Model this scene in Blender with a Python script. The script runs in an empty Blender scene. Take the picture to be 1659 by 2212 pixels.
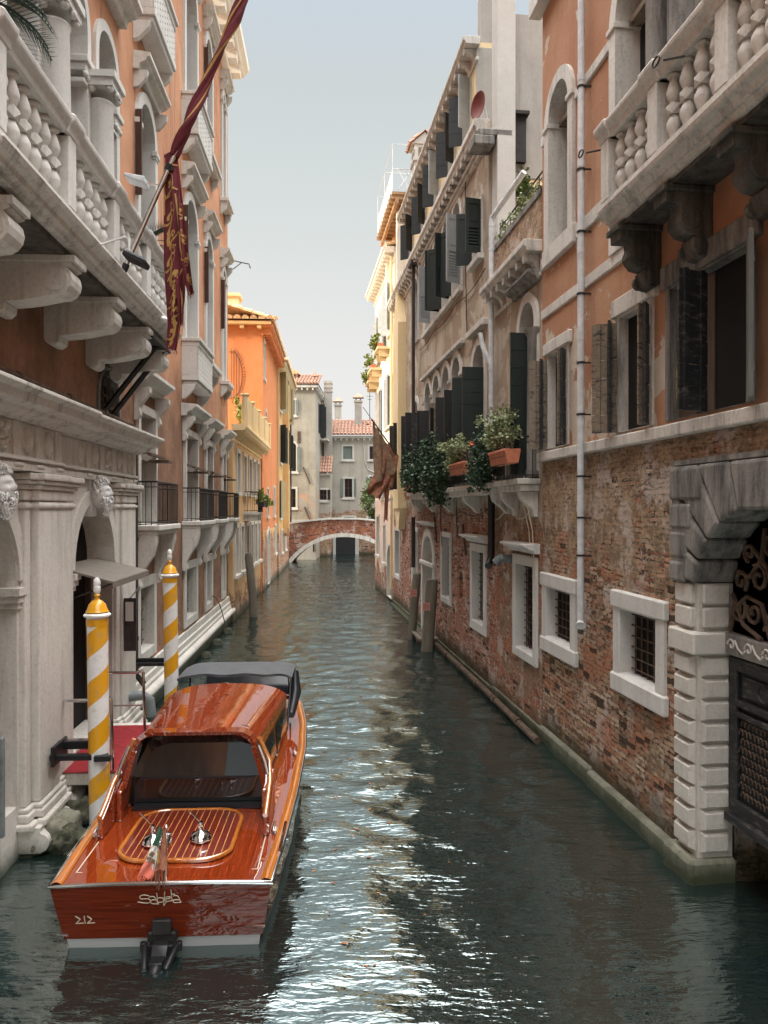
import bpy, bmesh, math, random
from mathutils import Vector, Matrix, noise
rnd = random.Random(7)
R = math.radians
scene = bpy.context.scene
COL = scene.collection
pi = math.pi
F0, U0, V0, CH = 1660., 829.5, 1098., 4.0        # focal length and principal point in pixels, eye height

# ---------------------------------------------------------------- frames
class Fr:
    """A facade line: abstract coordinates (Y = distance down the canal, p = outward from the wall, z)."""
    def __init__(s, X0, slope, side):
        c = math.hypot(1, slope)
        if side == 'R':
            s.k = c; s.x = Vector((slope, 1)) / c
        elif side == 'L':
            s.k = -c; s.x = Vector((-slope, -1)) / c
        else:                                   # world / free frame: slope is the heading angle
            s.k = 1; s.x = Vector((math.cos(slope), math.sin(slope)))
        s.n = Vector((-s.x.y, s.x.x)); s.O = Vector(X0) if isinstance(X0, tuple) else Vector((X0, 0))
        s.ang = math.atan2(s.x.y, s.x.x)
    def w(s, Y, p, z):
        q = s.O + s.x * (s.k * Y) + s.n * p
        return Vector((q.x, q.y, z))
FR = Fr(4.351, -.1214, 'R')
FL = Fr(-3.53, -.063, 'L')
FW = Fr(0, 0, 'W')

class T:
    """A top-level thing (an Empty at its base) or a handle on one."""
    def __init__(s, name, label, cat, fr, Y=0, p=0, z=0, group=None, kind=None, single=False):
        s.fr = fr; s.o = Vector((fr.k * Y, p, z)); s.meta = (label, cat, group, kind); s.single = single
        s.name = name; s.base = (Y, p, z)
        if not single:
            s.ob = bpy.data.objects.new(name, None); COL.objects.link(s.ob)
            s.ob.empty_display_size = .2
            s.place(s.ob); tag(s.ob, *s.meta)
    def place(s, ob):
        ob.location = s.fr.w(*s.base); ob.rotation_euler = (0, 0, s.fr.ang)
def tag(o, label=None, cat=None, group=None, kind=None):
    if label: o['label'] = label
    if cat: o['category'] = cat
    if group: o['group'] = group
    if kind: o['kind'] = kind

class MB:
    def __init__(s): s.v = []; s.f = []; s.m = None; s.cuts = []
    def cut(s):
        """start the next separate piece: build() makes one object of each"""
        if s.v and (not s.cuts or s.cuts[-1] != (len(s.v), len(s.f))): s.cuts.append((len(s.v), len(s.f)))
    def p(s, a, b, c):
        q = Vector((a, b, c))
        if s.m is not None: q = s.m @ q
        s.v.append(q); return len(s.v) - 1
    def face(s, pts): s.f.append([s.p(*q) for q in pts])
    def box(s, a0, a1, b0, b1, c0, c1):
        i = len(s.v)
        for c in (c0, c1):
            for b in (b0, b1):
                for a in (a0, a1): s.p(a, b, c)
        for f in ((0,2,3,1),(4,5,7,6),(0,1,5,4),(2,6,7,3),(0,4,6,2),(1,3,7,5)): s.f.append([i + j for j in f])
        return s
    def prism(s, poly, ax, lo, hi):
        def q(u, w, h): return {'Y': (h, u, w), 'p': (u, h, w), 'z': (u, w, h)}[ax]
        i = len(s.v); n = len(poly)
        for h in (lo, hi):
            for u, w in poly: s.p(*q(u, w, h))
        s.f.append([i + j for j in range(n)]); s.f.append([i + n + j for j in range(n)][::-1])
        for j in range(n): s.f.append([i + j, i + (j + 1) % n, i + n + (j + 1) % n, i + n + j])
        return s
    def tube(s, pts, r, n=8, closed=False, cap=True):
        pts = [Vector(q) for q in pts]; m = len(pts); i0 = len(s.v)
        rs = r if isinstance(r, (list, tuple)) else [r] * m
        up = None
        for j, q in enumerate(pts):
            if closed: d = pts[(j + 1) % m] - pts[j - 1]
            else: d = pts[min(j + 1, m - 1)] - pts[max(j - 1, 0)]
            if d.length < 1e-9: d = Vector((0, 0, 1))
            d.normalize()
            if up is None: up = Vector((0, 0, 1)) if abs(d.z) < .9 else Vector((1, 0, 0))
            a = (up - d * up.dot(d)).normalized(); b = d.cross(a); up = a
            for k in range(n):
                t = 2 * pi * k / n; w = q + (a * math.cos(t) + b * math.sin(t)) * rs[j]
                s.p(*w)
        for j in range(m if closed else m - 1):
            for k in range(n):
                A = i0 + j * n; B = i0 + ((j + 1) % m) * n
                s.f.append([A + k, A + (k + 1) % n, B + (k + 1) % n, B + k])
        if cap and not closed:
            s.f.append([i0 + k for k in range(n)][::-1]); s.f.append([i0 + (m - 1) * n + k for k in range(n)])
        return s
    def lathe(s, c, prof, n=12, sq=False):
        i0 = len(s.v); m = len(prof)
        for r, z in prof:
            for k in range(n):
                t = 2 * pi * (k + .5) / n
                s.p(c[0] + r * math.cos(t), c[1] + r * math.sin(t), c[2] + z)
        for j in range(m - 1):
            for k in range(n):
                A = i0 + j * n; B = A + n
                s.f.append([A + k, A + (k + 1) % n, B + (k + 1) % n, B + k])
        s.f.append([i0 + k for k in range(n)][::-1]); s.f.append([i0 + (m - 1) * n + k for k in range(n)])
        return s
    def ball(s, c, r, n=8, m=6):
        r = (r, r, r) if not isinstance(r, (tuple, list)) else r
        i0 = len(s.v)
        for j in range(1, m):
            a = pi * j / m
            for k in range(n):
                t = 2 * pi * k / n
                s.p(c[0] + r[0] * math.sin(a) * math.cos(t), c[1] + r[1] * math.sin(a) * math.sin(t), c[2] + r[2] * math.cos(a))
        A = s.p(c[0], c[1], c[2] + r[2]); B = s.p(c[0], c[1], c[2] - r[2])
        for j in range(m - 2):
            for k in range(n):
                a = i0 + j * n; b = a + n
                s.f.append([a + k, b + k, b + (k + 1) % n, a + (k + 1) % n])
        for k in range(n):
            s.f.append([A, i0 + k, i0 + (k + 1) % n]); l = i0 + (m - 2) * n
            s.f.append([B, l + (k + 1) % n, l + k])
        return s
    def grid(s, fn, nu, nv, closeu=False):
        i0 = len(s.v)
        for j in range(nv + 1):
            for i in range(nu + (0 if closeu else 1)): s.p(*fn(i / nu, j / nv))
        w = nu + (0 if closeu else 1)
        for j in range(nv):
            for i in range(nu):
                a = i0 + j * w + i; b = i0 + j * w + (i + 1) % w
                s.f.append([a, b, b + w, a + w])
        return s
    def ring(s, outer, inner, p0, p1, pin=None):
        """stone surround: outer/inner outlines (Y,z) with the same count; front at p1, outer back at p0, inner back at pin"""
        n = len(outer); i = len(s.v); pin = p0 if pin is None else pin
        for q in outer: s.p(q[0], p1, q[1])
        for q in inner: s.p(q[0], p1, q[1])
        for q in outer: s.p(q[0], p0, q[1])
        for q in inner: s.p(q[0], pin, q[1])
        for j in range(n):
            k = (j + 1) % n
            s.f.append([i + j, i + k, i + n + k, i + n + j])
            s.f.append([i + 2*n + j, i + 2*n + k, i + k, i + j])
            s.f.append([i + n + j, i + n + k, i + 3*n + k, i + 3*n + j])
        return s
    def build(s, name, mat, parent, t, smooth=None, bevel=0, seg=1, at=None, recalc=True, label=None):
        """parent None: the mesh is the thing itself (t.single)"""
        if s.cuts:
            cs = [(0, 0)] + [c for c in s.cuts if c[0] < len(s.v)] + [(len(s.v), len(s.f))]; first = None
            for (v0, f0), (v1, f1) in zip(cs, cs[1:]):
                b = MB(); b.v = s.v[v0:v1]; b.f = [[i - v0 for i in f] for f in s.f[f0:f1]]
                o = b.build(name, mat, parent, t, smooth, bevel, seg, at, recalc, label); first = first or o
            return first
        org = Vector((t.fr.k * at[0], at[1], at[2])) if at else t.o
        k = t.fr.k
        co = [(k * q.x - org.x, q.y - org.y, q.z - org.z) for q in s.v]
        me = bpy.data.meshes.new(name); me.from_pydata(co, [], s.f)
        if recalc or k < 0:
            bm = bmesh.new(); bm.from_mesh(me)
            if recalc: bmesh.ops.recalc_face_normals(bm, faces=bm.faces)
            else: bmesh.ops.reverse_faces(bm, faces=bm.faces)
            bm.to_mesh(me); bm.free()
        for m_ in (mat if isinstance(mat, (list, tuple)) else [mat]): me.materials.append(m_)
        if smooth is not None:
            me.shade_smooth()
            if smooth < 179: me.set_sharp_from_angle(angle=R(smooth))
        o = bpy.data.objects.new(name, me); COL.objects.link(o)
        if bevel:
            b = o.modifiers.new('b', 'BEVEL'); b.width = bevel; b.segments = seg; b.limit_method = 'ANGLE'; b.angle_limit = R(35)
        if parent is None:
            t.place(o); tag(o, *t.meta); t.ob = o
        else:
            o.parent = parent
            if at: o.location = org - t.o
        if label: o['label'] = label
        return o
def dup(src, parent, loc, label=None):
    o = src.copy(); COL.objects.link(o); o.parent = parent; o.location = loc
    if label: o['label'] = label
    return o
def copy_tree(src, loc, rz=None, label=None, parent=None):
    o = src.copy(); COL.objects.link(o)
    if parent is None:
        o.location = loc
        if rz is not None: o.rotation_euler = (0, 0, rz)
        if label: o['label'] = label
    else: o.parent = parent
    for ch in list(src.children): copy_tree(ch, None, parent=o)
    return o

# ---------------------------------------------------------------- materials
class G:
    def __init__(s, name, rough=.8, spec=.35):
        s.m = bpy.data.materials.new(name); s.m.use_nodes = True; s.t = s.m.node_tree
        s.b = s.t.nodes['Principled BSDF']; s.b.inputs['Roughness'].default_value = rough
        s.b.inputs['Specular IOR Level'].default_value = spec
        s.co = s.t.nodes.new('ShaderNodeTexCoord').outputs['Object']
    def set(s, inp, val, to=None):
        i = (to or s.b).inputs[inp]
        if hasattr(val, 'links'): s.t.links.new(val, i)
        elif isinstance(val, (tuple, list)) and len(val) == 3 and i.type == 'RGBA': i.default_value = (*val, 1)
        else: i.default_value = val
        return s
    def n(s, typ, ins=None, **kw):
        nd = s.t.nodes.new('ShaderNode' + typ)
        for k, v in kw.items(): setattr(nd, k, v)
        for k, v in (ins or {}).items(): s.set(k, v, nd)
        return nd
    def map(s, scale=(1, 1, 1), loc=(0, 0, 0), vec=None, rot=(0, 0, 0)):
        return s.n('Mapping', {'Vector': vec or s.co, 'Scale': scale, 'Location': loc, 'Rotation': rot}).outputs[0]
    def noise(s, scale, detail=4, rough=.6, vec=None, dist=0):
        return s.n('TexNoise', {'Vector': vec or s.co, 'Scale': scale, 'Detail': detail, 'Roughness': rough, 'Distortion': dist}).outputs['Fac']
    def rmp(s, fac, a, b, lo=0., hi=1.):
        return s.n('MapRange', {'Value': fac, 'From Min': a, 'From Max': b, 'To Min': lo, 'To Max': hi}).outputs[0]
    def mix(s, fac, a, b, blend='MIX'):
        nd = s.n('Mix', data_type='RGBA', blend_type=blend)
        s.set(0, fac, nd); s.set(6, a, nd); s.set(7, b, nd)
        return nd.outputs[2]
    def math(s, op, a, b=0.):
        nd = s.n('Math', operation=op); s.set(0, a, nd); s.set(1, b, nd); return nd.outputs[0]
    def sep(s): return s.n('SeparateXYZ', {'Vector': s.co}).outputs
    def bump(s, h, st=.5, d=.02, nrm=None):
        ins = {'Height': h, 'Strength': st, 'Distance': d}
        if nrm: ins['Normal'] = nrm
        o = s.n('Bump', ins).outputs[0]; s.set('Normal', o); return o
    def wallvec(s, warp=.03, wscale=4):
        x, y, z = s.sep()[:3]
        h = s.math('ADD', x, y)
        nz = s.n('TexNoise', {'Vector': s.co, 'Scale': wscale, 'Detail': 2}).outputs['Color']
        sp = s.n('SeparateXYZ', {'Vector': nz}).outputs
        hx = s.math('ADD', h, s.math('MULTIPLY', s.math('SUBTRACT', sp[0], .5), warp))
        hz = s.math('ADD', z, s.math('MULTIPLY', s.math('SUBTRACT', sp[1], .5), warp))
        return s.n('CombineXYZ', {'X': hx, 'Y': hz, 'Z': 0.}).outputs[0]
def plain(name, col, rough=.6, metal=0., spec=.4, coat=0., var=0.):
    g = G(name, rough, spec); g.set('Metallic', metal); g.set('Coat Weight', coat)
    if var:
        f = g.noise(9, 5)
        g.set('Base Color', g.mix(g.rmp(f, .35, .65), [c * (1 - var) for c in col], [min(1, c * (1 + var)) for c in col]))
        g.bump(g.noise(60, 3), .15, .005)
    else: g.set('Base Color', col)
    return g.m
def brickcol(g, c1, c2, mort, tan, w=.25, h=.066, warp=.035, tanlo=.48, tanhi=.6, seed=0):
    v = g.wallvec(warp, 5)
    rag = g.noise(9, 5, .7, g.map((1, 1, 1), (seed, 1, 1)))
    mc = g.mix(g.rmp(rag, .42, .58), (.045, .03, .024), mort)  # joints darkened in patches: recess shade painted into the mortar
    bt = g.n('TexBrick', {'Vector': v, 'Color1': c1, 'Color2': c2, 'Mortar': mc, 'Scale': 1., 'Mortar Size': .011,
                          'Mortar Smooth': .3, 'Bias': 0., 'Brick Width': w, 'Row Height': h})
    sc_ = g.n('VectorMath', {0: v, 1: (1 / w, 1 / h, 1)}, operation='MULTIPLY').outputs[0]
    wn = g.n('TexWhiteNoise', {'Vector': g.n('VectorMath', {0: sc_}, operation='FLOOR').outputs[0]}, noise_dimensions='2D').outputs[0]
    wb = g.n('TexWhiteNoise', {'Vector': g.n('VectorMath', {0: g.n('VectorMath', {0: sc_}, operation='FLOOR').outputs[0], 1: (7.3, 3.1, 0)}, operation='ADD').outputs[0]}, noise_dimensions='2D').outputs[0]
    face = g.math('SUBTRACT', 1., bt.outputs['Fac'])
    col = bt.outputs['Color']
    col = g.mix(g.math('MULTIPLY', face, g.rmp(wn, .62, .95, 0, .8)), col, [x * .28 for x in c1])            # burnt bricks
    col = g.mix(g.math('MULTIPLY', face, g.rmp(wn, .34, .05, 0, .8)), col, [min(1, x * 1.15) for x in tan])    # pale bricks
    zz = g.sep()[2]
    big = g.noise(.42, 7, .62, g.map((1, 1, 1), (seed, 3.1, 0)))
    mid = g.noise(1.9, 7, .7, g.map((1, 1, 1.4), (seed + 3, 3.1, 0)))
    pat = g.math('ADD', g.math('MULTIPLY', big, .45), g.math('MULTIPLY', mid, .55))
    pat = g.math('ADD', pat, g.rmp(zz, 2.6, 4.4, -.03, .085))
    sm = g.rmp(pat, tanlo, tanlo + .022, 0, .88)                                  # render left over the bricks, ragged edge
    lime = g.mix(g.rmp(g.noise(4, 7, .75), .4, .6), [x * .5 for x in tan], [min(1, x * 1.1) for x in tan])
    col = g.mix(sm, col, g.mix(.35, lime, bt.outputs['Color'], 'MULTIPLY'))
    salt = g.noise(1.3, 8, .74, g.map((1, 1, .8), (seed + 9, 0, 4)))
    col = g.mix(g.rmp(salt, .525, .57, 0, .65), col, (.54, .46, .41))
    hot = g.noise(.9, 6, .66, g.map((1, 1, 1.5), (seed + 20, 0, 0)))
    hm = g.math('MULTIPLY', g.rmp(hot, .51, .57, 0, .6), g.math('SUBTRACT', 1., sm))
    col = g.mix(hm, col, g.mix(g.rmp(wn, 0, 1), (.26, .075, .035), (.54, .22, .11)))
    pit = g.noise(7, 7, .78, g.map((1, 1, 2.6), (seed, 5, 5)))
    pm = g.math('MULTIPLY', g.rmp(pit, .45, .38, 0, .9), g.rmp(sm, 0, .8, 1, .35))
    gone = g.math('MULTIPLY', g.math('LESS_THAN', wb, .05), g.rmp(sm, 0, .4, 1., 0))
    col = g.mix(g.math('MAXIMUM', pm, g.math('MULTIPLY', gone, .85)), col, (.030, .019, .014))  # pits and missing bricks: cavity shade painted near-black
    hgt = g.math('MULTIPLY', bt.outputs['Fac'], g.rmp(sm, 0, .8, -1.2, -.15))
    hgt = g.math('ADD', hgt, g.math('MULTIPLY', g.math('MULTIPLY', wn, face), g.rmp(sm, 0, .8, .9, .1)))
    hgt = g.math('ADD', hgt, g.math('MULTIPLY', pm, -2.))
    hgt = g.math('ADD', hgt, g.math('MULTIPLY', gone, -2.))
    hgt = g.math('ADD', hgt, g.math('MULTIPLY', sm, 1.))
    hgt = g.math('ADD', hgt, g.math('MULTIPLY', g.noise(16, 5, .7), 1.))
    return col, hgt
def brick(name, c1, c2, mort=(.26, .21, .17), tan=(.33, .22, .13), moss=.5, warp=.035, tanlo=.48, tanhi=.6, seed=0, st=1.):
    g = G(name, .92, .2)
    col, hgt = brickcol(g, c1, c2, mort, tan, warp=warp, tanlo=tanlo, tanhi=tanhi, seed=seed)
    z = g.sep()[2]
    zz = g.math('ADD', z, g.math('MULTIPLY', g.noise(2, 5), .5))
    col = g.mix(g.rmp(zz, moss + .0, moss + .35, .9, 0), col, (.055, .05, .025))
    g.set('Base Color', col); g.bump(hgt, st, .03)
    return g.m
def stucco(name, c1, c2, dark=(.16, .1, .07), streak=.5, peel=None, peelth=.58, brk=None, brkz=1.2, bst=.35, peelz=None, low=None, xb=None):
    g = G(name, .9, .2)
    big = g.noise(.7, 7, .65)
    col = g.mix(g.rmp(big, .35, .65), c1, c2)
    col = g.mix(g.rmp(g.noise(18, 6, .75), .3, .7, 0, .22), col, dark)
    if low:                                        # grimy brown lower coat, with the shade under the balcony painted in
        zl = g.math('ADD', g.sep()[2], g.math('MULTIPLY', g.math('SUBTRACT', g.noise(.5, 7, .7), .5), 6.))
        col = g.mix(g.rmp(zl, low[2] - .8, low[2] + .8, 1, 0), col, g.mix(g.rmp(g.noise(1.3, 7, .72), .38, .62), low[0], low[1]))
    st = g.noise(1.6, 6, .7, g.map((1.8, 1.8, .16)))
    col = g.mix(g.rmp(st, .52, .72, 0, streak), col, dark)
    h = g.math('MULTIPLY', g.noise(25, 6, .7), .3)
    h = g.math('ADD', h, g.math('MULTIPLY', g.noise(3, 5), .8))
    if peel:
        pn = g.noise(1.15, 8, .62, g.map((1, 1, 1.1), (4, 7, 2)), .3)
        if peelz is not None:
            pn = g.math('ADD', pn, g.rmp(g.sep()[2], peelz - 2.5, peelz + .5, .05, -.12))
            if xb: pn = g.math('ADD', pn, g.rmp(g.sep()[0], xb[0], xb[1], -.05, .045))
        pm = g.rmp(pn, peelth, peelth + .012)
        pc = g.mix(g.noise(5, 5), [c * .75 for c in peel], peel)
        col = g.mix(pm, col, pc); h = g.math('ADD', h, g.math('MULTIPLY', pm, -.8))
    if brk:
        bc, bh = brickcol(g, *brk)
        zz = g.math('ADD', g.sep()[2], g.math('MULTIPLY', g.math('SUBTRACT', g.noise(.9, 7, .7), .5), 3.5))
        bm_ = g.rmp(zz, brkz, brkz + .06, 1, 0)
        col = g.mix(bm_, col, bc)
        hm = g.n('Mix', data_type='FLOAT'); g.set(0, bm_, hm); g.set(2, h, hm); g.set(3, g.math('SUBTRACT', bh, 1.), hm)
        h = hm.outputs[0]
        z2 = g.math('ADD', g.sep()[2], g.math('MULTIPLY', g.noise(2, 5), .5))
        col = g.mix(g.rmp(z2, .35, .7, .9, 0), col, (.06, .055, .03))
    g.set('Base Color', col); g.bump(h, bst, .03)
    return g.m
def stone(name, col=(.52, .49, .44), dirt=(.13, .125, .12), amt=.6, moss=None, rough=.75, bst=.35, lo=.5, hi=.68):
    g = G(name, rough, .3)
    c = g.mix(g.rmp(g.noise(1.2, 6), .3, .7), [x * .86 for x in col], col)
    st = g.noise(2.2, 7, .72, g.map((2.2, 2.2, .28), (2, 5, 0)))
    c = g.mix(g.rmp(st, lo, hi, 0, amt), c, dirt)
    c = g.mix(g.rmp(g.noise(22, 6, .75), .32, .5, .35, 0), c, dirt)
    if moss is not None:
        zz = g.math('ADD', g.sep()[2], g.math('MULTIPLY', g.noise(3, 5), .35))
        c = g.mix(g.rmp(zz, moss, moss + .25, .95, 0), c, (.035, .042, .018))
    g.set('Base Color', c)
    g.bump(g.math('ADD', g.noise(30, 5, .7), g.math('MULTIPLY', g.noise(5, 4), 1.2)), bst, .012)
    return g.m
def wood(name, c1, c2, axis='z', rough=.7, coat=0., sc=1., peel=None):
    g = G(name, rough, .4); s = {'z': (14, 14, 1.1), 'y': (14, 1.1, 14), 'x': (1.1, 14, 14)}[axis]
    gr = g.noise(1.6 * sc, 7, .7, g.map(s), .4)
    c = g.mix(g.rmp(gr, .3, .7), c1, c2)
    c = g.mix(g.rmp(g.noise(.9, 4), .35, .7, 0, .35), c, [x * .45 for x in c1])
    if peel:
        pn = g.noise(4.5, 8, .8, g.map((1.2, 1.2, 4) if axis != 'z' else (4, 4, 1.2)))
        c = g.mix(g.rmp(pn, .54, .58), c, peel)
    g.set('Base Color', c)
    if coat: g.set('Coat Weight', coat); g.set('Coat Roughness', .015); g.set('Coat IOR', 1.6)
    else: g.bump(gr, .5, .01)
    return g.m

m = {}
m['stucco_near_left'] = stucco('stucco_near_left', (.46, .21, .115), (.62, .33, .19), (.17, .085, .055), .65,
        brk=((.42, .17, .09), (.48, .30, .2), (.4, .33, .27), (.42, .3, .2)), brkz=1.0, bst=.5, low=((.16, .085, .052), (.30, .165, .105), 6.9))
m['stucco_near_right'] = stucco('stucco_near_right', (.36, .165, .09), (.46, .265, .16), (.24, .12, .08), .6, peel=(.58, .49, .39), peelth=.53, bst=.6, peelz=8.0, xb=(6.5, 9.8))
m['brick_near'] = brick('brick_near', (.44, .19, .105), (.45, .31, .21), mort=(.42, .33, .24), tan=(.52, .39, .26), tanlo=.505, tanhi=.56, warp=.05, seed=2, st=1.)
m['brick_far'] = brick('brick_far', (.45, .16, .10), (.42, .23, .17), mort=(.42, .32, .26), tan=(.54, .38, .29), tanlo=.545, tanhi=.62, warp=.02, seed=5, st=.9)
m['brick_bridge'] = brick('brick_bridge', (.36, .12, .07), (.26, .1, .07), tan=(.3, .14, .09), tanlo=.5, tanhi=.8, warp=.01, moss=-2, st=.5)
m['plaster_tan'] = stucco('plaster_tan', (.40, .33, .255), (.53, .455, .365), (.16, .13, .10), .75, peel=(.36, .275, .20), peelth=.50,
        brk=((.46, .15, .08), (.36, .15, .1), (.4, .34, .28), (.42, .30, .2)), brkz=3.9, bst=.7)
m['plaster_yellow'] = stucco('plaster_yellow', (.72, .55, .30), (.78, .63, .40), (.4, .3, .2), .3)
m['plaster_cream'] = stucco('plaster_cream', (.88, .83, .72), (.92, .89, .81), (.5, .4, .3), .25)
m['attic_grey'] = stucco('attic_grey', (.36, .34, .31), (.45, .42, .38), (.2, .19, .18), .4)
m['plaster_pink'] = stucco('plaster_pink', (.74, .56, .46), (.80, .66, .54), (.4, .28, .22), .3,
        brk=((.42, .17, .1), (.36, .2, .15), (.4, .33, .27), (.45, .32, .24)), brkz=1.1)
m['plaster_grey'] = stucco('plaster_grey', (.33, .31, .28), (.42, .39, .35), (.16, .15, .14), .5)
m['plaster_white'] = stucco('plaster_white', (.46, .44, .41), (.56, .54, .50), (.28, .27, .25), .5)
m['ochre'] = stucco('ochre', (.55, .35, .18), (.65, .46, .26), (.38, .22, .1), .4,
        brk=((.5, .2, .08), (.42, .22, .1), (.45, .35, .22), (.5, .33, .17)), brkz=.9)
m['orange'] = stucco('orange', (.60, .20, .075), (.66, .26, .105), (.34, .12, .06), .4)
m['orange_far'] = stucco('orange_far', (.58, .34, .14), (.66, .43, .2), (.4, .2, .1), .3,
        brk=((.45, .17, .08), (.4, .2, .1), (.45, .33, .22), (.5, .3, .17)), brkz=2.6)
m['far_grey'] = stucco('far_grey', (.30, .275, .225), (.42, .385, .32), (.2, .19, .17), .6, peel=(.5, .34, .24), peelth=.6, peelz=7.5)
m['far_cream'] = stucco('far_cream', (.38, .355, .305), (.50, .465, .39), (.24, .23, .21), .6,
        brk=((.45, .2, .12), (.4, .25, .18), (.45, .38, .3), (.5, .37, .25)), brkz=3.7)
m['stone'] = stone('istrian_stone', (.62, .585, .53), amt=.42)
m['stone_portico'] = stone('portico_stone', (.66, .62, .56), (.25, .22, .19), amt=.4, moss=.18)
m['stone_balcony'] = stone('balcony_stone', (.62, .58, .52), (.12, .115, .105), amt=.7)
m['stone_white'] = stone('white_stone', (.62, .60, .56), (.3, .29, .28), amt=.3)
m['stone_dark'] = stone('weathered_dark_stone', (.27, .255, .23), (.05, .048, .045), amt=.85, lo=.42, hi=.62, bst=.8)
m['stone_soffit'] = stone('dark_soffit_stone', (.13, .115, .095), (.03, .028, .025), amt=.9, lo=.38, hi=.6, bst=.8)  # darkest stone, for balcony undersides and the right-hand brackets
m['stone_rough'] = stone('rusticated_stone', (.60, .56, .50), (.3, .27, .24), amt=.35, moss=.12, bst=1.)
m['stone_plinth'] = stone('mossy_plinth', (.26, .25, .19), (.05, .05, .035), amt=.8, moss=.24, bst=.9)
m['marble_bust'] = stone('marble_bust', (.75, .74, .72), (.22, .21, .2), amt=.3, bst=.5)
m['metal_pipe'] = plain('painted_pipe', (.55, .56, .57), .5, var=.12)
m['pipe_dark'] = plain('dark_pipe', (.035, .028, .026), .5, var=.3)
m['pipe_grey'] = plain('grey_pipe', (.16, .18, .18), .5, var=.2)
m['iron'] = plain('wrought_iron', (.03, .027, .025), .6, .4, var=.3)
m['iron_rust'] = plain('rusty_iron', (.10, .065, .045), .8, .2, var=.4)
m['steel'] = plain('polished_steel', (.7, .7, .7), .18, 1.)
m['chrome'] = plain('chrome', (.85, .86, .87), .06, 1.)
m['black'] = plain('black_rubber', (.012, .012, .013), .45)
g = G('window_glass', .12, .5); g.set('Base Color', (.012, .014, .016)); g.bump(g.noise(2.5, 2), .1, .02); m['glass'] = g.m
g = G('pale_blind', .6, .5); g.set('Base Color', (.33, .33, .32)); m['blind'] = g.m
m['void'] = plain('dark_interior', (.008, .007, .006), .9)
m['shutter_green'] = wood('green_shutter', (.011, .018, .016), (.021, .030, .026), rough=.5)
m['shutter_dark'] = wood('black_shutter', (.013, .016, .017), (.028, .03, .03), rough=.55)
m['shutter_grey'] = wood('grey_shutter', (.11, .12, .11), (.18, .18, .16), rough=.6)
m['shutter_lit'] = wood('lit_grey_shutter', (.30, .32, .33), (.4, .42, .42), rough=.5)  # pale grey leaf with the light on it put into the colour
m['shutter_far'] = wood('faded_green_shutter', (.14, .18, .16), (.2, .23, .2), rough=.7)
m['shutter_olive'] = wood('olive_shutter', (.30, .24, .13), (.38, .31, .18), rough=.7)
m['wood_old'] = wood('weathered_shutter_wood', (.15, .115, .08), (.29, .225, .16), axis='x', rough=.85, peel=(.035, .036, .038))
m['wood_black'] = wood('tarred_shutter', (.012, .013, .015), (.035, .035, .036), axis='x', rough=.5, peel=(.09, .08, .07))
m['wood_yellow'] = wood('yellow_flaking_wood', (.34, .22, .08), (.45, .30, .12), axis='x', rough=.8, peel=(.03, .03, .03))
m['wood_brown'] = wood('brown_door', (.07, .045, .03), (.12, .08, .055), rough=.6)
m['wood_post'] = wood('mooring_post_wood', (.10, .085, .065), (.2, .165, .125), rough=.9)
m['sash'] = wood('brown_sash', (.05, .025, .02), (.09, .045, .035), rough=.5)
m['terracotta'] = plain('terracotta_pot', (.50, .17, .09), .8, var=.15)
m['tile'] = plain('roof_tile', (.33, .19, .135), .9, var=.45)
m['tile_lit'] = plain('sunlit_roof_tile', (.6, .38, .2), .9, var=.3)  # brighter copy of the roof tile, sunlight put into the colour
def leafm(name, a, b):
    g = G(name, .55, .3); r = g.n('ObjectInfo').outputs['Random']
    c = g.mix(g.rmp(g.noise(9, 3), .35, .65), a, b); g.set('Base Color', c)
    g.set('Transmission Weight', 0.); return g.m
m['leaf_dark'] = leafm('dark_leaves', (.012, .03, .015), (.05, .085, .04))
m['leaf_mid'] = leafm('mid_leaves', (.06, .11, .03), (.17, .21, .08))
m['leaf_pale'] = leafm('pale_leaves', (.13, .17, .07), (.30, .32, .17))
m['leaf_far'] = leafm('far_leaves', (.08, .12, .02), (.24, .26, .05))
m['palm'] = leafm('palm_leaves', (.012, .028, .018), (.035, .06, .035))
m['moss'] = plain('mossy_rock', (.055, .055, .035), .95, var=.7)
m['carpet'] = plain('red_carpet', (.22, .012, .016), .95, var=.2)
# varnished mahogany
def mahog(name, a, b, axis='y', ior=2.6, cw=1.):
    g = G(name, .6, .02); s = {'y': (34, 1.2, 34), 'x': (1.2, 34, 34)}[axis]
    gr = g.noise(1.5, 6, .6, g.map(s), .3)
    c = g.mix(g.rmp(gr, .3, .7), a, b)
    g.set('Base Color', c); g.set('Coat Weight', cw); g.set('Coat Roughness', .012); g.set('Coat IOR', ior)
    g.set('Coat Normal', g.n('Bump', {'Height': g.noise(2.2, 2), 'Strength': .12, 'Distance': .03}).outputs[0])
    return g.m
m['mahog'] = mahog('varnished_mahogany', (.15, .018, .004), (.30, .045, .008))
m['mahog_dark'] = mahog('dark_mahogany', (.07, .010, .004), (.19, .028, .009), 'x', 1.5, .5)
m['mahog_gold'] = mahog('golden_mahogany', (.34, .09, .012), (.55, .19, .03))
g = G('teak_hatch', .4, .5)
x = g.sep()[0]
fr = g.math('FRACT', g.math('MULTIPLY', x, 14.3)); ln = g.math('LESS_THAN', g.math('ABSOLUTE', g.math('SUBTRACT', fr, .5)), .055)
c = g.mix(ln, g.mix(g.rmp(g.noise(1.5, 6, .6, g.map((16, .7, 16))), .3, .7), (.10, .008, .005), (.2, .02, .008)), (.62, .30, .08))
g.set('Base Color', c); g.set('Coat Weight', 1.); g.set('Coat Roughness', .02); g.set('Coat IOR', 1.7); m['hatch'] = g.m
m['boat_white'] = plain('white_antifouling', (.42, .43, .43), .4)
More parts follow.
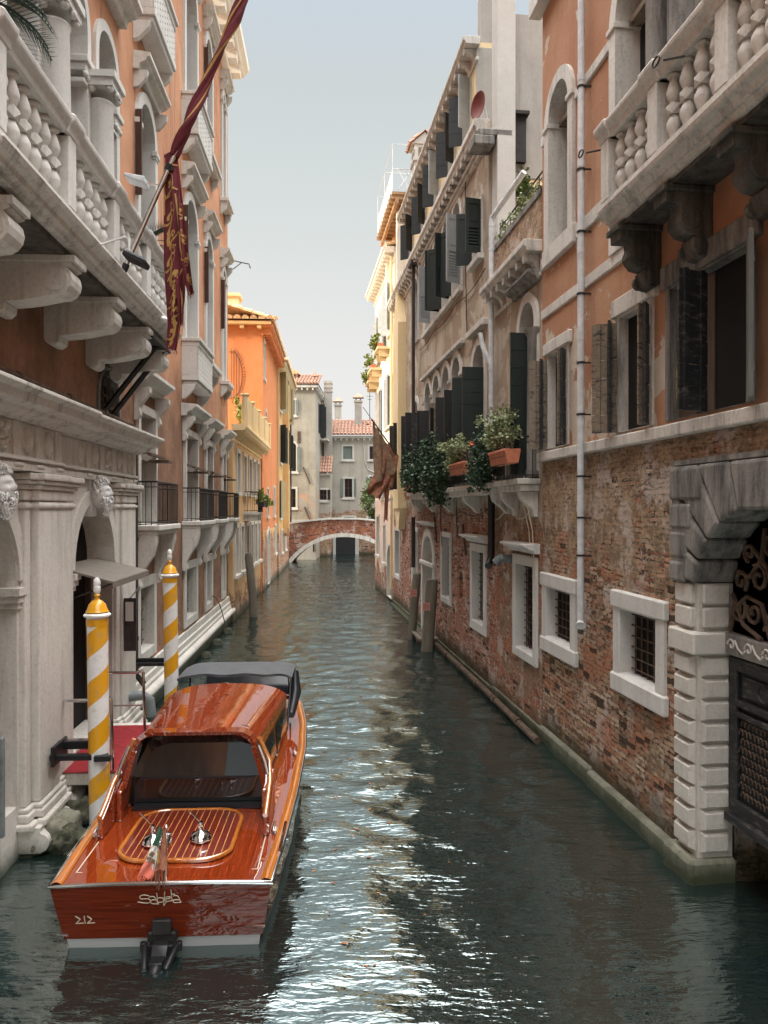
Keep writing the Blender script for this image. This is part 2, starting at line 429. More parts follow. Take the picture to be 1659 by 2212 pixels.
m['canvas'] = plain('grey_canvas', (.085, .087, .092), .75, var=.12)
m['leather'] = plain('dark_leather', (.015, .015, .018), .4)
g = G('boat_glass', .02, .8); g.set('Base Color', (.012, .014, .014)); g.set('IOR', 1.55); m['boat_glass'] = g.m
m['cream'] = plain('cream_paint', (.52, .45, .33), .5)
# striped pole: helical stripes
def striped(name, turns, ph):
    g = G(name, .3, .5); x, y, z = g.sep()[:3]
    a = g.math('DIVIDE', g.math('ARCTAN2', y, x), 2 * pi)
    f = g.math('FRACT', g.math('ADD', g.math('SUBTRACT', g.math('MULTIPLY', z, turns), a), ph))
    s_ = g.math('LESS_THAN', f, .5)
    d = g.rmp(g.noise(7, 7, .78), .5, .68, 0, .45)
    c = g.mix(s_, (.78, .77, .75), (.74, .35, .010))
    g.set('Base Color', g.mix(d, c, (.35, .28, .2))); g.set('Coat Weight', .12); g.set('Coat Roughness', .1)
    g.bump(g.noise(5, 3), .12, .01)
    return g.m
m['stripe'] = striped('yellow_white_stripes', 1.68, .0)
m['yellow'] = plain('yellow_gloss', (.70, .33, .010), .3, coat=.4)
m['white_gloss'] = plain('white_gloss', (.72, .71, .68), .35, var=.08)
m['cloth_red'] = plain('maroon_banner_cloth', (.115, .012, .02), .85, var=.18)
m['cloth_gold'] = plain('gold_embroidery', (.42, .24, .07), .75, var=.12)
m['cloth_green'] = plain('green_cloth', (.02, .07, .04), .85)
m['cloth_white'] = plain('white_cloth', (.6, .58, .54), .85)
m['cloth_salmon'] = plain('faded_red_cloth', (.62, .17, .12), .85, var=.15)
m['cloth_rust'] = plain('rust_flag_cloth', (.27, .11, .065), .85, var=.35)
m['cloth_drab'] = plain('drab_flag_cloth', (.22, .14, .085), .85, var=.3)
m['sign_white'] = plain('sign_white', (.6, .58, .54), .5)
m['sign_pink'] = plain('sign_pink', (.5, .25, .2), .5)
m['sign_red'] = plain('sign_red', (.35, .04, .03), .5)
m['sign_green'] = plain('sign_green', (.08, .16, .13), .5)
m['awning'] = plain('brown_awning_fabric', (.17, .145, .12), .8, var=.1)
m['bolt'] = m['iron']
# ---------------------------------------------------------------- architecture helpers
def H(a, b, z0, z1, arch=False, rise=None): return dict(a=min(a, b), b=max(a, b), z0=z0, z1=z1, arch=arch, rise=rise if rise else (abs(b - a) / 2 if arch else 0))
def arcpts(h, off=0., n=12):
    a, b = h['a'] - off, h['b'] + off; zs = h['z1'] - h['rise']; r = h['rise'] + off; c = (a + b) / 2; w = (b - a) / 2
    return [(c + w * math.cos(pi * i / n), zs + r * math.sin(pi * i / n)) for i in range(n + 1)]
def outline(h, off=0., boff=None, n=12):
    boff = off if boff is None else boff; a, b, z0 = h['a'] - off, h['b'] + off, h['z0'] - boff
    if h['arch']: return [(a, z0), (b, z0)] + arcpts(h, off, n)
    return [(a, z0), (b, z0), (b, h['z1'] + off), (a, h['z1'] + off)]
def wall(mb, Y0, Y1, z0, z1, p, holes=(), depth=.3):
    ys = sorted({Y0, Y1, *[h['a'] for h in holes], *[h['b'] for h in holes]}); zs = sorted({z0, z1, *[h['z0'] for h in holes], *[h['z1'] for h in holes]})
    ys = [y for y in ys if Y0 <= y <= Y1]; zs = [z for z in zs if z0 <= z <= z1]
    for i in range(len(ys) - 1):
        for j in range(len(zs) - 1):
            cy, cz = (ys[i] + ys[i+1]) / 2, (zs[j] + zs[j+1]) / 2
            if any(h['a'] < cy < h['b'] and h['z0'] < cz < h['z1'] for h in holes): continue
            mb.face([(ys[i], p, zs[j]), (ys[i+1], p, zs[j]), (ys[i+1], p, zs[j+1]), (ys[i], p, zs[j+1])])
    for h in holes:
        if h['arch']:
            ap = arcpts(h)
            for k in range(len(ap) - 1):
                q, r = ap[k], ap[k+1]
                mb.face([(q[0], p, q[1]), (q[0], p, h['z1']), (r[0], p, h['z1']), (r[0], p, r[1])])
        ol = outline(h)
        for k in range(len(ol)):
            q, r = ol[k], ol[(k + 1) % len(ol)]
            mb.face([(q[0], p, q[1]), (r[0], p, r[1]), (r[0], p - depth, r[1]), (q[0], p - depth, q[1])])
def body(mb, Y0, Y1, z0, z1, p, back):
    """the rest of a building behind its facade: ends, back and top"""
    for y in (Y0, Y1): mb.face([(y, p, z0), (y, p, z1), (y, p - back, z1), (y, p - back, z0)])
    mb.face([(Y0, p - back, z0), (Y1, p - back, z0), (Y1, p - back, z1), (Y0, p - back, z1)])
    mb.face([(Y0, p, z1), (Y1, p, z1), (Y1, p - back, z1), (Y0, p - back, z1)])
def shutter(T_, parent, Yh, p, z0, z1, w, ang, mat, style='louvre', d=1, arch=0.):
    """one leaf hinged at (Yh, p); d = +1/-1 the way it runs when shut; ang = degrees opened outward"""
    b = MB(); b.m = Matrix.Translation((Yh, p, 0)) @ Matrix.Rotation(R(ang) * d, 4, 'Z')
    a0, a1 = (0, w) if d > 0 else (-w, 0)
    t = .04
    if style == 'plank':
        n = max(4, round((z1 - z0) / .24)); hh = (z1 - z0) / n
        for k in range(n):
            j = rnd.uniform(-.004, .004)
            b.box(a0 + rnd.uniform(0, .008), a1 - rnd.uniform(0, .008), j, t * .7 + j, z0 + k * hh + .006, z0 + (k + 1) * hh - .006)
        for a in (a0 + .06, a1 - .12): b.box(a, a + .06, -.02, .0, z0, z1)
    elif style == 'flat':
        b.box(a0, a1, 0, t, z0, z1)
        for z in (z0 + .15 * (z1 - z0), z0 + .8 * (z1 - z0)): b.box(a0, a1, t, t + .008, z, z + .05)
    elif style == 'line':
        n = max(4, round((z1 - z0) / .3)); hh = (z1 - z0) / n
        for k in range(n): b.box(a0, a1, 0, t, z0 + k * hh + .004, z0 + (k + 1) * hh - .004)
        b.box(a0 + .01, a1 - .01, .01, t - .01, z0, z1)
    else:
        f = .07 if w > .3 else .045
        b.box(a0, a0 + f, 0, t, z0, z1); b.box(a1 - f, a1, 0, t, z0, z1)
        zm = z0 + (z1 - z0) * .46
        for z, q in ((z0, .12), (zm, .09), (z1 - .12, .12)): b.box(a0 + f, a1 - f, 0, t, z, z + q)
        b.box(a0 + f, a1 - f, .012, .026, zm + .09, z1 - .12); b.box(a0 + f + .05, a1 - f - .05, .026, .036, zm + .15, z1 - .18)
        n = int((zm - z0 - .12) / .07)
        for k in range(n):
            z = z0 + .13 + k * .07
            b.face([(a0 + f, .005, z + .06), (a1 - f, .005, z + .06), (a1 - f, t - .004, z), (a0 + f, t - .004, z)])
        b.box(a0 + f, a1 - f, .001, .004, z0 + .1, zm)
    return b.build('shutter', mat, parent, T_)
def hood(T_, parent, a, b, z, p, proj, mat, h=.28, name='hood'):
    """moulded lintel cornice"""
    q = MB(); pr = [(p - .05, z), (p + proj * .35, z), (p + proj * .4, z + h * .3), (p + proj * .75, z + h * .45), (p + proj * .8, z + h * .6), (p + proj, z + h * .68), (p + proj, z + h * .88), (p - .05, z + h)]
    q.prism(pr, 'Y', a, b); return q.build(name, mat, parent, T_)
def window(T_, h, p, mat=None, w=.15, proj=.05, depth=.25, sill=None, glass='glass', bars=(1, 3), sash='sash', grille=None, boff=0., shut=None, hoodp=None, sides=1, pd=None, name='window', label=None):
    mat = mat or m['stone']; q = MB()
    if w: q.ring(outline(h, w, boff), outline(h, -.004, -.004), p - .004, p + proj, p - depth)
    else: q.ring(outline(h, .001, .001), outline(h, -.02, -.02), p - depth, p - depth + .05, p - depth)
    if sill: q.box(h['a'] - w - .08, h['b'] + w + .08, p - depth + .01, p + proj + sill, h['z0'] - boff - .12, h['z0'] - boff + .02 - (.0 if boff else .02) - .003)
    fr = q.build(name, mat, T_.ob, T_, bevel=.012 if w and p > -90 and h['a'] < 24 else 0, label=label)
    pd = depth - .03 if pd is None else pd
    if glass:
        g_ = MB(); g_.face([(a, p - pd, z) for a, z in outline(h)]); g_.build('pane', m[glass], fr, T_)
    if bars:
        s = MB(); y = p - pd; t = .028
        zs = h['z1'] - h['rise']
        s.ring(outline(h, 0, 0), outline(h, -.06, -.06), y, y + .045)
        for i in range(1, bars[0] + 1):
            a = h['a'] + (h['b'] - h['a']) * i / (bars[0] + 1); s.box(a - t, a + t, y, y + .04, h['z0'], h['z1'] - (0.01 if not h['arch'] else .05))
        for i in range(1, bars[1] + 1):
            z = h['z0'] + (zs - h['z0']) * i / (bars[1] + (0 if h['arch'] else 1)); s.box(h['a'], h['b'], y, y + .035, z - t * .8, z + t * .8)
        s.build('sash', m[sash], fr, T_)
    if grille:
        s = MB(); y = p - grille[2] if len(grille) > 2 else p - depth * .55
        for i in range(grille[0]):
            a = h['a'] + (h['b'] - h['a']) * (i + .5) / grille[0]; s.tube([(a, y, h['z0']), (a, y, h['z1'])], .012, 6)
        for i in range(grille[1]):
            z = h['z0'] + (h['z1'] - h['z0']) * (i + .5) / grille[1]; s.tube([(h['a'], y + .02, z), (h['b'], y + .02, z)], .011, 6)
        s.build('grille', m['iron_rust'], fr, T_)
    if hoodp: hood(T_, fr, h['a'] - w - .1, h['b'] + w + .1, h['z1'] + w + (.0 if not h['arch'] else .02), p, hoodp, mat)
    if shut:
        for s in (shut if isinstance(shut, list) else [shut]):
            mt, st, ang = s[:3]; which = s[3] if len(s) > 3 else 'both'; zt = h['z1'] - (h['rise'] if h['arch'] and len(s) < 5 else 0) - .01; ww = (h['b'] - h['a']) / 2 - .005
            if which in ('both', 'near'): shutter(T_, fr, h['a'], p + .03, h['z0'] + .02, zt, ww, ang + rnd.uniform(-6, 6), m[mt], st, 1)
            if which in ('both', 'far'): shutter(T_, fr, h['b'], p + .03, h['z0'] + .02, zt, ww, ang + rnd.uniform(-6, 6), m[mt], st, -1)
    return fr
def band(T_, a, b, z0, z1, p, proj, mat, name='string_course', bev=.015, cuts=0, label=None):
    q = MB(); n = max(1, cuts); L = (b - a) / n
    for i in range(n): q.box(a + i * L, a + (i + 1) * L - (.006 if n > 1 else 0), p - .02, p + proj + (rnd.uniform(0, .006) if n > 1 else 0), z0, z1)
    return q.build(name, mat, T_.ob, T_, bevel=bev, label=label)
def corbels(q, a, b, z, p, proj, h, step, wd, arc=True):
    """scrolled corbels under a cornice"""
    n = int((b - a) / step); st = (b - a) / n
    for i in range(n):
        y = a + (i + .5) * st
        if arc:
            ps = [(p - .01, z)]
            ps += [(p + proj * (1 - math.cos(t)) * 1., z - h + h * math.sin(t) * .75) for t in [R(x) for x in (0, 25, 50, 72, 90)]]
            ps += [(p + proj, z)]
            ps = [(p - .01, z), (p - .01, z - h), (p + proj * .12, z - h), (p + proj * .2, z - h * .7), (p + proj * .42, z - h * .45), (p + proj * .75, z - h * .36), (p + proj * .97, z - h * .42), (p + proj, z - h * .2), (p + proj, z)]
            q.prism(ps, 'Y', y - wd / 2, y + wd / 2)
        else: q.box(y - wd / 2, y + wd / 2, p - .01, p + proj, z - h, z)
def cornice(T_, a, b, z, p, proj, h, mat, step=.55, ch=.35, wd=.2, arc=True, name='cornice'):
    q = MB()
    pr = [(p - .05, z), (p + proj * .82, z), (p + proj * .85, z + h * .3), (p + proj, z + h * .45), (p + proj, z + h * .85), (p + proj * .95, z + h), (p - .05, z + h)]
    q.prism(pr, 'Y', a, b)
    if step: corbels(q, a + .02, b - .02, z - .004, p, proj * .8, ch, step, wd, arc)
    q.box(a, b, p - .02, p + .045, z - ch - .08, z - ch - .003)
    return q.build(name, mat, T_.ob, T_, bevel=.008 if a < 20 else 0)
VASE = [(.055, 0), (.075, .012), (.075, .04), (.04, .06), (.062, .12), (.088, .2), (.085, .25), (.055, .31), (.045, .335)]
def baluster_mesh(q, c, h, r=1.):
    """double-vase Venetian baluster with a square faceted block at mid height"""
    k = h / .8; lo = [(a * r, z * k) for a, z in VASE]
    q.lathe(c, lo, 14)
    up = [(a * r, h - z * k) for a, z in VASE][::-1]
    q.lathe(c, up, 14)
    zc = c[2] + h / 2; e = .062 * r
    q.box(c[0] - e, c[0] + e, c[1] - e, c[1] + e, zc - .06 * k, zc + .06 * k)
    for sx, sy in ((1, 0), (-1, 0), (0, 1), (0, -1)):
        x, y = c[0] + sx * e, c[1] + sy * e; dx, dy = abs(sy) * e, abs(sx) * e; zz = .06 * k
        ap = (x + sx * .035, y + sy * .035, zc)
        cs = [(x - dx, y - dy, zc - zz), (x + dx, y + dy, zc - zz), (x + dx, y + dy, zc + zz), (x - dx, y - dy, zc + zz)]
        for i in range(4): q.face([cs[i], cs[(i + 1) % 4], ap])
def scroll_bracket(q, a, wd, p0, p1, zt, zb, style=0):
    """big console: profile in (p,z)"""
    L = p1 - p0; Hh = zt - zb
    if style == 0:     # left palace: long console with a round nose and a small scroll at the wall
        ps = [(p0, zt), (p1 - .02, zt), (p1 - .02, zt - .1)]
        cx, cz, r = p1 - .19, zt - .10 - .15, .17
        ps += [(cx + r * math.cos(t), cz + r * math.sin(t)) for t in [R(x) for x in (50, 25, 0, -25, -50, -75, -95)]]
        ps += [(p0 + L * .55, zt - Hh * .74), (p0 + L * .38, zt - Hh * .78), (p0 + .2, zt - Hh * .80)]
        cx, cz, r = p0 + .10, zb + .10, .10
        ps += [(cx + r * math.cos(t), cz + r * math.sin(t)) for t in [R(x) for x in (40, 10, -30, -70, -110, -150)]] + [(p0, zb + .1)]
    else:              # right palace: square block, then an s-scroll
        ps = [(p0, zt), (p1, zt), (p1, zt - .17), (p1 - .16, zt - .17), (p1 - .17, zt - .24), (p1 - .14, zt - .36), (p1 - .22, zt - .47), (p1 - .34, zt - .50), (p0 + .22, zt - .52), (p0 + .2, zt - .6), (p0 + .16, zt - .70), (p0 + .08, zt - .72), (p0, zt - .66)]
    q.prism(ps, 'Y', a - wd / 2, a + wd / 2)
def balustrade(T_, parent, a0, a1, p, zf, ztop, peds, nb, mat, back=None, endret=0, pw=.22, name='balustrade'):
    """pedestals at peds (Y), nb[i] balusters between; rail broken forward over pedestals"""
    q = MB(); rt = .2
    rail = lambda lo, hi, e: q.prism([(p - .13 - e, ztop - rt), (p + .10 + e, ztop - rt), (p + .12 + e, ztop - rt * .65), (p + .17 + e, ztop - rt * .4), (p + .18 + e, ztop - .02), (p + .15 + e, ztop), (p - .18 - e, ztop), (p - .18 - e, ztop - rt * .4)], 'Y', lo, hi)
    rail(a0, a1, 0)
    q.box(a0, a1, p - .14, p + .13, zf, zf + .07)
    for y in peds:
        rail(max(a0, y - pw / 2 - .06), min(a1, y + pw / 2 + .06), .03) if a0 < y < a1 else None
        q.box(y - pw / 2, y + pw / 2, p - .13, p + .125, zf + .07, ztop - rt + .002)
    if endret:                              # return rails running back to the wall at each end
        for y in ([a0 + .13, a1 - .13] if endret == 2 else [a1 - .13] if endret == 1 else [a0 + .13]):
            pb = back
            q.box(y - .15, y + .15, pb, p - .19, ztop - rt * .9, ztop - .004); q.box(y - .12, y + .12, pb, p - .14, zf, zf + .066)
            q.box(y - .11, y + .11, pb, pb + .2, zf + .066, ztop - rt * .9)
    o = q.build(name, mat, parent, T_, bevel=.012)
    hh = ztop - rt - zf - .07; first = None
    pos = []
    for i in range(len(peds) - 1):
        lo, hi = peds[i] + pw / 2, peds[i + 1] - pw / 2
        for k in range(nb[i]): pos.append((lo + (hi - lo) * (k + .5) / nb[i], p))
    if endret and back is not None:
        for y in ([a0 + .13, a1 - .13] if endret == 2 else [a1 - .13] if endret == 1 else [a0 + .13]):
            n = max(1, int((p - back - .3) / .24))
            for k in range(n): pos.append((y, back + .2 + (p - back - .33) * (k + .5) / n))
    for y, pp in pos:
        if first is None:
            # build at local origin then move
            q2 = MB(); baluster_mesh(q2, (y, pp, zf + .07), hh, .86)
            first = q2.build('baluster', mat, o, T_, smooth=40, at=(y, pp, zf + .07))
            L0 = Vector(first.location); y0, p0 = y, pp
        else: dup(first, o, L0 + Vector((T_.fr.k * (y - y0), pp - p0, 0)))
    return o
def iron_rail(T_, parent, a0, a1, p, pb, z0, z1, step=.11, name='railing', ends=True, mat=None, scroll=False):
    q = MB(); path = ([(a0, pb, 0), (a0, p, 0), (a1, p, 0), (a1, pb, 0)] if ends else [(a0, p, 0), (a1, p, 0)])
    for z, r in ((z0 + .06, .01), (z1, .016), (z1 - .1, .008)):
        q.tube([(x, y, z) for x, y, _ in path], r, 6)
    def post(x, y): q.tube([(x, y, z0), (x, y, z1)], .008, 5)
    n = max(2, int((a1 - a0) / step))
    for i in range(n + 1): post(a0 + (a1 - a0) * i / n, p)
    if ends:
        mm = max(2, int((p - pb) / step))
        for i in range(1, mm):
            for x in (a0, a1): post(x, pb + (p - pb) * i / mm)
    return q.build(name, mat or m['iron'], parent, T_)
def leaves(q, c, r, n, s, up=.3, flat=.9, seed=None):
    """n leaf quads in a clumpy ellipsoid"""
    rr = rnd if seed is None else random.Random(seed)
    cl = [Vector((c[0] + rr.gauss(0, .42) * r[0], c[1] + rr.gauss(0, .42) * r[1], c[2] + rr.gauss(0, .42) * r[2])) for _ in range(max(5, n // 60))]
    for i in range(n):
        b = cl[rr.randrange(len(cl))]; rad = .33
        q0 = b + Vector((rr.gauss(0, rad) * r[0] * .5, rr.gauss(0, rad) * r[1] * .5, rr.gauss(0, rad) * r[2] * .5))
        d = Vector((rr.uniform(-1, 1), rr.uniform(-1, 1), rr.uniform(-1, 1) + up)).normalized()
        sd = d.cross(Vector((rr.uniform(-1, 1), rr.uniform(-1, 1), rr.uniform(-1, 1)))).normalized()
        L = s * rr.uniform(.6, 1.3); W = L * .42
        t = q0 + d * L; mid = q0 + d * L * .5
        q.face([q0, mid + sd * W, t, mid - sd * W])
def plant_leaves(T_, name, parent, spots, mat):
    q = MB()
    for c, r, n, s in spots: leaves(q, c, r, n, s)
    return q.build(name, mat, parent, T_, recalc=False)
def tiles(q, A, B, D, rows, cols, r=.5, jit=.01):
    """barrel tile roof on the patch A + u*(B-A) + v*(D-A): eave A->B, slope A->D"""
    A, B, D = Vector(A), Vector(B), Vector(D); U = (B - A) / cols; V = (D - A) / rows; N = U.cross(V).normalized()
    if N.z < 0: N = -N
    h = U.length * r; i0 = len(q.v); seg = 5
    for j in range(rows):
        for i in range(cols):
            if rnd.random() < .02: continue
            o = A + U * (i + .5) + V * j + N * rnd.uniform(0, jit); tw = rnd.uniform(-.03, .03)
            a0, a1 = [], []
            for k in range(seg + 1):
                t = pi * k / seg; cx, cy = math.cos(t), math.sin(t)
                a0.append(o + U * (.46 * cx) + N * (h * cy + .02)); a1.append(o + V * 1.12 + U * (.38 * cx + tw) + N * (h * .8 * cy))
            for k in range(seg): q.face([a0[k], a0[k+1], a1[k+1], a1[k]])
            q.face(a0)
    q.face([A, B, B + V * rows, A + V * rows])
# ================================================================ LEFT: orange palace
P = T('palace', 'orange plastered palace with a white stone water portico and long balustraded balcony', 'building', FL, 4, -.25, 0)
PW = -.25
BAY = {'B': (14.5, 16.1), 'C': (19.05, 20.95), 'D': (22.1, 23.5), 'E': (25.3, 26.3)}
hol = []
LOG = [H(8.35, 9.75, 7.1, 11.75, True), H(10.55, 11.95, 7.1, 11.75, True), H(12.1, 13.0, 7.1, 10.3)]
LOG = [H(6.3, 7.7, 7.1, 11.8, True), H(8.25, 9.65, 7.1, 11.8, True), H(10.2, 11.6, 7.1, 11.8, True), H(12.15, 13.15, 7.1, 11.75, True)]
hol += LOG
W2 = {k: H(a + .2, b - .2, 7.15 if k == 'B' else 8.2, 11.95, True) for k, (a, b) in BAY.items()}
W3 = {k: H(a + .2, b - .2, 13.25 if k in 'BC' else 14.2, 17.8, True) for k, (a, b) in BAY.items()}
W1 = {k: H(a + .2, b - .2, 3.7, 5.85) for k, (a, b) in BAY.items()}
W0 = {k: H(a + .25, b - .25, 1.2, 2.45) for k, (a, b) in BAY.items()}
W3A = [H(10.4, 11.7, 13.3, 17.8, True), H(7.5, 8.8, 13.3, 17.8, True)]
gth = H(12.25, 13.35, 5.55, 6.45, True, .55)
ups = hol + list(W2.values()) + list(W3.values()) + W3A + [gth]
q = MB(); wall(q, 4, 27, 4.95, 19, PW, ups + [h for h in W1.values()], .3) if 0 else None
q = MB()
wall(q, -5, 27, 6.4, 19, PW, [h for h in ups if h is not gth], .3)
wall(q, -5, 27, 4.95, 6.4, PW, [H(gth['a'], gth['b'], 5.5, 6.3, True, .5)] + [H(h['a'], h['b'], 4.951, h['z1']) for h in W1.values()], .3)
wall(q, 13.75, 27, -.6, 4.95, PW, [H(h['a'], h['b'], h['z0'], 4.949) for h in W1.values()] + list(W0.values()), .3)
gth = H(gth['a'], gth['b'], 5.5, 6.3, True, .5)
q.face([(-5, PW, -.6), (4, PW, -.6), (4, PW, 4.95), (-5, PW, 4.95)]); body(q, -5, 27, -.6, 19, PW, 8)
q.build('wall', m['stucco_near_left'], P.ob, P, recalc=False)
# loggia windows behind the balcony
for i, h in enumerate(LOG):
    fr = window(P, h, PW, m['stone_white'], .16, .06, .55, bars=(1, 4), boff=0)
    q = MB()
    for y in (h['a'] - .004, h['b'] + .004):       # impost capitals
        q.cut()
        q.box(y - .2, y + .2, PW - .5, PW + .12, 10.62, 10.72); q.box(y - .17, y + .17, PW - .45, PW + .08, 10.5, 10.62)
        for k in range(3): q.ball((y - .13 + .13 * k, PW + .06, 10.46), (.06, .05, .05), 8, 6)
        q.box(y - .18, y + .18, PW - .5, PW + .06, 10.32, 10.39)
    q.build('capital', m['stone_white'], fr, P, bevel=.01)
for y in (7.97, 9.92, 11.87):                       # free columns of the loggia
    q = MB(); q.lathe((y, PW + .17, 7.1), [(.26, 0), (.26, .12), (.22, .16), (.24, .2), (.2, .26), (.205, 1.5), (.18, 3.05), (.2, 3.1), (.17, 3.14)], 20)
    q.box(y - .27, y + .27, PW - .02, PW + .42, 10.38, 10.5); q.box(y - .3, y + .3, PW - .02, PW + .46, 10.5, 10.6)
    for k in (-1, 1):
        for j in (0, 1): q.ball((y + k * .2, PW + .1 + .26 * j, 10.36), (.06, .06, .06), 10, 6)
    q.ball((y, PW + .40, 10.36), (.07, .05, .06), 8, 6)
    q.build('column', m['stone_white'], P.ob, P, smooth=40)
hood(P, P.ob, 12.0, 13.3 + .15, 12.35, PW, .42, m['stone'], .4, 'hood')
hood(P, P.ob, 5.5, 11.9, 12.35, PW, .42, m['stone'], .4, 'hood')
def arched(h, hz, kb):
    fr = window(P, h, PW, m['stone_white'], .2, .07, .42, bars=(1, 4), boff=0)
    q = MB(); zs = h['z1'] - h['rise']
    for y in (h['a'] - .1, h['b'] + .1): q.cut(); q.box(y - .14, y + .14, PW, PW + .11, zs - .1, zs); q.box(y - .12, y + .12, PW, PW + .09, zs - .16, zs - .1)
    q.build('impost', m['stone_white'], fr, P, bevel=.008)
    hood(P, fr, h['a'] - .32, h['b'] + .32, hz, PW, .32, m['stone'], .34)
    q = MB()                                        # consoles under the hood
    for y in (h['a'] - .26, h['b'] + .2): q.cut(); q.prism([(PW, hz), (PW + .26, hz), (PW + .24, hz - .12), (PW + .1, hz - .3), (PW, hz - .32)], 'Y', y, y + .1)
    q.build('console', m['stone_white'], fr, P)
    return fr
def panel_balcony(fr, h, zb, zt):
    a, b = h['a'] - .35, h['b'] + .35; pr = .42
    q = MB(); q.box(a, b, PW, PW + pr, zt - .16, zt - .04); q.box(a - .03, b + .03, PW, PW + pr + .05, zt - .04, zt + .05)
    q.box(a, b, PW, PW + pr, zb, zb + .14); q.box(a + .05, b - .05, PW, PW + pr - .05, zb - .1, zb)
    for y in (a + .02, b - .12): q.prism([(PW, zb - .1), (PW + pr - .08, zb - .1), (PW + pr - .12, zb - .22), (PW + .1, zb - .42), (PW, zb - .45)], 'Y', y, y + .12)
    q.build('balcony', m['stone_white'], fr, P, bevel=.01)
    q = MB(); n = 9; mm = 6; s0 = zb + .14; s1 = zt - .16                      # pierced slab: drilled quatrefoil grid
    hs = [H(a + (b - a) * (i + .36) / n, a + (b - a) * (i + .64) / n, s0 + (s1 - s0) * (j + .34) / mm, s0 + (s1 - s0) * (j + .66) / mm) for i in range(n) for j in range(mm)]
    wall(q, a + .002, b - .002, s0, s1, PW + pr - .02, hs, .06)
    for y in (a + .002, b - .062): q.box(y, y + .06, PW, PW + pr - .03, s0, s1)
    q.build('pierced_panel', m['stone_white'], fr, P, recalc=False)
def sill_brackets(fr, h, z, mat=None):
    q = MB(); a, b = h['a'] - .3, h['b'] + .3
    q.box(a, b, PW, PW + .3, z - .13, z - .002); q.box(a + .04, b - .04, PW, PW + .24, z - .22, z - .13)
    for y in (a + .04, b - .16): q.prism([(PW, z - .22), (PW + .22, z - .22), (PW + .2, z - .36), (PW + .05, z - .52), (PW, z - .54)], 'Y', y, y + .12)
    q.build('sill', mat or m['stone_white'], fr, P, bevel=.01)
for k in 'BCDE':
    fr = arched(W2[k], 12.22, k)
    if k == 'C': panel_balcony(fr, W2[k], 7.15, 8.15)
    elif k in 'DE': sill_brackets(fr, W2[k], 8.2)
    shutter(P, fr, W2[k]['a'] - .22, PW + .02, 9.9, 11.5, .12, 80, m['sash'], 'flat', -1)
    fr = arched(W3[k], 18.05, k)
    if k in 'BC': panel_balcony(fr, W3[k], 13.2, 14.2)
    else: sill_brackets(fr, W3[k], 14.2)
    if k in 'D': shutter(P, fr, W3[k]['a'] - .22, PW + .02, 15.8, 17.3, .12, 80, m['sash'], 'flat', -1)
for h in W3A: fr = arched(h, 18.05, 'A'); panel_balcony(fr, h, 13.2, 14.2)
# upper mezzanine (iron balconies) and ground windows
for k in 'BCDE':
    h = W1[k]; fr = window(P, h, PW, m['stone'], .16, .07, .4, bars=(1, 2), boff=0)
    hood(P, fr, h['a'] - .4, h['b'] + .4, 6.28, PW, .38, m['stone'], .32)
    q = MB()
    for y in (h['a'] - .3, h['b'] + .14):
        q.cut()
        pts = [(PW, 6.28), (PW + .3, 6.28), (PW + .3, 6.18), (PW + .24, 6.08), (PW + .1, 5.9), (PW + .13, 5.76), (PW + .08, 5.68), (PW, 5.66)]
        q.prism(pts, 'Y', y, y + .16)
    q.build('console', m['stone'], fr, P, bevel=.01)
    q = MB(); a, b = h['a'] - .38, h['b'] + .38                                # balcony slab on s-brackets
    q.box(a, b, PW, PW + .5, 3.58, 3.68); q.box(a + .04, b - .04, PW, PW + .44, 3.5, 3.58)
    for y in (a + .05, b - .27):
        pts = [(PW, 3.5), (PW + .42, 3.5), (PW + .42, 3.36), (PW + .36, 3.1), (PW + .2, 2.86), (PW + .1, 2.66), (PW + .14, 2.52), (PW + .08, 2.44), (PW, 2.46)]
        q.prism(pts, 'Y', y, y + .2)
    bo = q.build('balcony', m['stone'], fr, P, bevel=.012)
    iron_rail(P, fr, a + .05, b - .05, PW + .44, PW + .02, 3.68, 4.5, .1)
    q = MB(); z = 4.95                                                          # folded sunblind arms
    q.box(h['a'] - .05, h['b'] + .05, PW + .03, PW + .1, z + .12, z + .16); q.box(h['a'] - .05, h['b'] + .05, PW + .2, PW + .27, z + .06, z + .10)
    q.box(h['b'] - .35, h['b'] + .05, PW, PW + .4, z - .02, z + .03)
    q.build('sunblind_arm', m['wood_brown'], fr, P)
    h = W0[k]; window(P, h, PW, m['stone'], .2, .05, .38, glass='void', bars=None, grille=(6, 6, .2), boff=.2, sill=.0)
# small gothic window between the balcony and the portico
fr = window(P, gth, PW, m['stone_dark'], .07, .04, .2, glass='void', bars=None, boff=.07, name='arched_vent')
q = MB()
for i in range(3):
    for j in range(4):
        c = (gth['a'] + .2 + i * .35 + (.0 if j % 2 else .0), PW - .05, gth['z0'] + .12 + j * .17)
        q.tube([(c[0] + .13 * math.cos(t), c[1], c[2] + .1 * math.sin(t)) for t in [2 * pi * s / 10 for s in range(10)]], .012, 5, True)
q.build('grille', m['iron_rust'], fr, P)
# roof cornice with blocks
q = MB()
q.prism([(PW, 18.75), (PW + .2, 18.75), (PW + .22, 18.85), (PW, 18.9)], 'Y', 4, 27.05)
corbels(q, 4.1, 27, 19.2, PW, .5, .3, .85, .38, False)
q.prism([(PW - .05, 19.2), (PW + .56, 19.2), (PW + .6, 19.3), (PW + .72, 19.4), (PW + .74, 19.55), (PW - .05, 19.6)], 'Y', 4, 27.2)
q.build('cornice', m['plaster_cream'], P.ob, P)
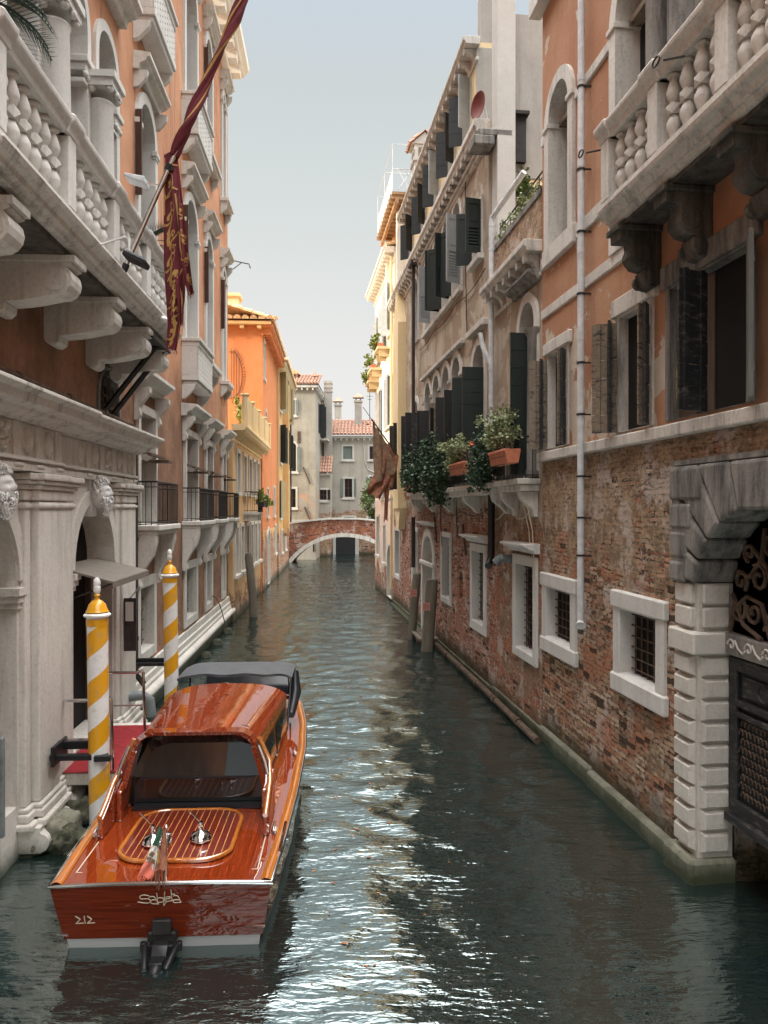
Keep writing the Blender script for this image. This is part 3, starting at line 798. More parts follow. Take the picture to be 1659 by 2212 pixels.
# ---- water portico
PP = -.1
AR = [H(6.9, 8.75, .6, 4.1, True), H(10.6, 12.5, .6, 4.1, True)]
q = MB(); wall(q, 4, 13.72, -.1, 4.4, PP, AR, .42)
q.face([(13.72, PP, -.1), (13.72, PP, 4.4), (13.72, PW, 4.4), (13.72, PW, -.1)])
port = q.build('portico', m['stone_portico'], P.ob, P, recalc=False)
def pil(a, b, pr, zb=.55):
    q = MB(); q.box(a, b, PP - .02, pr, zb, 4.08)
    for z, h, e in ((4.0, .06, .03), (4.09, .13, .015), (4.22, .06, .05), (4.28, .05, .09), (4.33, .08, .12)): q.box(a - e, b + e, PP - .02, pr + e, z, z + h - .002)
    zz = zb
    for h, e in ((.06, .035), (.10, .06), (.08, .11)):
        zz -= h; q.box(a - e, b + e, PP - .02, pr + e, zz, zz + h - .002)
    o = q.build('pilaster', m['stone_portico'], port, P, bevel=.02, seg=2)
    return o
for a, b, pr in ((5.7, 6.5, .06), (9.0, 9.68, .06), (9.78, 10.38, -.01), (12.78, 13.62, -.01), (6.5, 6.75, -.03), (8.82, 8.98, -.03), (12.55, 12.76, -.05)):
    pil(a, b, pr)
q = MB()                                    # big torus base courses along the water
for a, b, e in ((4, 6.85, .14), (8.78, 9.72, .14), (9.72, 10.55, .08), (12.52, 13.7, .08)):
    q.cut()
    prf = [(PP - .1, -.02), (e + .0, -.02), (e + .03, .0)] + [(e + .02 + .08 * math.sin(t), .1 - .1 * math.cos(t)) for t in [pi * i / 6 for i in range(7)]] + [(e, .22), (e, .27), (PP - .1, .3)]
    prf = [(p, z + .06) for p, z in prf]
    q.prism(prf, 'Y', a, b)
q.build('base_moulding', m['stone_portico'], port, P, smooth=40)
q = MB()
for a, b in ((4, 6.8), (8.8, 10.4), (12.6, 13.7)): q.box(a, b, PP - .1, .06, -.6, .03)
q.build('pier', m['stone_plinth'], port, P, bevel=.03)
# imposts inside the arches and archivolts
for h in AR:
    q = MB()
    ring_o, ring_i = arcpts(h, .2, 16), arcpts(h, .0, 16)
    for i in range(16):
        q.face([(ring_o[i][0], PP + .04, ring_o[i][1]), (ring_o[i+1][0], PP + .04, ring_o[i+1][1]), (ring_i[i+1][0], PP + .04, ring_i[i+1][1]), (ring_i[i][0], PP + .04, ring_i[i][1])])
        q.face([(ring_o[i][0], PP + .04, ring_o[i][1]), (ring_o[i+1][0], PP + .04, ring_o[i+1][1]), (ring_o[i+1][0], PP, ring_o[i+1][1]), (ring_o[i][0], PP, ring_o[i][1])])
        q.face([(ring_i[i][0], PP + .04, ring_i[i][1]), (ring_i[i+1][0], PP + .04, ring_i[i+1][1]), (ring_i[i+1][0], PP - .4, ring_i[i+1][1]), (ring_i[i][0], PP - .4, ring_i[i][1])])
    for y in (h['a'], h['b']):
        s = 1 if y == h['a'] else -1
        for z, hh, e in ((2.86, .07, .05), (2.93, .08, .09), (3.01, .09, .13)): q.box(min(y - .1 * s, y + s * e), max(y - .1 * s, y + s * e), PP - .4, PP + e * .6, z, z + hh - .002)
    q.build('archivolt', m['stone_portico'], port, P, recalc=False)
# entablature
q = MB()
for a, b, e in ((4, 9.70, .09), (9.95, 13.64, .0)):
    q.box(a, b, PP - .02, e, 4.42, 4.5); q.box(a, b, PP - .02, e - .02, 4.5, 4.53)
    q.box(a, b, PP - .02, e + .03, 4.53, 4.57); q.box(a, b, PP - .02, e - .03, 4.57, 4.95)
    n = int((b - a) / .62)
    for i in range(n):
        y = b - .12 - i * .62
        for k in range(3): q.box(y - .1 + k * .068, y - .1 + k * .068 + .05, e - .03, e + .0, 4.57, 4.95)
        q.box(y - .12, y + .11, e - .03, e + .02, 4.465, 4.5)
ent = q.build('entablature', m['stone_portico'], port, P, bevel=.006)
q = MB()                                    # carved metopes: shields and masks between triglyphs
for a, b, e in ((4, 9.70, .09), (9.95, 13.64, .0)):
    n = int((b - a) / .62)
    for i in range(n):
        y = b - .43 - i * .62
        if y < a + .15: continue
        q.cut()
        if i % 3 < 2:
            q.ball((y, e - .03, 4.76), (.12, .045, .16), 12, 8); q.ball((y, e + .0, 4.76), (.06, .04, .09), 8, 6)
        else:
            for k in range(7): q.ball((y + rnd.uniform(-.09, .09), e - .02, 4.64 + k * .04), (.045, .04, .04), 6, 5)
            q.ball((y, e - .01, 4.86), (.06, .05, .05), 8, 6)
q.build('carved_frieze', m['stone_portico'], ent, P, smooth=60)
q = MB()
q.prism([(PW, 4.955), (.05, 4.955), (.07, 4.99), (.2, 5.02), (.22, 5.06), (.36, 5.08), (.38, 5.17), (.46, 5.2), (.46, 5.24), (PW, 5.34)], 'Y', 9.9, 13.75)
q.prism([(PW, 4.955), (.13, 4.955), (.15, 4.99), (.28, 5.02), (.3, 5.06), (.42, 5.08), (.44, 5.17), (.52, 5.2), (.52, 5.24), (PW, 5.34)], 'Y', 4, 9.9)
q.build('portico_cornice', m['stone_balcony'], port, P, bevel=.006)
# bearded keystone heads
def bust(y, lab):
    q = MB(); c0 = (y, PP + .12, 4.22)
    Q = lambda dx, dp, dz: (y + dx * 1.15, PP + .13 + dp * 1.0, 4.22 + dz * 1.15)
    q.prism([(y - .14, 4.42), (y + .14, 4.42), (y + .1, 3.88), (y - .1, 3.88)], 'p', PP - .1, PP + .05)
    r = random.Random(3)
    def fn(u, v):                                  # skull and face as one surface
        th = 2 * pi * u; ph = pi * v; x = math.sin(ph) * math.cos(th); yy = math.sin(ph) * math.sin(th); z = math.cos(ph)
        rx, ry, rz = .125, .15, .19
        X, Y_, Z = x * rx, yy * ry, z * rz
        if yy > 0:
            f = yy
            Y_ += .022 * math.exp(-((z - .32) / .12) ** 2) * f                                   # brow
            Y_ += .055 * math.exp(-(x / .14) ** 2 - ((z - .02) / .2) ** 2) * f                    # nose
            for sx in (-1, 1): Y_ -= .03 * math.exp(-((x - sx * .38) / .18) ** 2 - ((z - .17) / .11) ** 2) * f
            for sx in (-1, 1): Y_ += .014 * math.exp(-((x - sx * .38) / .1) ** 2 - ((z - .17) / .06) ** 2) * f
            for sx in (-1, 1): Y_ += .02 * math.exp(-((x - sx * .45) / .2) ** 2 - ((z + .08) / .15) ** 2) * f
            Y_ += .022 * math.exp(-(x / .3) ** 2 - ((z + .34) / .07) ** 2) * f - .02 * math.exp(-(x / .3) ** 2 - ((z + .27) / .04) ** 2) * f
        return Q(X, Y_, Z)
    q.grid(fn, 48, 40, True)
    def curl(c, s):                                # spiral lock
        n = 7; a0 = r.uniform(0, 6.3); ax = r.choice((-1, 1))
        q.tube([(c[0] + s * (1 - i / 8) * math.cos(a0 + ax * i * .9), c[1] + i * .004, c[2] + s * (1 - i / 8) * math.sin(a0 + ax * i * .9)) for i in range(n)], [s * .42 * (1 - i / 12) for i in range(n)], 6)
    for i in range(170):                            # hair
        t = r.uniform(0, 2 * pi); v = r.uniform(0.05, 1.5)
        x, yy, z = math.sin(v) * math.cos(t), math.sin(v) * math.sin(t), math.cos(v)
        if yy > .35 and z < .62: continue
        curl(Q(x * .135, yy * .158, z * .2 + .01), .027)
    for i in range(150):                            # beard
        t = r.uniform(.05, pi - .05); z = r.uniform(-.28, -.06); w = 1 - .55 * max(0, (-z - .12) / .16)
        if abs(math.cos(t)) < .35 and z > -.1: continue
        curl(Q(.13 * w * math.cos(t), .05 + .1 * w * math.sin(t) + .02, z), .028)
    for sx in (-1, 1): q.ball(Q(sx * .132, 0, .01), (.02, .035, .05), 8, 6)
    q.build('keystone_head', m['marble_bust'], port, P, smooth=70, label=lab)
bust(7.95, 'bearded stone head cut by the picture edge'); bust(11.4, 'bearded stone head over the doorway arch')
# doorway
h = AR[1]
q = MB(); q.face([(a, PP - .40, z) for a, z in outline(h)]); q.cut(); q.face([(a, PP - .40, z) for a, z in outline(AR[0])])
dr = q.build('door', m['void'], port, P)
q = MB()
for y in (h['a'] + .02, h['b'] - .12): q.box(y, y + .1, PP - .4, PP - .33, .6, 3.05)
q.box(h['a'], h['b'], PP - .4, PP - .32, 2.98, 3.08); q.box(h['a'] + .9, h['a'] + .98, PP - .4, PP - .34, .6, 3.0)
q.box(h['a'] + .12, h['a'] + .9, PP - .39, PP - .36, .6, 1.5)
q.build('door_frame', m['wood_brown'], dr, P)
q = MB()                                    # metal leaf at the frame edge
q.box(8.0, 8.06, PP - .1, PP + .16, .55, 1.6)
q.build('water_gate', m['pipe_grey'], port, P, bevel=.01)
# awning
q = MB(); q.m = None
pts = [(10.62, PP - .25, 3.2), (12.48, PP - .25, 3.2), (12.55, .46, 2.99), (10.55, .46, 2.99)]
q.face(pts); q.face([(a, b, c - .03) for a, b, c in pts]); 
for i in range(4):
    a, b = pts[i], pts[(i + 1) % 4]; q.face([a, b, (b[0], b[1], b[2] - .03), (a[0], a[1], a[2] - .03)])
q.box(10.55, 12.55, .45, .47, 2.9, 2.985)
aw = q.build('awning', m['awning'], port, P)
q = MB(); q.tube([(10.6, .44, 2.96), (10.6, PP, 2.75)], .012); q.cut(); q.tube([(12.5, .44, 2.96), (12.5, PP, 2.75)], .012); q.cut(); q.tube([(11.55, .4, 2.93), (11.55, PP - .2, 3.05)], .012)
q.build('awning_arm', m['iron'], aw, P)
# stepped plinth beyond the portico
q = MB()
q.box(13.8, 27, PW - .01, PW + .06, .3, .92)
q.prism([(PW, .3), (PW + .14, .3)] + [(PW + .14 + .09 * math.sin(t), .39 - .09 * math.cos(t)) for t in [pi * i / 6 for i in range(7)]] + [(PW + .12, .49), (PW + .12, .56), (PW + .09, .6), (PW + .09, .72), (PW + .05, .75), (PW, .76)], 'Y', 13.8, 27.3)
q.build('plinth', m['stone_portico'], P.ob, P, smooth=35)
q = MB(); q.box(13.8, 27, PW - .02, PW + .1, -.6, .3); q.build('footing', m['stone_plinth'], P.ob, P, bevel=.02)
# service pipes on the palace
q = MB(); q.tube([(4, PW + .12, 5.55), (8, PW + .12, 5.53), (13.75, PW + .12, 5.5), (13.86, PW + .12, 5.44), (13.9, PW + .12, 5.2)], .035)
for y in (5.5, 7.2, 8.9, 10.6, 12.2): q.tube([(y - .05, PW + .12, 5.53), (y + .05, PW + .12, 5.53)], .05); q.box(y - .01, y + .01, PW, PW + .12, 5.5, 5.52)
q.build('horizontal_pipe', m['iron_rust'], P.ob, P, smooth=40)
q = MB(); q.tube([(13.95, PW + .14, 5.1), (13.95, PW + .14, 1.0), (13.95, PW + .3, .8)], .055, 10)
for z in (1.6, 3.4): q.tube([(13.95, PW + .14, z), (13.95, PW + .14, z + .07)], .066, 10)
q.build('drainpipe', m['pipe_dark'], P.ob, P, smooth=40)
q = MB(); q.tube([(13.2, PP, .75), (13.2, .22, .78), (13.2, .33, .7), (13.2, .36, .42)], .085, 12); q.build('waste_pipe', m['pipe_grey'], P.ob, P, smooth=40)
# ---- great balcony
SB = PW
q = MB(); A0, A1 = 6.15, 13.3
q.prism([(SB, 6.82), (.68, 6.82), (.70, 6.86), (.75, 6.87), (.77, 6.92), (.83, 6.95), (.86, 7.01), (.8, 7.02), (.8, 7.05), (SB, 7.05)], 'Y', A0, A1)
bal = q.build('balcony', m['stone_balcony'], P.ob, P, bevel=.008)
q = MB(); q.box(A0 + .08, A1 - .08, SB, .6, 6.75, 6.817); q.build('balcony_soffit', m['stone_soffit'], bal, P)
b0 = None
for y in (6.9, 8.5, 10.15, 11.8, 13.05):
    q = MB(); scroll_bracket(q, y, .34, PW, .68, 6.75, 6.12)
    for s in (-1, 1): q.tube([(y + s * .14, .49, 6.5), (y + s * .19, .49, 6.5)], .13, 16); q.tube([(y + s * .14, PW + .1, 6.22), (y + s * .19, PW + .1, 6.22)], .07, 12)
    q.box(y - .2, y + .2, SB, .7, 6.68, 6.747)
    q.build('bracket', m['stone'], bal, P, bevel=.025, seg=2)
balustrade(P, bal, A0, A1, .66, 7.05, 8.05, [6.28, 8.0, 9.64, 11.3, 13.15], [6, 5, 5, 5], m['stone_white'], back=PW, endret=2)
# dark struts propping the balcony end
q = MB(); q.tube([(12.5, PW, 5.55), (12.6, .62, 6.72)], .045, 4); q.cut(); q.tube([(12.9, PW, 5.5), (12.95, .66, 6.72)], .045, 4)
q.box(11.9, 13.2, .3, .7, 6.66, 6.745)
q.build('prop', m['iron'], bal, P)

# ---------------------------------------------------------------- things on the palace
L = T('floodlight', 'small black floodlight on a white bracket under the balcony rail', 'floodlight', FL, 8.75, .8, 7.2)
q = MB(); q.tube([(8.72, .78, 6.98), (8.72, 1.12, 7.1), (8.72, 1.17, 7.08), (8.72, 1.17, 6.88)], .014, 6); q.build('arm', m['white_gloss'], L.ob, L)
q = MB(); q.m = Matrix.Translation((8.72, 1.24, 6.84)) @ Matrix.Rotation(R(-25), 4, 'X'); q.box(-.13, .13, -.12, .14, -.03, .03)
for k in range(6): q.box(-.12 + k * .045, -.1 + k * .045, -.1, .12, .03, .045)
q.build('lamp_head', m['black'], L.ob, L, bevel=.008)
L = T('floodlight', 'silver floodlight clamped to the angled flagpole', 'floodlight', FL, 9.95, 1.2, 8.0)
q = MB(); q.tube([(9.93, 1.22, 8.2), (9.93, 1.08, 8.22)], .012, 6); q.build('arm', m['steel'], L.ob, L)
q = MB(); q.prism([(.82, 8.26), (1.08, 8.18), (1.08, 8.26), (.82, 8.3)], 'Y', 9.8, 10.06); q.build('lamp_head', m['metal_pipe'], L.ob, L, bevel=.008)
L = T('floodlight', 'small white floodlight low on the balcony edge beside the hanging banner', 'floodlight', FL, 11.9, .82, 7.15)
q = MB(); q.tube([(11.9, .8, 6.95), (11.9, 1.05, 7.0)], .012, 6); q.build('arm', m['steel'], L.ob, L)
q = MB(); q.ball((11.9, .86, 6.93), (.09, .08, .05), 10, 6); q.build('lamp_head', m['white_gloss'], L.ob, L, smooth=60)
L = T('security_camera', 'white bullet camera on the brick wall beside the portico', 'camera', FL, 14.05, PW, 2.75)
q = MB(); q.tube([(14.15, PW, 2.78), (14.15, PW + .1, 2.76)], .015, 6); q.build('mount', m['white_gloss'], L.ob, L)
q = MB(); q.tube([(14.22, PW + .08, 2.76), (14.06, PW + .16, 2.72)], .04, 10); q.build('body', m['white_gloss'], L.ob, L, smooth=40)
S = T('wall_sign', 'white plaque with a round green emblem beside a framed menu holder on the portico end', 'sign', FL, 13.2, 0, 1.6)
q = MB(); q.box(12.98, 13.5, .0, .025, 1.66, 2.05); q.build('plaque', m['sign_white'], S.ob, S, bevel=.004)
q = MB(); q.tube([(13.24, .026, 1.86), (13.24, .03, 1.86)], .11, 24); q.build('emblem', m['sign_green'], S.ob, S)
q = MB(); q.tube([(13.24, .03, 1.86), (13.24, .032, 1.86)], .0, 3) if 0 else q.tube([(13.16, .034, 1.82), (13.2, .034, 1.87), (13.25, .034, 1.85), (13.31, .034, 1.9)], .008, 5); q.build('emblem_mark', m['sign_white'], S.ob, S)
q = MB(); q.box(12.8, 12.84, .0, .2, 1.62, 2.5); q.tube([(12.82, .1, 2.5), (13.4, .1, 2.62)], .012, 6); q.box(12.79, 12.85, .02, .06, 2.1, 2.48); q.box(12.79, 12.85, .13, .17, 2.1, 2.48); q.build('menu_frame', m['pipe_dark'], S.ob, S)
q = MB(); q.box(12.784, 12.79, .03, .16, 2.12, 2.44); q.build('menu_card', m['sign_white'], S.ob, S)
L = T('lantern_bracket', 'grey iron hook bracket on the far corner of the orange palace', 'bracket', FL, 26.9, PW, 12.4)
q = MB(); q.tube([(26.9, PW, 12.7), (26.9, PW + .75, 12.55), (26.9, PW + .8, 12.4)], .025, 6); q.tube([(26.9, PW, 12.2), (26.9, PW + .5, 12.6)], .02, 6); q.build('arm', m['pipe_grey'], L.ob, L)
# landing, carpet, rails
L = T('landing_stage', 'low landing at the doorway covered with a red carpet', 'landing', FL, 10.7, .2, 0)
q = MB(); q.box(9.95, 12.3, PP - .35, .68, .4, .56); q.build('deck', m['stone_portico'], L.ob, L, bevel=.01)
q = MB(); q.box(9.94, 12.1, PP - .3, .7, .562, .575); q.box(9.94, 11.6, .69, .70, .4, .57); q.build('carpet', m['carpet'], L.ob, L)
q = MB(); [(q.cut(), q.box(y, y + .15, .5, .65, -.6, .4)) for y in (10.1, 11.6)]; q.build('support', m['wood_post'], L.ob, L)
for y, lab in ((9.97, 'steel handrail on the near side of the red carpeted landing'), (11.65, 'steel handrail on the far side of the red carpeted landing')):
    L = T('handrail', lab, 'handrail', FL, y, .3, .57, group='handrails of the landing')
    q = MB(); q.tube([(y, PP, 1.5), (y, .5, 1.5), (y, .58, 1.53), (y, .6, 1.5), (y, .62, .57)], .022, 8); q.build('rail', m['steel'], L.ob, L, smooth=40)
    q = MB(); q.tube([(y, .62, 1.0), (y, PP, 1.0)], .012, 6); q.build('crossbar', m['steel'], L.ob, L, smooth=40)
# mooring poles
def barber(name, label, X, Y, zt, lean, r=.125):
    L = T(name, label, 'mooring pole', FW, X, Y, 0, group='yellow and white striped mooring poles')
    q = MB(); q.lathe((X, Y, -.8), [(r, 0), (r, zt + .8)], 28); q.build('shaft', m['stripe'], L.ob, L, smooth=40)
    q = MB(); q.lathe((X, Y, zt), [(r * 1.05, -.1), (r * 1.05, -.02), (r * .9, .0), (r * .92, .06), (r * 1.1, .07), (r * .95, .1), (r * .8, .16), (r * .5, .2), (r * .22, .22), (r * .2, .25), (r * .32, .27), (r * .14, .3)], 24); q.build('cap', m['yellow'], L.ob, L, smooth=40)
    q = MB(); q.lathe((X, Y, zt), [(r * 1.0, .0), (r * 1.28, .015), (r * 1.3, .035), (r * 1.1, .055)], 24); q.build('collar', m['white_gloss'], L.ob, L, smooth=40)
    q = MB(); q.lathe((X, Y, zt + .29), [(r * .2, 0), (r * .34, .03), (r * .36, .08), (r * .3, .1), (r * .36, .12), (r * .3, .17), (r * .12, .2)], 16); q.build('finial', m['white_gloss'], L.ob, L, smooth=40)
    L.ob.rotation_euler = (0, lean, 0)
    return L
barber('mooring_pole', 'yellow and white striped pole beside the boat at the portico arch', -3.50, 9.45, 2.66, R(-.6))
barber('mooring_pole', 'yellow and white striped pole past the cabin of the boat, by the dark drainpipe', -3.78, 13.7, 2.78, R(-.8))
L = T('pole_bracket', 'black steel bracket holding the near striped pole to the pilaster', 'bracket', FL, 9.3, 0, .95)
q = MB(); q.box(9.3, 9.38, .0, .74, .93, 1.0); q.box(9.56, 9.62, .0, .5, .99, 1.09); q.box(9.22, 9.7, .1, .14, .88, 1.12); q.box(9.24, 9.3, .6, .8, .93, 1.0); q.build('arm', m['black'], L.ob, L, bevel=.006)
L = T('pole_bracket', 'black steel bracket holding the far striped pole to the wall', 'bracket', FL, 13.8, 0, 1.1)
q = MB(); q.box(13.78, 13.84, PW, .65, 1.16, 1.22); q.box(13.9, 13.96, PW, .5, 1.2, 1.28); q.box(13.7, 14, PW, PW + .05, 1.1, 1.34); q.build('arm', m['black'], L.ob, L, bevel=.006)
# rocks by the portico foot
for i, (Y, p, s, lab) in enumerate([(9.15, .2, .26, 'mossy pale rock below the near pilaster'), (9.75, .22, .2, 'smaller mossy rock between pilaster and striped pole'), (10.4, .3, .22, 'dark mossy rock behind the near striped pole'), (9.0, .42, .17, 'wet green rock half under water beside the boat stern')]):
    L = T('rock', lab, 'rock', FL, Y, p, 0, group='mossy rocks at the palace foot', single=True)
    q = MB(); sd = Vector((i * 3.1, 7, 2))
    def fn(u, v, s=s, Y=Y, p=p, sd=sd):
        d = Vector((math.sin(pi * v) * math.cos(2 * pi * u), math.sin(pi * v) * math.sin(2 * pi * u), math.cos(pi * v)))
        r = s * (1 + .45 * noise.noise(d * 1.6 + sd) + .18 * noise.noise(d * 5 + sd)); return (Y + d.x * r * 1.3, p + d.y * r, .08 + d.z * r * 1.0)
    q.grid(fn, 40, 24, True); q.build('rock', m['moss'] if i > 0 else m['stone_plinth'], None, L, smooth=60)
for i, (Y, s) in enumerate([(22.6, .22), (24.7, .2), (20.6, .18)]):
    L = T('fender_stone', ['round stone fender with a rope, middle of three along the plinth', 'round dark stone fender farthest along the plinth', 'round stone fender nearest the striped poles'][i], 'stone', FL, Y, .1, 0, group='stone fenders below the plinth', single=True)
    q = MB(); q.lathe((Y, .06, -.4), [(s * .7, 0), (s * .75, .3), (s * .75, .44), (s * .6, .52), (s * .3, .56)], 14); q.build('fender_stone', m['moss'], None, L, smooth=60)
L = T('mooring_rope', 'slack rope hanging from the plinth wall to a fender stone', 'rope', FL, 23.2, .05, .5, single=True)
q = MB(); q.tube([(23.2 + t * .5, PW + .06 + .32 * t, 1.35 - 1.0 * t * t) for t in [i / 8 for i in range(9)]], .015, 6); q.build('mooring_rope', m['iron_rust'], None, L)
# palms on the balcony
def palm(Y, p, z, s, label, n=22, seed=1):
    L = T('potted_palm', label, 'palm', FL, Y, p, z, group='potted palms on the balcony'); r = random.Random(seed)
    q = MB(); q.lathe((Y, p, z), [(.16 * s, 0), (.2 * s, .3 * s), (.22 * s, .32 * s)], 14); q.build('pot', m['terracotta'], L.ob, L, smooth=40)
    q = MB(); q.lathe((Y, p, z + .3 * s), [(.07 * s, 0), (.08 * s, .4 * s), (.05 * s, .55 * s)], 8); q.build('trunk', m['wood_post'], L.ob, L)
    q = MB()
    for i in range(n):
        az = r.uniform(0, 2 * pi); el = r.uniform(.3, 1.35); Ln = s * r.uniform(.8, 1.15); prev = Vector((Y, p, z + .8 * s)); pts = [prev]
        for k in range(12):
            e = el - k * .13; prev = prev + Vector((math.cos(az) * math.cos(e), math.sin(az) * math.cos(e), math.sin(e))) * Ln / 12; pts.append(prev)
        q.tube(pts, .008 * s, 4)
        for k in range(2, 13):
            for h_ in (0, .5):
                o = pts[k - 1].lerp(pts[k], h_); d = (pts[k] - pts[k-1]).normalized(); sd = d.cross(Vector((0, 0, 1))).normalized(); ll = .3 * s * math.sin(pi * min(1, (k + 1) / 14.5)) + .05
                for sg in (-1, 1):
                    e = o + (sd * sg + d * .7 + Vector((0, 0, .25))).normalized() * ll; w = Vector((0, 0, .007 * s)) + d * .011 * s
                    q.face([o - w, o + w, e])
    q.build('fronds', m['palm'], L.ob, L, recalc=False)
palm(6.75, .2, 7.7, 1.0, 'large dark potted palm spilling over the near end of the balcony rail', 30, 4)
palm(12.75, .3, 7.6, .8, 'small potted palm at the far end of the balcony behind the banner', 18, 5)
palm(15.3, .05, 7.6, .5, 'little palm at the window past the balcony end', 12, 6)
# ---- flagpole and banner
L = T('flagpole', 'angled steel flagpole leaning over the canal from the balcony', 'flagpole', FW, 0, 0, 0)
B0 = FL.w(9.85, .8, 7.05); B0 = Vector((B0.x, B0.y, B0.z)); D = Vector((1.5, .05, 3.45)).normalized()
L.o = Vector(B0); L.ob.location = B0
ax = lambda t: B0 + D * t
q = MB(); q.tube([ax(0), ax(1.75)], .032, 12); q.tube([ax(1.7), ax(5.5)], .024, 12); q.build('pole', m['steel'], L.ob, L, smooth=40)
q = MB(); q.tube([ax(1.42), ax(1.5)], .05, 10); q.box(*[c for i in range(3) for c in (ax(1.44)[i] - .03 + (.04 if i == 0 else 0), ax(1.44)[i] + .03 + (.04 if i == 0 else 0))]); q.cut(); q.tube([ax(-.05), ax(.1)], .045, 10); q.build('clamp', m['black'], L.ob, L)
BN = T('banner', 'long maroon banner with gold scrollwork wrapped round the flagpole and hanging in tatters', 'banner', FW, *ax(1.6)); 
# wrapped part: lobed twisted tube
q = MB(); u_ = D.orthogonal().normalized(); v_ = D.cross(u_)
def wrap(u, v):
    t = 1.62 + v * 3.2; a = 2 * pi * u; tw = v * 9.0; r0 = .03 + .035 * (1 - v) ** .8 * min(1, .35 + v * 6) + .012 * math.sin(v * 13)
    r = r0 * (1 + .38 * math.cos(2 * (a - tw)) + .12 * math.cos(5 * (a - tw * 1.3))) + .003
    return ax(t) + u_ * (r * math.cos(a)) + v_ * (r * math.sin(a))
q.grid(wrap, 36, 90, True); q.build('wrapped_cloth', m['cloth_red'], BN.ob, BN, smooth=75)
q = MB()
for tt, a0, w in ((0, .3, .05), (.02, 2.6, .025), (.2, 4.2, .035)):
    def rib(u, v, a0=a0, w=w, tt=tt):
        vv = tt + (.62 - tt * .5) * v; a = a0 + vv * 9 + (u - .5) * w * 9; p = Vector(wrap(a / 2 / pi % 1., min(vv, 1)))
        c = ax(1.62 + vv * 3.2); return c + (p - c) * 1.06
    q.grid(rib, 3, 60)
q.build('gold_trim', m['cloth_gold'], BN.ob, BN, recalc=False)
# hanging parts: cloth in (s,t) with folds; px() turns the silhouette into metres on the plane through the knot
K = ax(1.72); Yb = K.y
def px(u, v): return ((u - U0) / F0 * Yb, CH + (V0 - v) / F0 * Yb)
AS = 9.
def strip(left, right, depth, nm, ph, pats):
    """left/right: polylines (u,v) top->bottom; the strip between them with soft vertical folds"""
    def samp(pl, t):
        t *= len(pl) - 1; i = min(int(t), len(pl) - 2); f = t - i
        return (pl[i][0] * (1 - f) + pl[i+1][0] * f, pl[i][1] * (1 - f) + pl[i+1][1] * f)
    def S(s, t, lift=0.):
        a, b = samp(left, t), samp(right, t); u, v = a[0] * (1 - s) + b[0] * s, a[1] * (1 - s) + b[1] * s
        x, z = px(u, v); f = (.035 * math.sin(s * 7 + ph + t * 2.3) + .014 * math.sin(s * 17 + t * 5 + ph)) * min(1, t * 4 + .25)
        return Vector((x, Yb + depth + f - lift, z))
    q = MB(); q.grid(lambda s, t: S(s, t), 24, 90)
    r = random.Random(5)                                     # frayed threads
    for i in range(26):
        s = r.random(); o = S(s, 1); q.tube([o, o + Vector((r.uniform(-.02, .02), 0, -r.uniform(.01, .07)))], .0022, 3)
    q.build(nm, m['cloth_red'], BN.ob, BN, smooth=80, recalc=False)
    g_ = MB()
    def ribbon(pts, w):
        n = len(pts)
        for k in range(n - 1):
            a, b = pts[k], pts[k+1]; 
            def off(i):
                d = (pts[min(i + 1, n - 1)][0] - pts[max(i - 1, 0)][0], (pts[min(i + 1, n - 1)][1] - pts[max(i - 1, 0)][1]) * AS)
                l = math.hypot(*d) or 1; ww = w * (1 if callable(w) is False else 1) * (math.sin(pi * (i + .7) / (n + .4)) ** .6); return (-d[1] / l * ww, d[0] / l * ww / AS)
            o1, o2 = off(k), off(k + 1)
            cl = lambda s, t: S(min(.98, max(.02, s)), min(.995, max(0, t)), .006)
            g_.face([cl(a[0] + o1[0], a[1] + o1[1]), cl(b[0] + o2[0], b[1] + o2[1]), cl(b[0] - o2[0], b[1] - o2[1]), cl(a[0] - o1[0], a[1] - o1[1])])
    def scrollp(cs, ct, rad, flip, w=.085):
        ribbon([(cs + flip * rad * (1 - i / 22) * math.cos(i * .38 + .5), ct + rad / AS * (1 - i / 22) * math.sin(i * .38 + .5)) for i in range(20)], w)
        for k in range(2):
            a = .4 + k * 1.7; ribbon([(cs + flip * (rad * .95 + .07 * j) * math.cos(a - j * .16), ct + (rad * .95 + .07 * j) / AS * math.sin(a - j * .16)) for j in range(6)], w * .8)
        ribbon([(cs - flip * rad * .9 + flip * .03 * j, ct - rad / AS * .2 - .012 * j) for j in range(6)], w * .9)
    pats(ribbon, scrollp)
    g_.build('gold_embroidery', m['cloth_gold'], BN.ob, BN, recalc=False)
def pat1(rb, sc):
    rb([(.06, .02), (.05, .3)], .03)
    rb([(.1 + .34 * (1 + math.cos(a)) * .5 * 1.9 - .12, .175 + .06 * math.sin(a)) for a in [2 * pi * i / 24 for i in range(25)]], .05)
    for a in (.7, .7 + pi / 2): rb([(.42 + .13 * math.cos(a) * k, .175 + .024 * math.sin(a) * k) for k in (-1, -.4, .4, 1)], .08)
    rb([(.0, .125), (.6, .085), (.95, .1)], .045); rb([(0, .24), (.6, .215), (.98, .25)], .045)
    rb([(.7, .25), (.8, .5), (.9, .75), (.96, .98)], .045)
    for i, (s, t) in enumerate(((.35, .34), (.45, .45), (.3, .55), (.5, .64), (.35, .74), (.55, .83), (.4, .93))): sc(s, t, .27, 1 if i % 2 else -1)
def pat2(rb, sc):
    rb([(.1, .0), (.15, .5), (.3, 1)], .06)
    for i, (s, t) in enumerate(((.6, .2), (.6, .42), (.6, .64), (.62, .85))): sc(s, t, .28, 1 if i % 2 else -1, .09)
def pat3(rb, sc): rb([(.3, 0), (.5, .5), (.8, 1)], .09)
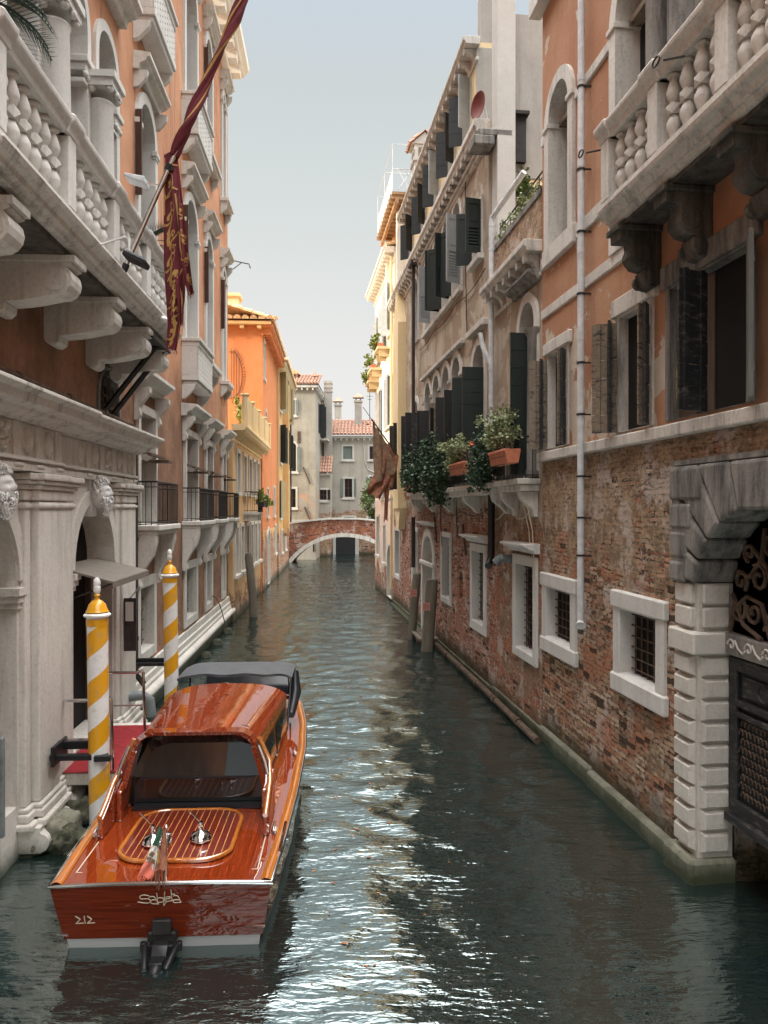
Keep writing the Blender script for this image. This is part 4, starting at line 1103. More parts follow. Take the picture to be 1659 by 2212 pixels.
strip([(354, 333), (352, 400), (351, 480), (351, 560), (356, 640), (360, 700), (357, 752)], [(381, 320), (388, 380), (394, 440), (398, 500), (400, 580), (397, 650), (380, 756)], .03, 'hanging_cloth', 0, pat1)
strip([(384, 420), (386, 480), (390, 540), (398, 590), (409, 642)], [(392, 400), (400, 470), (408, 530), (415, 580), (422, 632)], -.04, 'hanging_tail', 1.7, pat2)
strip([(378, 600), (384, 650), (386, 690)], [(396, 590), (401, 640), (397, 698)], .01, 'torn_tail', 3, pat3)

# ================================================================ LEFT: ochre low house with a roof terrace
O = T('terrace_house', 'low ochre house with a roof terrace and tall narrow windows beside the orange palace', 'house', FL, 27, 0, 0)
q = MB(); YS = [28.4, 30.4, 32.3, 34.0, 35.7]
hu = [H(y - .42, y + .42, 4.6, 6.05) for y in YS]; hl = [H(y - .42, y + .42, 1.6, 3.3) for y in (27.9, 29.6, 31.3, 33.0, 34.5, 36)]
wall(q, 27, 37, -.6, 6.75, -.08, hu + hl, .25); body(q, 27, 37, -.6, 6.75, -.08, 6); q.build('wall', m['ochre'], O.ob, O, recalc=False)
for h in hu: window(O, h, -.08, m['stone'], .14, .05, .22, glass='blind' if rnd.random() < .5 else 'glass', bars=(1, 2), sill=.06)
for h in hl: window(O, h, -.08, m['stone'], .14, .05, .22, bars=(1, 2), sill=.1)
cornice(O, 27, 37.1, 6.75, -.08, .5, .22, m['plaster_yellow'], .42, .28, .14)
q = MB()
for y in (27.3, 29.4, 31.8, 34.3, 36.8): q.cut(); q.box(y - .12, y + .12, .2, .42, 6.97, 8.0); q.box(y - .15, y + .15, .16, .46, 8.0, 8.06)
q.build('terrace_pillar', m['plaster_yellow'], O.ob, O, bevel=.02)
q = MB()
for y in [27.5 + .16 * i for i in range(58)]: q.tube([(y, .33, 7.0), (y, .33, 8.0)], .014, 4)
q.tube([(27, .3, 8.02), (36.8, .3, 8.02)], .035, 6); q.box(27.1, 36.7, .29, .3, 7.05, 7.96); q.build('terrace_railing', m['plaster_yellow'], O.ob, O)
q = MB(); q.box(30.1, 32.1, -.08, .5, 3.75, 3.85); q.box(30.2, 30.4, -.08, .45, 3.5, 3.75); q.box(31.1, 31.3, -.08, .45, 3.5, 3.75); q.box(31.8, 32.0, -.08, .45, 3.5, 3.75)
o = q.build('balcony', m['stone'], O.ob, O); iron_rail(O, o, 30.12, 32.08, .48, -.06, 3.85, 4.65, .12)
L = T('flower_box', 'green trailing plants in a dark box on the little ochre balcony', 'planter', FL, 31.1, .5, 4.2)
q = MB(); q.box(30.3, 32.1, .5, .7, 4.05, 4.25); q.build('box', m['iron'], L.ob, L)
plant_leaves(L, 'foliage', L.ob, [((31.2, .6, 4.4), (.9, .3, .22), 700, .1), ((31.6, .75, 4.25), (.6, .2, .3), 300, .1)], m['leaf_far'])
L = T('terrace_shrub', 'pale flowering shrub on the roof terrace of the ochre house', 'shrub', FL, 31, -.3, 6.97)
q = MB(); q.lathe((31, -.3, 6.97), [(.2, 0), (.25, .35)], 10); q.build('pot', m['terracotta'], L.ob, L)
plant_leaves(L, 'foliage', L.ob, [((31, -.2, 7.9), (.7, .4, .6), 600, .12)], m['leaf_far'])
# orange tower house
Q_ = T('orange_house', 'tall glowing orange house whose blank end wall carries an iron half sun', 'house', FL, 37, 0, 0)
EW = 37.05
q = MB(); hs = [H(37.7, 38.4, 10.4, 12.2), H(38.6, 39.3, 6.9, 8.9), H(39.4, 40.3, 3.6, 5.0), H(43.6, 44.6, 3.6, 5.2), H(44.3, 45.2, 1.4, 3.0), H(39.4, 40.5, .1, 2.9, True)]
wall(q, EW, 46, 2.9, 13, 0, [h for h in hs if h['z0'] > 3], .25); wall(q, EW, 46, -.6, 2.9, 0, [h for h in hs if h['z0'] < 3], .25)
q2 = MB(); q2.v = []; 
body(q, EW, 46, -.6, 13, 0, 8); q.build('wall', m['orange'], Q_.ob, Q_, recalc=False)
q = MB(); wall(q, EW, 46, -.6, 2.9, .03, [h for h in hs if h['z0'] < 3], .05); q.face([(EW, .03, 2.9), (46, .03, 2.9), (46, 0, 2.9), (EW, 0, 2.9)]); q.face([(EW, .03, -.6), (EW, 0, -.6), (EW, 0, 2.9), (EW, .03, 2.9)]); q.build('lower_wall', m['orange_far'], Q_.ob, Q_, recalc=False)
for h in hs[:5]: window(Q_, h, 0 if h['z0'] > 3 else .03, m['stone'], .1, .04, .2, bars=(1, 2), glass='blind' if h['z0'] > 10 else 'glass', sill=.05)
window(Q_, hs[5], .03, m['stone'], .14, .05, .2, bars=None, glass='blind', name='door')
cornice(Q_, EW - .2, 46.1, 12.7, 0, .5, .2, m['orange'], .5, .3, .16, False, 'eave')
q = MB(); q.box(EW - .35, EW - .02, -8, .45, 12.8, 12.95)
for i in range(10): q.box(EW - .3, EW - .02, -7.6 + i * .82, -7.4 + i * .82, 12.62, 12.8)
q.build('gable_eave', m['orange_far'], Q_.ob, Q_)
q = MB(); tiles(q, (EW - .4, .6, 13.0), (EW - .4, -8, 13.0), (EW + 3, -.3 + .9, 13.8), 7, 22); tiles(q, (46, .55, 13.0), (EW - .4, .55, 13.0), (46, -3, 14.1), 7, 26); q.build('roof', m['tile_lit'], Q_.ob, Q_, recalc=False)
q = MB(); yy = EW - .03                                        # iron half sun on the end wall
def ew(u, v): return ((u - U0) / F0 * 37.0, CH + (V0 - v) / F0 * 37.0)
def ewp(u, v):
    X, Z = ew(u, v); return (yy, (X + 3.53 + .063 * 37) , Z)
oc = [(496, 761), (508, 761), (518.5, 777), (524.5, 807), (523, 825), (518.5, 846), (508, 858), (496, 862)]
q.tube([ewp(*a) for a in oc], .014, 5)
for i in range(22):
    t = i / 21 * (len(oc) - 3) + 1; k = int(min(t, len(oc) - 2)); f = t - k; a = (oc[k][0] * (1 - f) + oc[k+1][0] * f, oc[k][1] * (1 - f) + oc[k+1][1] * f)
    d = Vector((a[0] - 497, a[1] - 811)).normalized() * 8; q.tube([ewp(*a), ewp(a[0] + d.x, a[1] + d.y)], .009, 4)
for u, a, b in ((501, 755, 862), (506, 757, 858), (511.5, 765, 854), (517, 774, 846)): q.tube([ewp(u, a), ewp(u, b)], .011, 4)
q.build('iron_sun', m['iron_rust'], Q_.ob, Q_)
q = MB(); q.box(40, 41.0, -2.5, -1.5, 13, 15.0); q.box(39.9, 41.1, -2.6, -1.4, 15.0, 15.15); q.cut(); q.box(42.5, 43.2, -2.5, -1.8, 13, 14.8); q.box(42.4, 43.3, -2.6, -1.7, 14.8, 14.95); q.build('chimney', m['plaster_yellow'], Q_.ob, Q_)
# yellow house by the bridge
Y_ = T('yellow_house', 'tall yellow house with dark green shutters next to the bridge', 'house', FL, 46.1, .1, 0)
hs = [H(y - .55, y + .55, z, z + 2.3) for z in (3.4, 6.8, 10.0) for y in (47.6, 51, 54.5)] + [H(48.5, 49.4, 1.2, 2.6), H(52, 52.9, 1.2, 2.6)]
q = MB(); wall(q, 46.1, 57, -.6, 12.9, .12, hs, .25); body(q, 46.1, 57, -.6, 12.9, .12, 7); q.build('wall', m['orange_far'], Y_.ob, Y_, recalc=False)
for h in hs:
    sh = None
    if h['z0'] > 3: sh = ('shutter_green' if 6 < h['z0'] < 9 else 'shutter_olive', 'line', 165 if h['z0'] < 6 else 135)
    window(Y_, h, .12, m['stone'], .1, .04, .2, bars=(1, 2), sill=.06, shut=sh)
cornice(Y_, 46.1, 57.1, 12.6, .12, .45, .18, m['plaster_yellow'], .5, .28, .16, False, 'eave')
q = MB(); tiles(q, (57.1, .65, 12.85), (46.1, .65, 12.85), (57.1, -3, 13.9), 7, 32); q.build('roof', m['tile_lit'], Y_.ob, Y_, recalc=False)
q = MB(); q.tube([(56.8, .22, 12.5), (56.8, .22, .2)], .06, 8); q.build('drainpipe', m['pipe_dark'], Y_.ob, Y_, smooth=40)
q = MB(); q.box(49.6, 50.5, .12, .5, 2.2, 12); q.build('chimney_breast', m['orange_far'], Y_.ob, Y_)
q = MB(); q.box(53.0, 53.8, -2.3, -1.5, 12.9, 14.6); q.box(52.9, 53.9, -2.4, -1.4, 14.6, 14.75); q.build('chimney', m['plaster_yellow'], Y_.ob, Y_)
L = T('mooring_post', 'thick wooden mooring post in front of the ochre house', 'mooring post', FW, -4.87, 28.4, 0, single=True, group='weathered wooden mooring posts')
q = MB(); q.tube([(-4.8, 28.4, -.5), (-4.87, 28.4, .9), (-5.0, 28.4, 2.2), (-5.02, 28.4, 2.34)], [.15, .15, .15, .11], 12); q.build('mooring_post', m['wood_post'], None, L, smooth=40)
# ================================================================ RIGHT: near orange and brick palace
A = T('brick_palace', 'near palace with peeling orange plaster above bare brick and a rusticated stone water gate', 'building', FR, 3, 0, 0)
WA = H(11.95, 12.85, 8.35, 10.85, True); WB = H(9.25, 10.2, 7.4, 10.9, True)
WX = [H(6.3, 7.9, 7.4, 10.6, True)]
WC = H(12.1, 12.93, 5.0, 6.55); WD = H(9.3, 10.15, 5.0, 6.5); WE = H(7.3, 8.78, 5.0, 6.5); WE2 = H(5.3, 6.6, 5.0, 6.5)
WF = H(11.88, 13.02, 1.83, 2.67); WG = H(9.1, 10.1, 1.83, 2.68)
GATE = H(5.9, 8.2, -.6, 4.02, True, 1.05)
q = MB(); wall(q, -12, 13.3, 4.8, 13, 0, [WA, WB] + WX + [WC, WD, WE, WE2], .32); body(q, -12, 13.3, 4.8, 13, 0, 8)
q.build('upper_wall', m['stucco_near_right'], A.ob, A, recalc=False)
q = MB(); wall(q, -12, 13.3, -.6, 4.8, -.012, [WF, WG, H(5.6, 8.62, -.6, 4.45)], .3); body(q, -12, 13.3, -.6, 4.8, -.012, 7.9)
q.build('brick_wall', m['brick_near'], A.ob, A, recalc=False)
band(A, 3, 13.32, 4.8, 4.95, 0, .1, m['stone_balcony'], 'sill_course', cuts=7)
band(A, 9.35, 13.3, 7.23, 7.4, 0, .03, m['stone'], cuts=4)
for a, b in ((10.3, 11.7), (13.1, 13.3)): band(A, a, b, 8.08, 8.3, 0, .035, m['stone'], cuts=2)
band(A, 11.7, 13.1, 8.05, 8.35, 0, .08, m['stone'], 'window_sill')
for a, b in ((10.42, 11.72), (13.08, 13.3)): band(A, a, b, 10.2, 10.36, 0, .035, m['stone'], cuts=2)
band(A, 3, 13.45, 12.5, 12.8, 0, .2, m['stone'])
for h in (WA, WB):
    fr = window(A, h, 0, m['stone'], .2, .06, .32, glass='void', bars=None, boff=0)
    q = MB(); zs = h['z1'] - h['rise']
    q.box(h['a'], h['b'], -.3, -.12, zs - .05, zs + .03)
    q.box(h['a'], h['a'] + (h['b'] - h['a']) * .5, -.2, -.16, h['z0'], zs - .05)
    for i in range(6): q.box(h['a'] + .01, h['a'] + (h['b'] - h['a']) * .5 - .02, -.16, -.145, h['z0'] + .05 + i * .33, h['z0'] + .3 + i * .33)
    q.build('shutter', m['wood_old'], fr, A)
    q = MB()
    for y in (h['a'] - .1, h['b'] + .1): q.cut(); q.box(y - .13, y + .13, -.3, .09, zs - .08, zs)
    q.build('impost', m['stone'], fr, A, bevel=.008)
fr = window(A, WX[0], 0, m['stone_dark'], .25, .1, .3, bars=(1, 3), boff=0)
q = MB()
for y in (8.25, 8.75): q.lathe((y, .16, 7.4), [(.2, 0), (.2, .1), (.16, .16), (.16, 2.4), (.2, 2.5), (.22, 2.6)], 18)
q.box(8.0, 9.0, -.02, .12, 7.4, 10.0); q.build('column', m['stone_dark'], A.ob, A, smooth=40)
def sqwin(h, lint, mat=m['stone'], **k):
    fr = window(A, h, 0, mat, .1, .03, .14, glass='void', bars=None, boff=0, **k)
    q = MB(); q.box(h['a'] - .22, h['b'] + .16, -.02, .07, h['z1'] + .02, h['z1'] + lint); q.build('lintel', mat, fr, A, bevel=.015)
    return fr
def foldleaf(fr, Yh, z0, z1, w, d, mats, a1=88, a2=70, p=.04):
    """two hinged planked leaves folded outwards"""
    shutter(A, fr, Yh, p, z0, z1, w, a1, mats[0], 'plank', d)
    c = math.cos(R(a1)) * w * d; s_ = math.sin(R(a1)) * w
    shutter(A, fr, Yh + c + .03 * d, p + s_ * .15, z0, z1, w * .92, a2, mats[1], 'plank', d)
fr = sqwin(WC, .22); foldleaf(fr, WC['b'] + .02, 5.0, 6.5, .3, -1, (m['wood_old'], m['wood_black']), 124, 22); foldleaf(fr, WC['a'] - .02, 5.0, 6.5, .16, 1, (m['wood_old'], m['wood_black']), 105, 140)
fr = sqwin(WD, .26, m['stone_balcony']); foldleaf(fr, WD['b'] + .02, 5.0, 6.46, .33, -1, (m['wood_old'], m['wood_black']), 124, 22); foldleaf(fr, WD['a'] - .02, 5.0, 6.46, .17, 1, (m['wood_old'], m['wood_black']), 105, 140)
q = MB(); q.box(WD['a'], WD['a'] + .22, -.105, -.08, 5.0, 6.48); q.build('inner_door', m['wood_brown'], fr, A)
fr = sqwin(WE, .28, m['stone_dark'])
q = MB(); q.box(8.05, 8.77, -.105, -.09, 5.0, 6.48); q.box(8.35, 8.39, -.09, -.06, 5.0, 6.48); q.build('inner_door', m['wood_brown'], fr, A)
shutter(A, fr, 8.02, .0, 5.0, 6.46, .42, 70, m['wood_black'], 'plank', -1)
q = MB(); q.m = Matrix.Translation((8.02, .0, 0)) @ Matrix.Rotation(R(-70), 4, 'Z')
q.box(-.42, -.01, .029, .034, 5.12, 5.42); q.build('flaking_panel', m['wood_yellow'], fr, A)
shutter(A, fr, 7.28, .04, 5.0, 6.5, .45, 150, m['shutter_grey'], 'flat', 1)
sqwin(WE2, .28, m['stone_dark'])
for h in (WF, WG):
    fr = window(A, h, -.012, m['stone_white'], .2, .05, .2, glass='void', bars=None, boff=.22, grille=(6, 6, .15))
    q = MB(); q.box(h['a'] - .24, h['b'] + .24, -.05, .06, h['z1'] + .012, h['z1'] + .24); q.cut(); q.box(h['a'] - .24, h['b'] + .24, -.05, .062, h['z0'] - .25, h['z0'] - .01)
    q.build('lintel', m['stone_white'], fr, A, bevel=.02)
    q = MB()
    for i in range(5): a = h['a'] + (h['b'] - h['a']) * (i + .5) / 5; q.box(a - .09, a + .085, -.205 - .002 * (i % 2), -.19, h['z0'], h['z1'])
    q.build('inner_shutter', m['wood_brown'], fr, A)
# plinth
q = MB(); q.box(8.62, 11.1, -.06, .09, -.6, .22); q.box(11.1, 13.3, -.06, .07, -.6, .25); q.build('plinth', m['stone_plinth'], A.ob, A, bevel=.03)
# downpipe
q = MB(); q.tube([(11.2, .13, 12.95), (11.2, .13, 2.6)], .05, 10)
z = 12.7
while z > 2.8: q.tube([(11.2, .13, z), (11.2, .13, z + .1)], .056, 10); z -= 1.25
dp = q.build('drainpipe', m['metal_pipe'], A.ob, A, smooth=40)
q = MB(); z = 12.9
for z in (12.9, 11.6, 10.1, 8.9, 8.0, 7.1, 6.1, 5.35, 4.45, 3.85, 3.3): q.tube([(11.2, .13, z), (11.2, .13, z + .03)], .062, 10); q.box(11.14, 11.17, -.01, .13, z, z + .02)
q.build('pipe_clamp', m['iron'], dp, A)
q = MB(); q.tube([(11.2, .13, 2.6), (11.2, .13, 2.36), (11.12, .16, 2.3)], [.05, .045, .075], 10); q.build('pipe_shoe', m['metal_pipe'], dp, A, smooth=40)
# ---- water gate surround: rusticated pillar blocks and voussoirs
q = MB()
q.box(8.2, 8.62, -.4, .0, -.6, 3.2)
for i in range(9):
    z = .32 + i * .235; zz = z + .215
    for (a0, a1, b0, b1, s) in ((8.25, 8.61, .0, .075, 'f'),):
        ch = .03; A0, A1 = a0, a1
        o = [(A0, z), (A1, z), (A1, zz), (A0, zz)]; inn = [(A0 + ch, z + ch), (A1 - ch, z + ch), (A1 - ch, zz - ch), (A0 + ch, zz - ch)]
        for k in range(4):
            l = (k + 1) % 4; q.face([(o[k][0], 0.001, o[k][1]), (o[l][0], 0.001, o[l][1]), (inn[l][0], .07, inn[l][1]), (inn[k][0], .07, inn[k][1])])
        q.face([(x, .07, w) for x, w in inn])
    o = [(-.34, z), (-.03, z), (-.03, zz), (-.34, zz)]; inn = [(-.31, z + ch), (-.06, z + ch), (-.06, zz - ch), (-.31, zz - ch)]   # block on the reveal
    for k in range(4):
        l = (k + 1) % 4; q.face([(8.199, o[k][0], o[k][1]), (8.199, o[l][0], o[l][1]), (8.14, inn[l][0], inn[l][1]), (8.14, inn[k][0], inn[k][1])])
    q.face([(8.14, x, w) for x, w in inn])
gate = q.build('gate_pillar', m['stone_rough'], A.ob, A, bevel=.012, seg=2)
q = MB(); q.box(8.12, 8.68, -.4, .1, 2.44, 2.68)
for z in (2.72, 2.97):
    q.box(8.26, 8.6, -.02, .06, z, z + .22); q.box(8.15, 8.2, -.34, -.03, z, z + .22)
q.build('impost_block', m['stone_rough'], gate, A, bevel=.02)
q = MB(); q.box(8.12, 8.72, -.42, .14, -.6, .26); q.build('pillar_base', m['stone_plinth'], gate, A, bevel=.04)
# voussoir ring: stepped blocks round the arch, top flush at 4.47
q = MB(); cy, zs, rw, rh = 7.05, 2.97, 1.15, 1.05
def arc(t): return (cy + rw * math.cos(t), zs + rh * math.sin(t))
angs = [R(x) for x in (12, 27, 42, 57, 74, 106, 123, 138, 153, 168)]
outs = []
def outer(t):
    d = Vector((math.cos(t) * 1.1, math.sin(t))); k = 99
    if d.x > 0: k = min(k, (8.63 - cy) / d.x)
    if d.x < 0: k = min(k, (5.47 - cy) / d.x)
    if d.y > 0: k = min(k, (4.46 - zs) / d.y)
    return (cy + d.x * k, zs + d.y * k)
for i in range(len(angs) - 1):
    t0, t1 = angs[i] + .012, angs[i + 1] - .012
    a, b = arc(t0), arc(t1); c, d = outer(t1), outer(t0)
    poly = [a, b, c]
    corner = (8.63, 4.46) if d[0] > 8.62 and c[0] < 8.62 else (5.47, 4.46) if d[1] > 4.45 and c[1] < 4.45 else None
    if corner: poly.append(corner)
    poly.append(d)
    q.prism(poly, 'p', -.4, .09)
v_ = q.build('voussoir', m['stone_dark'], gate, A, bevel=.035, seg=2)
q = MB(); q.box(8.28, 8.62, -.02, .075, 4.03, 4.25) if 0 else None
for z0, z1, a in ((3.2, 3.42, 8.34), (3.46, 3.74, 8.3), (3.78, 4.05, 8.2), (4.09, 4.44, 8.0)): q.box(a, 8.65, .0, .105, z0, z1)
q.build('quoin', m['stone_dark'], gate, A, bevel=.03, seg=2)
q = MB(); q.box(5.4, 8.7, -.02, .05, 4.475, 4.53); q.build('surround_top', m['stone_dark'], gate, A)
# door leaf with panels and fish-scale grating
D0, D1 = 5.9, 8.12; dpn = -.36
q = MB(); q.box(D0, D1, dpn - .06, dpn, .85, 2.44)
dd = q.build('gate_door', m['shutter_dark'], A.ob, A)
q = MB()
for a, b in ((8.0, 8.14), (7.0, 7.14), (5.9, 6.0)): q.box(a, b, dpn, dpn + .05, .8, 2.44)
for z0, z1 in ((2.3, 2.44), (1.93, 2.0), (1.82, 1.88), (.78, .94)): q.box(D0, D1, dpn, dpn + .06, z0, z1)
q.box(D0, D1, dpn - .02, dpn + .12, .7, .8)
q.build('door_rail', m['wood_black'], dd, A, bevel=.012)
q = MB(); q.box(7.2, 7.94, dpn, dpn + .02, 2.04, 2.26); q.tube([(7.57 + .09 * math.cos(t), dpn + .025, 2.15 + .09 * math.sin(t)) for t in [2 * pi * i / 24 for i in range(24)]], .01, 6, True); q.build('door_panel', m['wood_black'], dd, A, bevel=.008)
q = MB()
for j in range(9):
    for i in range(12):
        y = 7.17 + (i + .5 * (j % 2)) * .067; z = 1.0 + j * .092
        if y > 7.98: continue
        q.tube([(y + .034 * math.cos(t), dpn + .03, z + .062 * math.sin(t)) for t in [pi * k / 6 for k in range(7)]], .0075, 5)
q.build('scale_grating', m['iron_rust'], dd, A)
q = MB(); q.box(5.9, 8.14, -.38, -.26, 2.46, 2.68); o = q.build('transom_beam', m['stone_dark'], gate, A, bevel=.01)
q = MB()
for i in range(7):
    y = 8.0 - i * .3; q.tube([(y + .07 * (1 - k / 14) * math.cos(k * .55), -.255, 2.57 + .07 * (1 - k / 14) * math.sin(k * .55)) for k in range(13)], .012, 5)
    q.tube([(y - .06, -.255, 2.63), (y - .12, -.255, 2.55), (y - .2, -.255, 2.51), (y - .24, -.255, 2.55)], .012, 5)
q.build('wave_carving', m['stone'], o, A)
q = MB()                                    # wrought iron fanlight: hearts and spirals
def spiral(y, z, r, tu, dr, a0): q.tube([(y + r * (1 - i / (tu * 9.)) * math.cos(a0 + dr * i * .7), -.3, z + r * (1 - i / (tu * 9.)) * math.sin(a0 + dr * i * .7)) for i in range(int(tu * 8))], .022, 6)
for sg in (1, -1):
    c = 7.05
    for (dy, z, r, a0, dr) in ((.9, 2.95, .15, 2.2, 1), (.62, 2.95, .13, .5, -1), (.85, 3.25, .12, 4., -1), (.55, 3.3, .15, 1, 1), (.35, 3.62, .14, 3, -1), (.12, 3.1, .14, 2, 1), (.3, 2.86, .1, 0, -1), (.7, 3.55, .1, 5, 1), (.12, 3.78, .1, 5, 1)):
        spiral(c + sg * dy, z, r, 1.6, sg * dr, a0 if sg > 0 else pi - a0)
    for pts in (((1.05, 2.7), (.95, 2.95), (.75, 3.1), (.5, 3.05), (.35, 2.7)), ((.9, 3.35), (.7, 3.3), (.5, 3.5), (.45, 3.8)), ((.0, 2.7), (.25, 3.1), (.2, 3.5), (.0, 3.95)), ((1.0, 3.1), (.8, 2.8), (.5, 2.7)), ((.65, 3.6), (.4, 3.4), (.3, 3.1), (.45, 2.8))):
        q.tube([(c + sg * a, -.3, z) for a, z in pts], .024, 6)
q.build('fanlight_grille', m['iron_rust'], gate, A, smooth=60)
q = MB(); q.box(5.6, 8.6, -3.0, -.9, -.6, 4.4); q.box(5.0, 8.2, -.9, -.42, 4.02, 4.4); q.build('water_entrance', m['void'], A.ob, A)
q = MB(); q.box(8.15, 8.2, -.9, -.41, -.6, .9); q.build('inner_wall', m['brick_near'], A.ob, A)
# ---- balcony
FZ = 7.36
q = MB(); C0, C1 = 4.5, 9.36
q.prism([(0, FZ), (.5, FZ), (.52, FZ + .05), (.56, FZ + .06), (.58, FZ + .11), (.64, FZ + .14), (.66, FZ + .2), (0, FZ + .21)], 'Y', C0, C1)
bal = q.build('balcony', m['stone_balcony'], A.ob, A, bevel=.01)
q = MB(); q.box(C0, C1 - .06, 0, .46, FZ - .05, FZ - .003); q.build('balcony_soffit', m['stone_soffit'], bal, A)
for y in (9.15, 8.05, 6.85, 5.6):
    q = MB(); scroll_bracket(q, y, .26, 0, .52, FZ - .052, FZ - .8, 1)
    q.box(y - .17, y + .17, 0, .56, FZ - .12, FZ - .055)
    for s in (-1, 1): q.tube([(y + s * .1, .16, FZ - .66), (y + s * .17, .16, FZ - .66)], .08, 12); q.tube([(y + s * .1, .25, FZ - .38), (y + s * .15, .25, FZ - .38)], .12, 14)
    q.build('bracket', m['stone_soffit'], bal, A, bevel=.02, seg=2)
balustrade(A, bal, C0, C1, .5, FZ + .21, 8.55, [5.6, 6.75, 8.02, 9.22], [5, 4, 4], m['stone'], back=0, endret=1, pw=.2)
q = MB(); q.tube([(9.3, .6, 8.3), (9.45, .75, 8.32)], .012, 6); q.tube([(9.5 + .07 * math.cos(t), .8 , 8.33 + .04 * math.sin(t)) for t in [2 * pi * i / 12 for i in range(12)]], .01, 5, True)
q.tube([(7.4, .6, 8.3), (7.52, .75, 8.32)], .012, 6); q.tube([(7.57 + .07 * math.cos(t), .8 , 8.33 + .04 * math.sin(t)) for t in [2 * pi * i / 12 for i in range(12)]], .01, 5, True)
q.build('iron_ring', m['iron'], bal, A)
q = MB(); q.box(7.0, 8.7, -.02, .02, 6.78, 7.0) if 0 else None

# ================================================================ RIGHT: low old house with the flower balcony (13.3 - 16.4)
Bh = T('old_house', 'low old house with a corbelled parapet, arched door-window and brick water wall', 'house', FR, 13.3, 0, 0)
h1 = H(13.62, 14.5, 4.55, 7.75, True); g1 = H(13.68, 14.75, 1.35, 2.95)
q = MB(); wall(q, 13.3, 16.9, -.6, 9.45, 0, [h1, g1], .35); body(q, 13.3, 16.9, -.6, 9.45, 0, 3.2)
q.build('wall', m['plaster_tan'], Bh.ob, Bh, recalc=False)
def rwin(Tn, h, **k):
    k.setdefault('depth', .32); return window(Tn, h, 0, m['stone'], k.pop('w', .18), .05, **k)
fr = rwin(Bh, h1, bars=(1, 3), boff=0)
q = MB(); q.cut(); q.lathe((h1['b'] + .06, .08, 4.55), [(.14, 0), (.14, .1), (.11, .14), (.105, 2.45), (.14, 2.52), (.16, 2.62)], 16); q.cut(); q.lathe((h1['a'] - .06, .08, 4.55), [(.14, 0), (.14, .1), (.11, .14), (.105, 2.45), (.14, 2.52), (.16, 2.62)], 16); q.build('column', m['stone_dark'], fr, Bh, smooth=40)
shutter(Bh, fr, h1['a'] + .05, .06, 4.6, 7.1, .42, 95, m['shutter_green'], 'line', 1)
hood(Bh, fr, 13.35, 14.85, 7.98, 0, .24, m['stone_dark'], .2)
fr = window(Bh, g1, 0, m['stone_white'], .18, .05, .24, glass='void', bars=None, boff=.16, grille=(6, 11, .16)); hood(Bh, fr, 13.4, 15.0, 3.2, 0, .28, m['stone_white'], .18)
cornice(Bh, 13.3, 16.4, 8.45, 0, .34, .2, m['stone_balcony'], .4, .34, .14)
q = MB(); q.box(13.32, 16.4, -.3, .04, 9.45, 9.56); q.build('coping', m['stone_dark'], Bh.ob, Bh)
q = MB(); q.box(13.3, 16.4, -.05, .015, 8.66, 9.44); q.build('parapet', m['brick_near'], Bh.ob, Bh)
iron_rail(Bh, Bh.ob, 13.4, 16.3, -.1, -.3, 9.56, 9.95, .35, ends=False)
q = MB(); q.box(13.35, 14.95, 0, .42, 4.42, 4.52); q.box(13.4, 14.9, 0, .36, 4.3, 4.42)
for y in (13.5, 14.65): q.prism([(0, 4.3), (.34, 4.3), (.32, 4.18), (.2, 4.05), (.1, 3.98), (.08, 3.86), (0, 3.84)], 'Y', y, y + .2)
bb = q.build('balcony', m['stone_balcony'], Bh.ob, Bh, bevel=.012); iron_rail(Bh, Bh.ob, 13.4, 14.9, .38, .02, 4.52, 5.25, .1)
q = MB(); q.tube([(16.15, .14, 9.9), (16.15, .14, 5.45)], .055, 10); q.tube([(16.15, .14, 7.0), (16.25, .3, 7.4), (16.3, .34, 7.7)], .05, 8); q.tube([(16.15, .14, 9.9), (16.15, .12, 10.1), (15.3, -.3, 10.7)], .06, 10)
for z in (5.6, 6.9, 8.3, 9.4): q.tube([(16.15, .14, z), (16.15, .14, z + .06)], .066, 10)
q.build('drainpipe', m['metal_pipe'], Bh.ob, Bh, smooth=40)
q = MB(); q.tube([(16.15, .14, 4.5), (16.15, .14, 3.0), (16.1, .2, 2.85), (16.0, .24, 2.8)], .075, 10); q.build('lower_drainpipe', m['black'], Bh.ob, Bh, smooth=40)
q = MB(); q.tube([(15.1, 0, 3.0), (15.1, .25, 3.02), (15.15, .32, 2.93)], .085, 10); q.build('outlet_pipe', m['pipe_grey'], Bh.ob, Bh, smooth=40)
q = MB()
for y0, y1, z in ((13.6, 15.3, 3.75), (15.2, 17.5, 3.7)): q.cut(); q.tube([(y0 + (y1 - y0) * t, .06, z + .35 - 1.4 * t * (1 - t) + .1 * t) for t in [i / 10 for i in range(11)]], .012, 5)
q.cut(); q.tube([(13.5, .3, 4.5), (13.52, .1, 3.6), (13.55, .06, 2.9)], .01, 5); q.cut(); q.tube([(13.7, .3, 4.5), (13.72, .1, 3.6), (13.75, .06, 3.2)], .01, 5)
q.build('cable', m['cream'], Bh.ob, Bh)
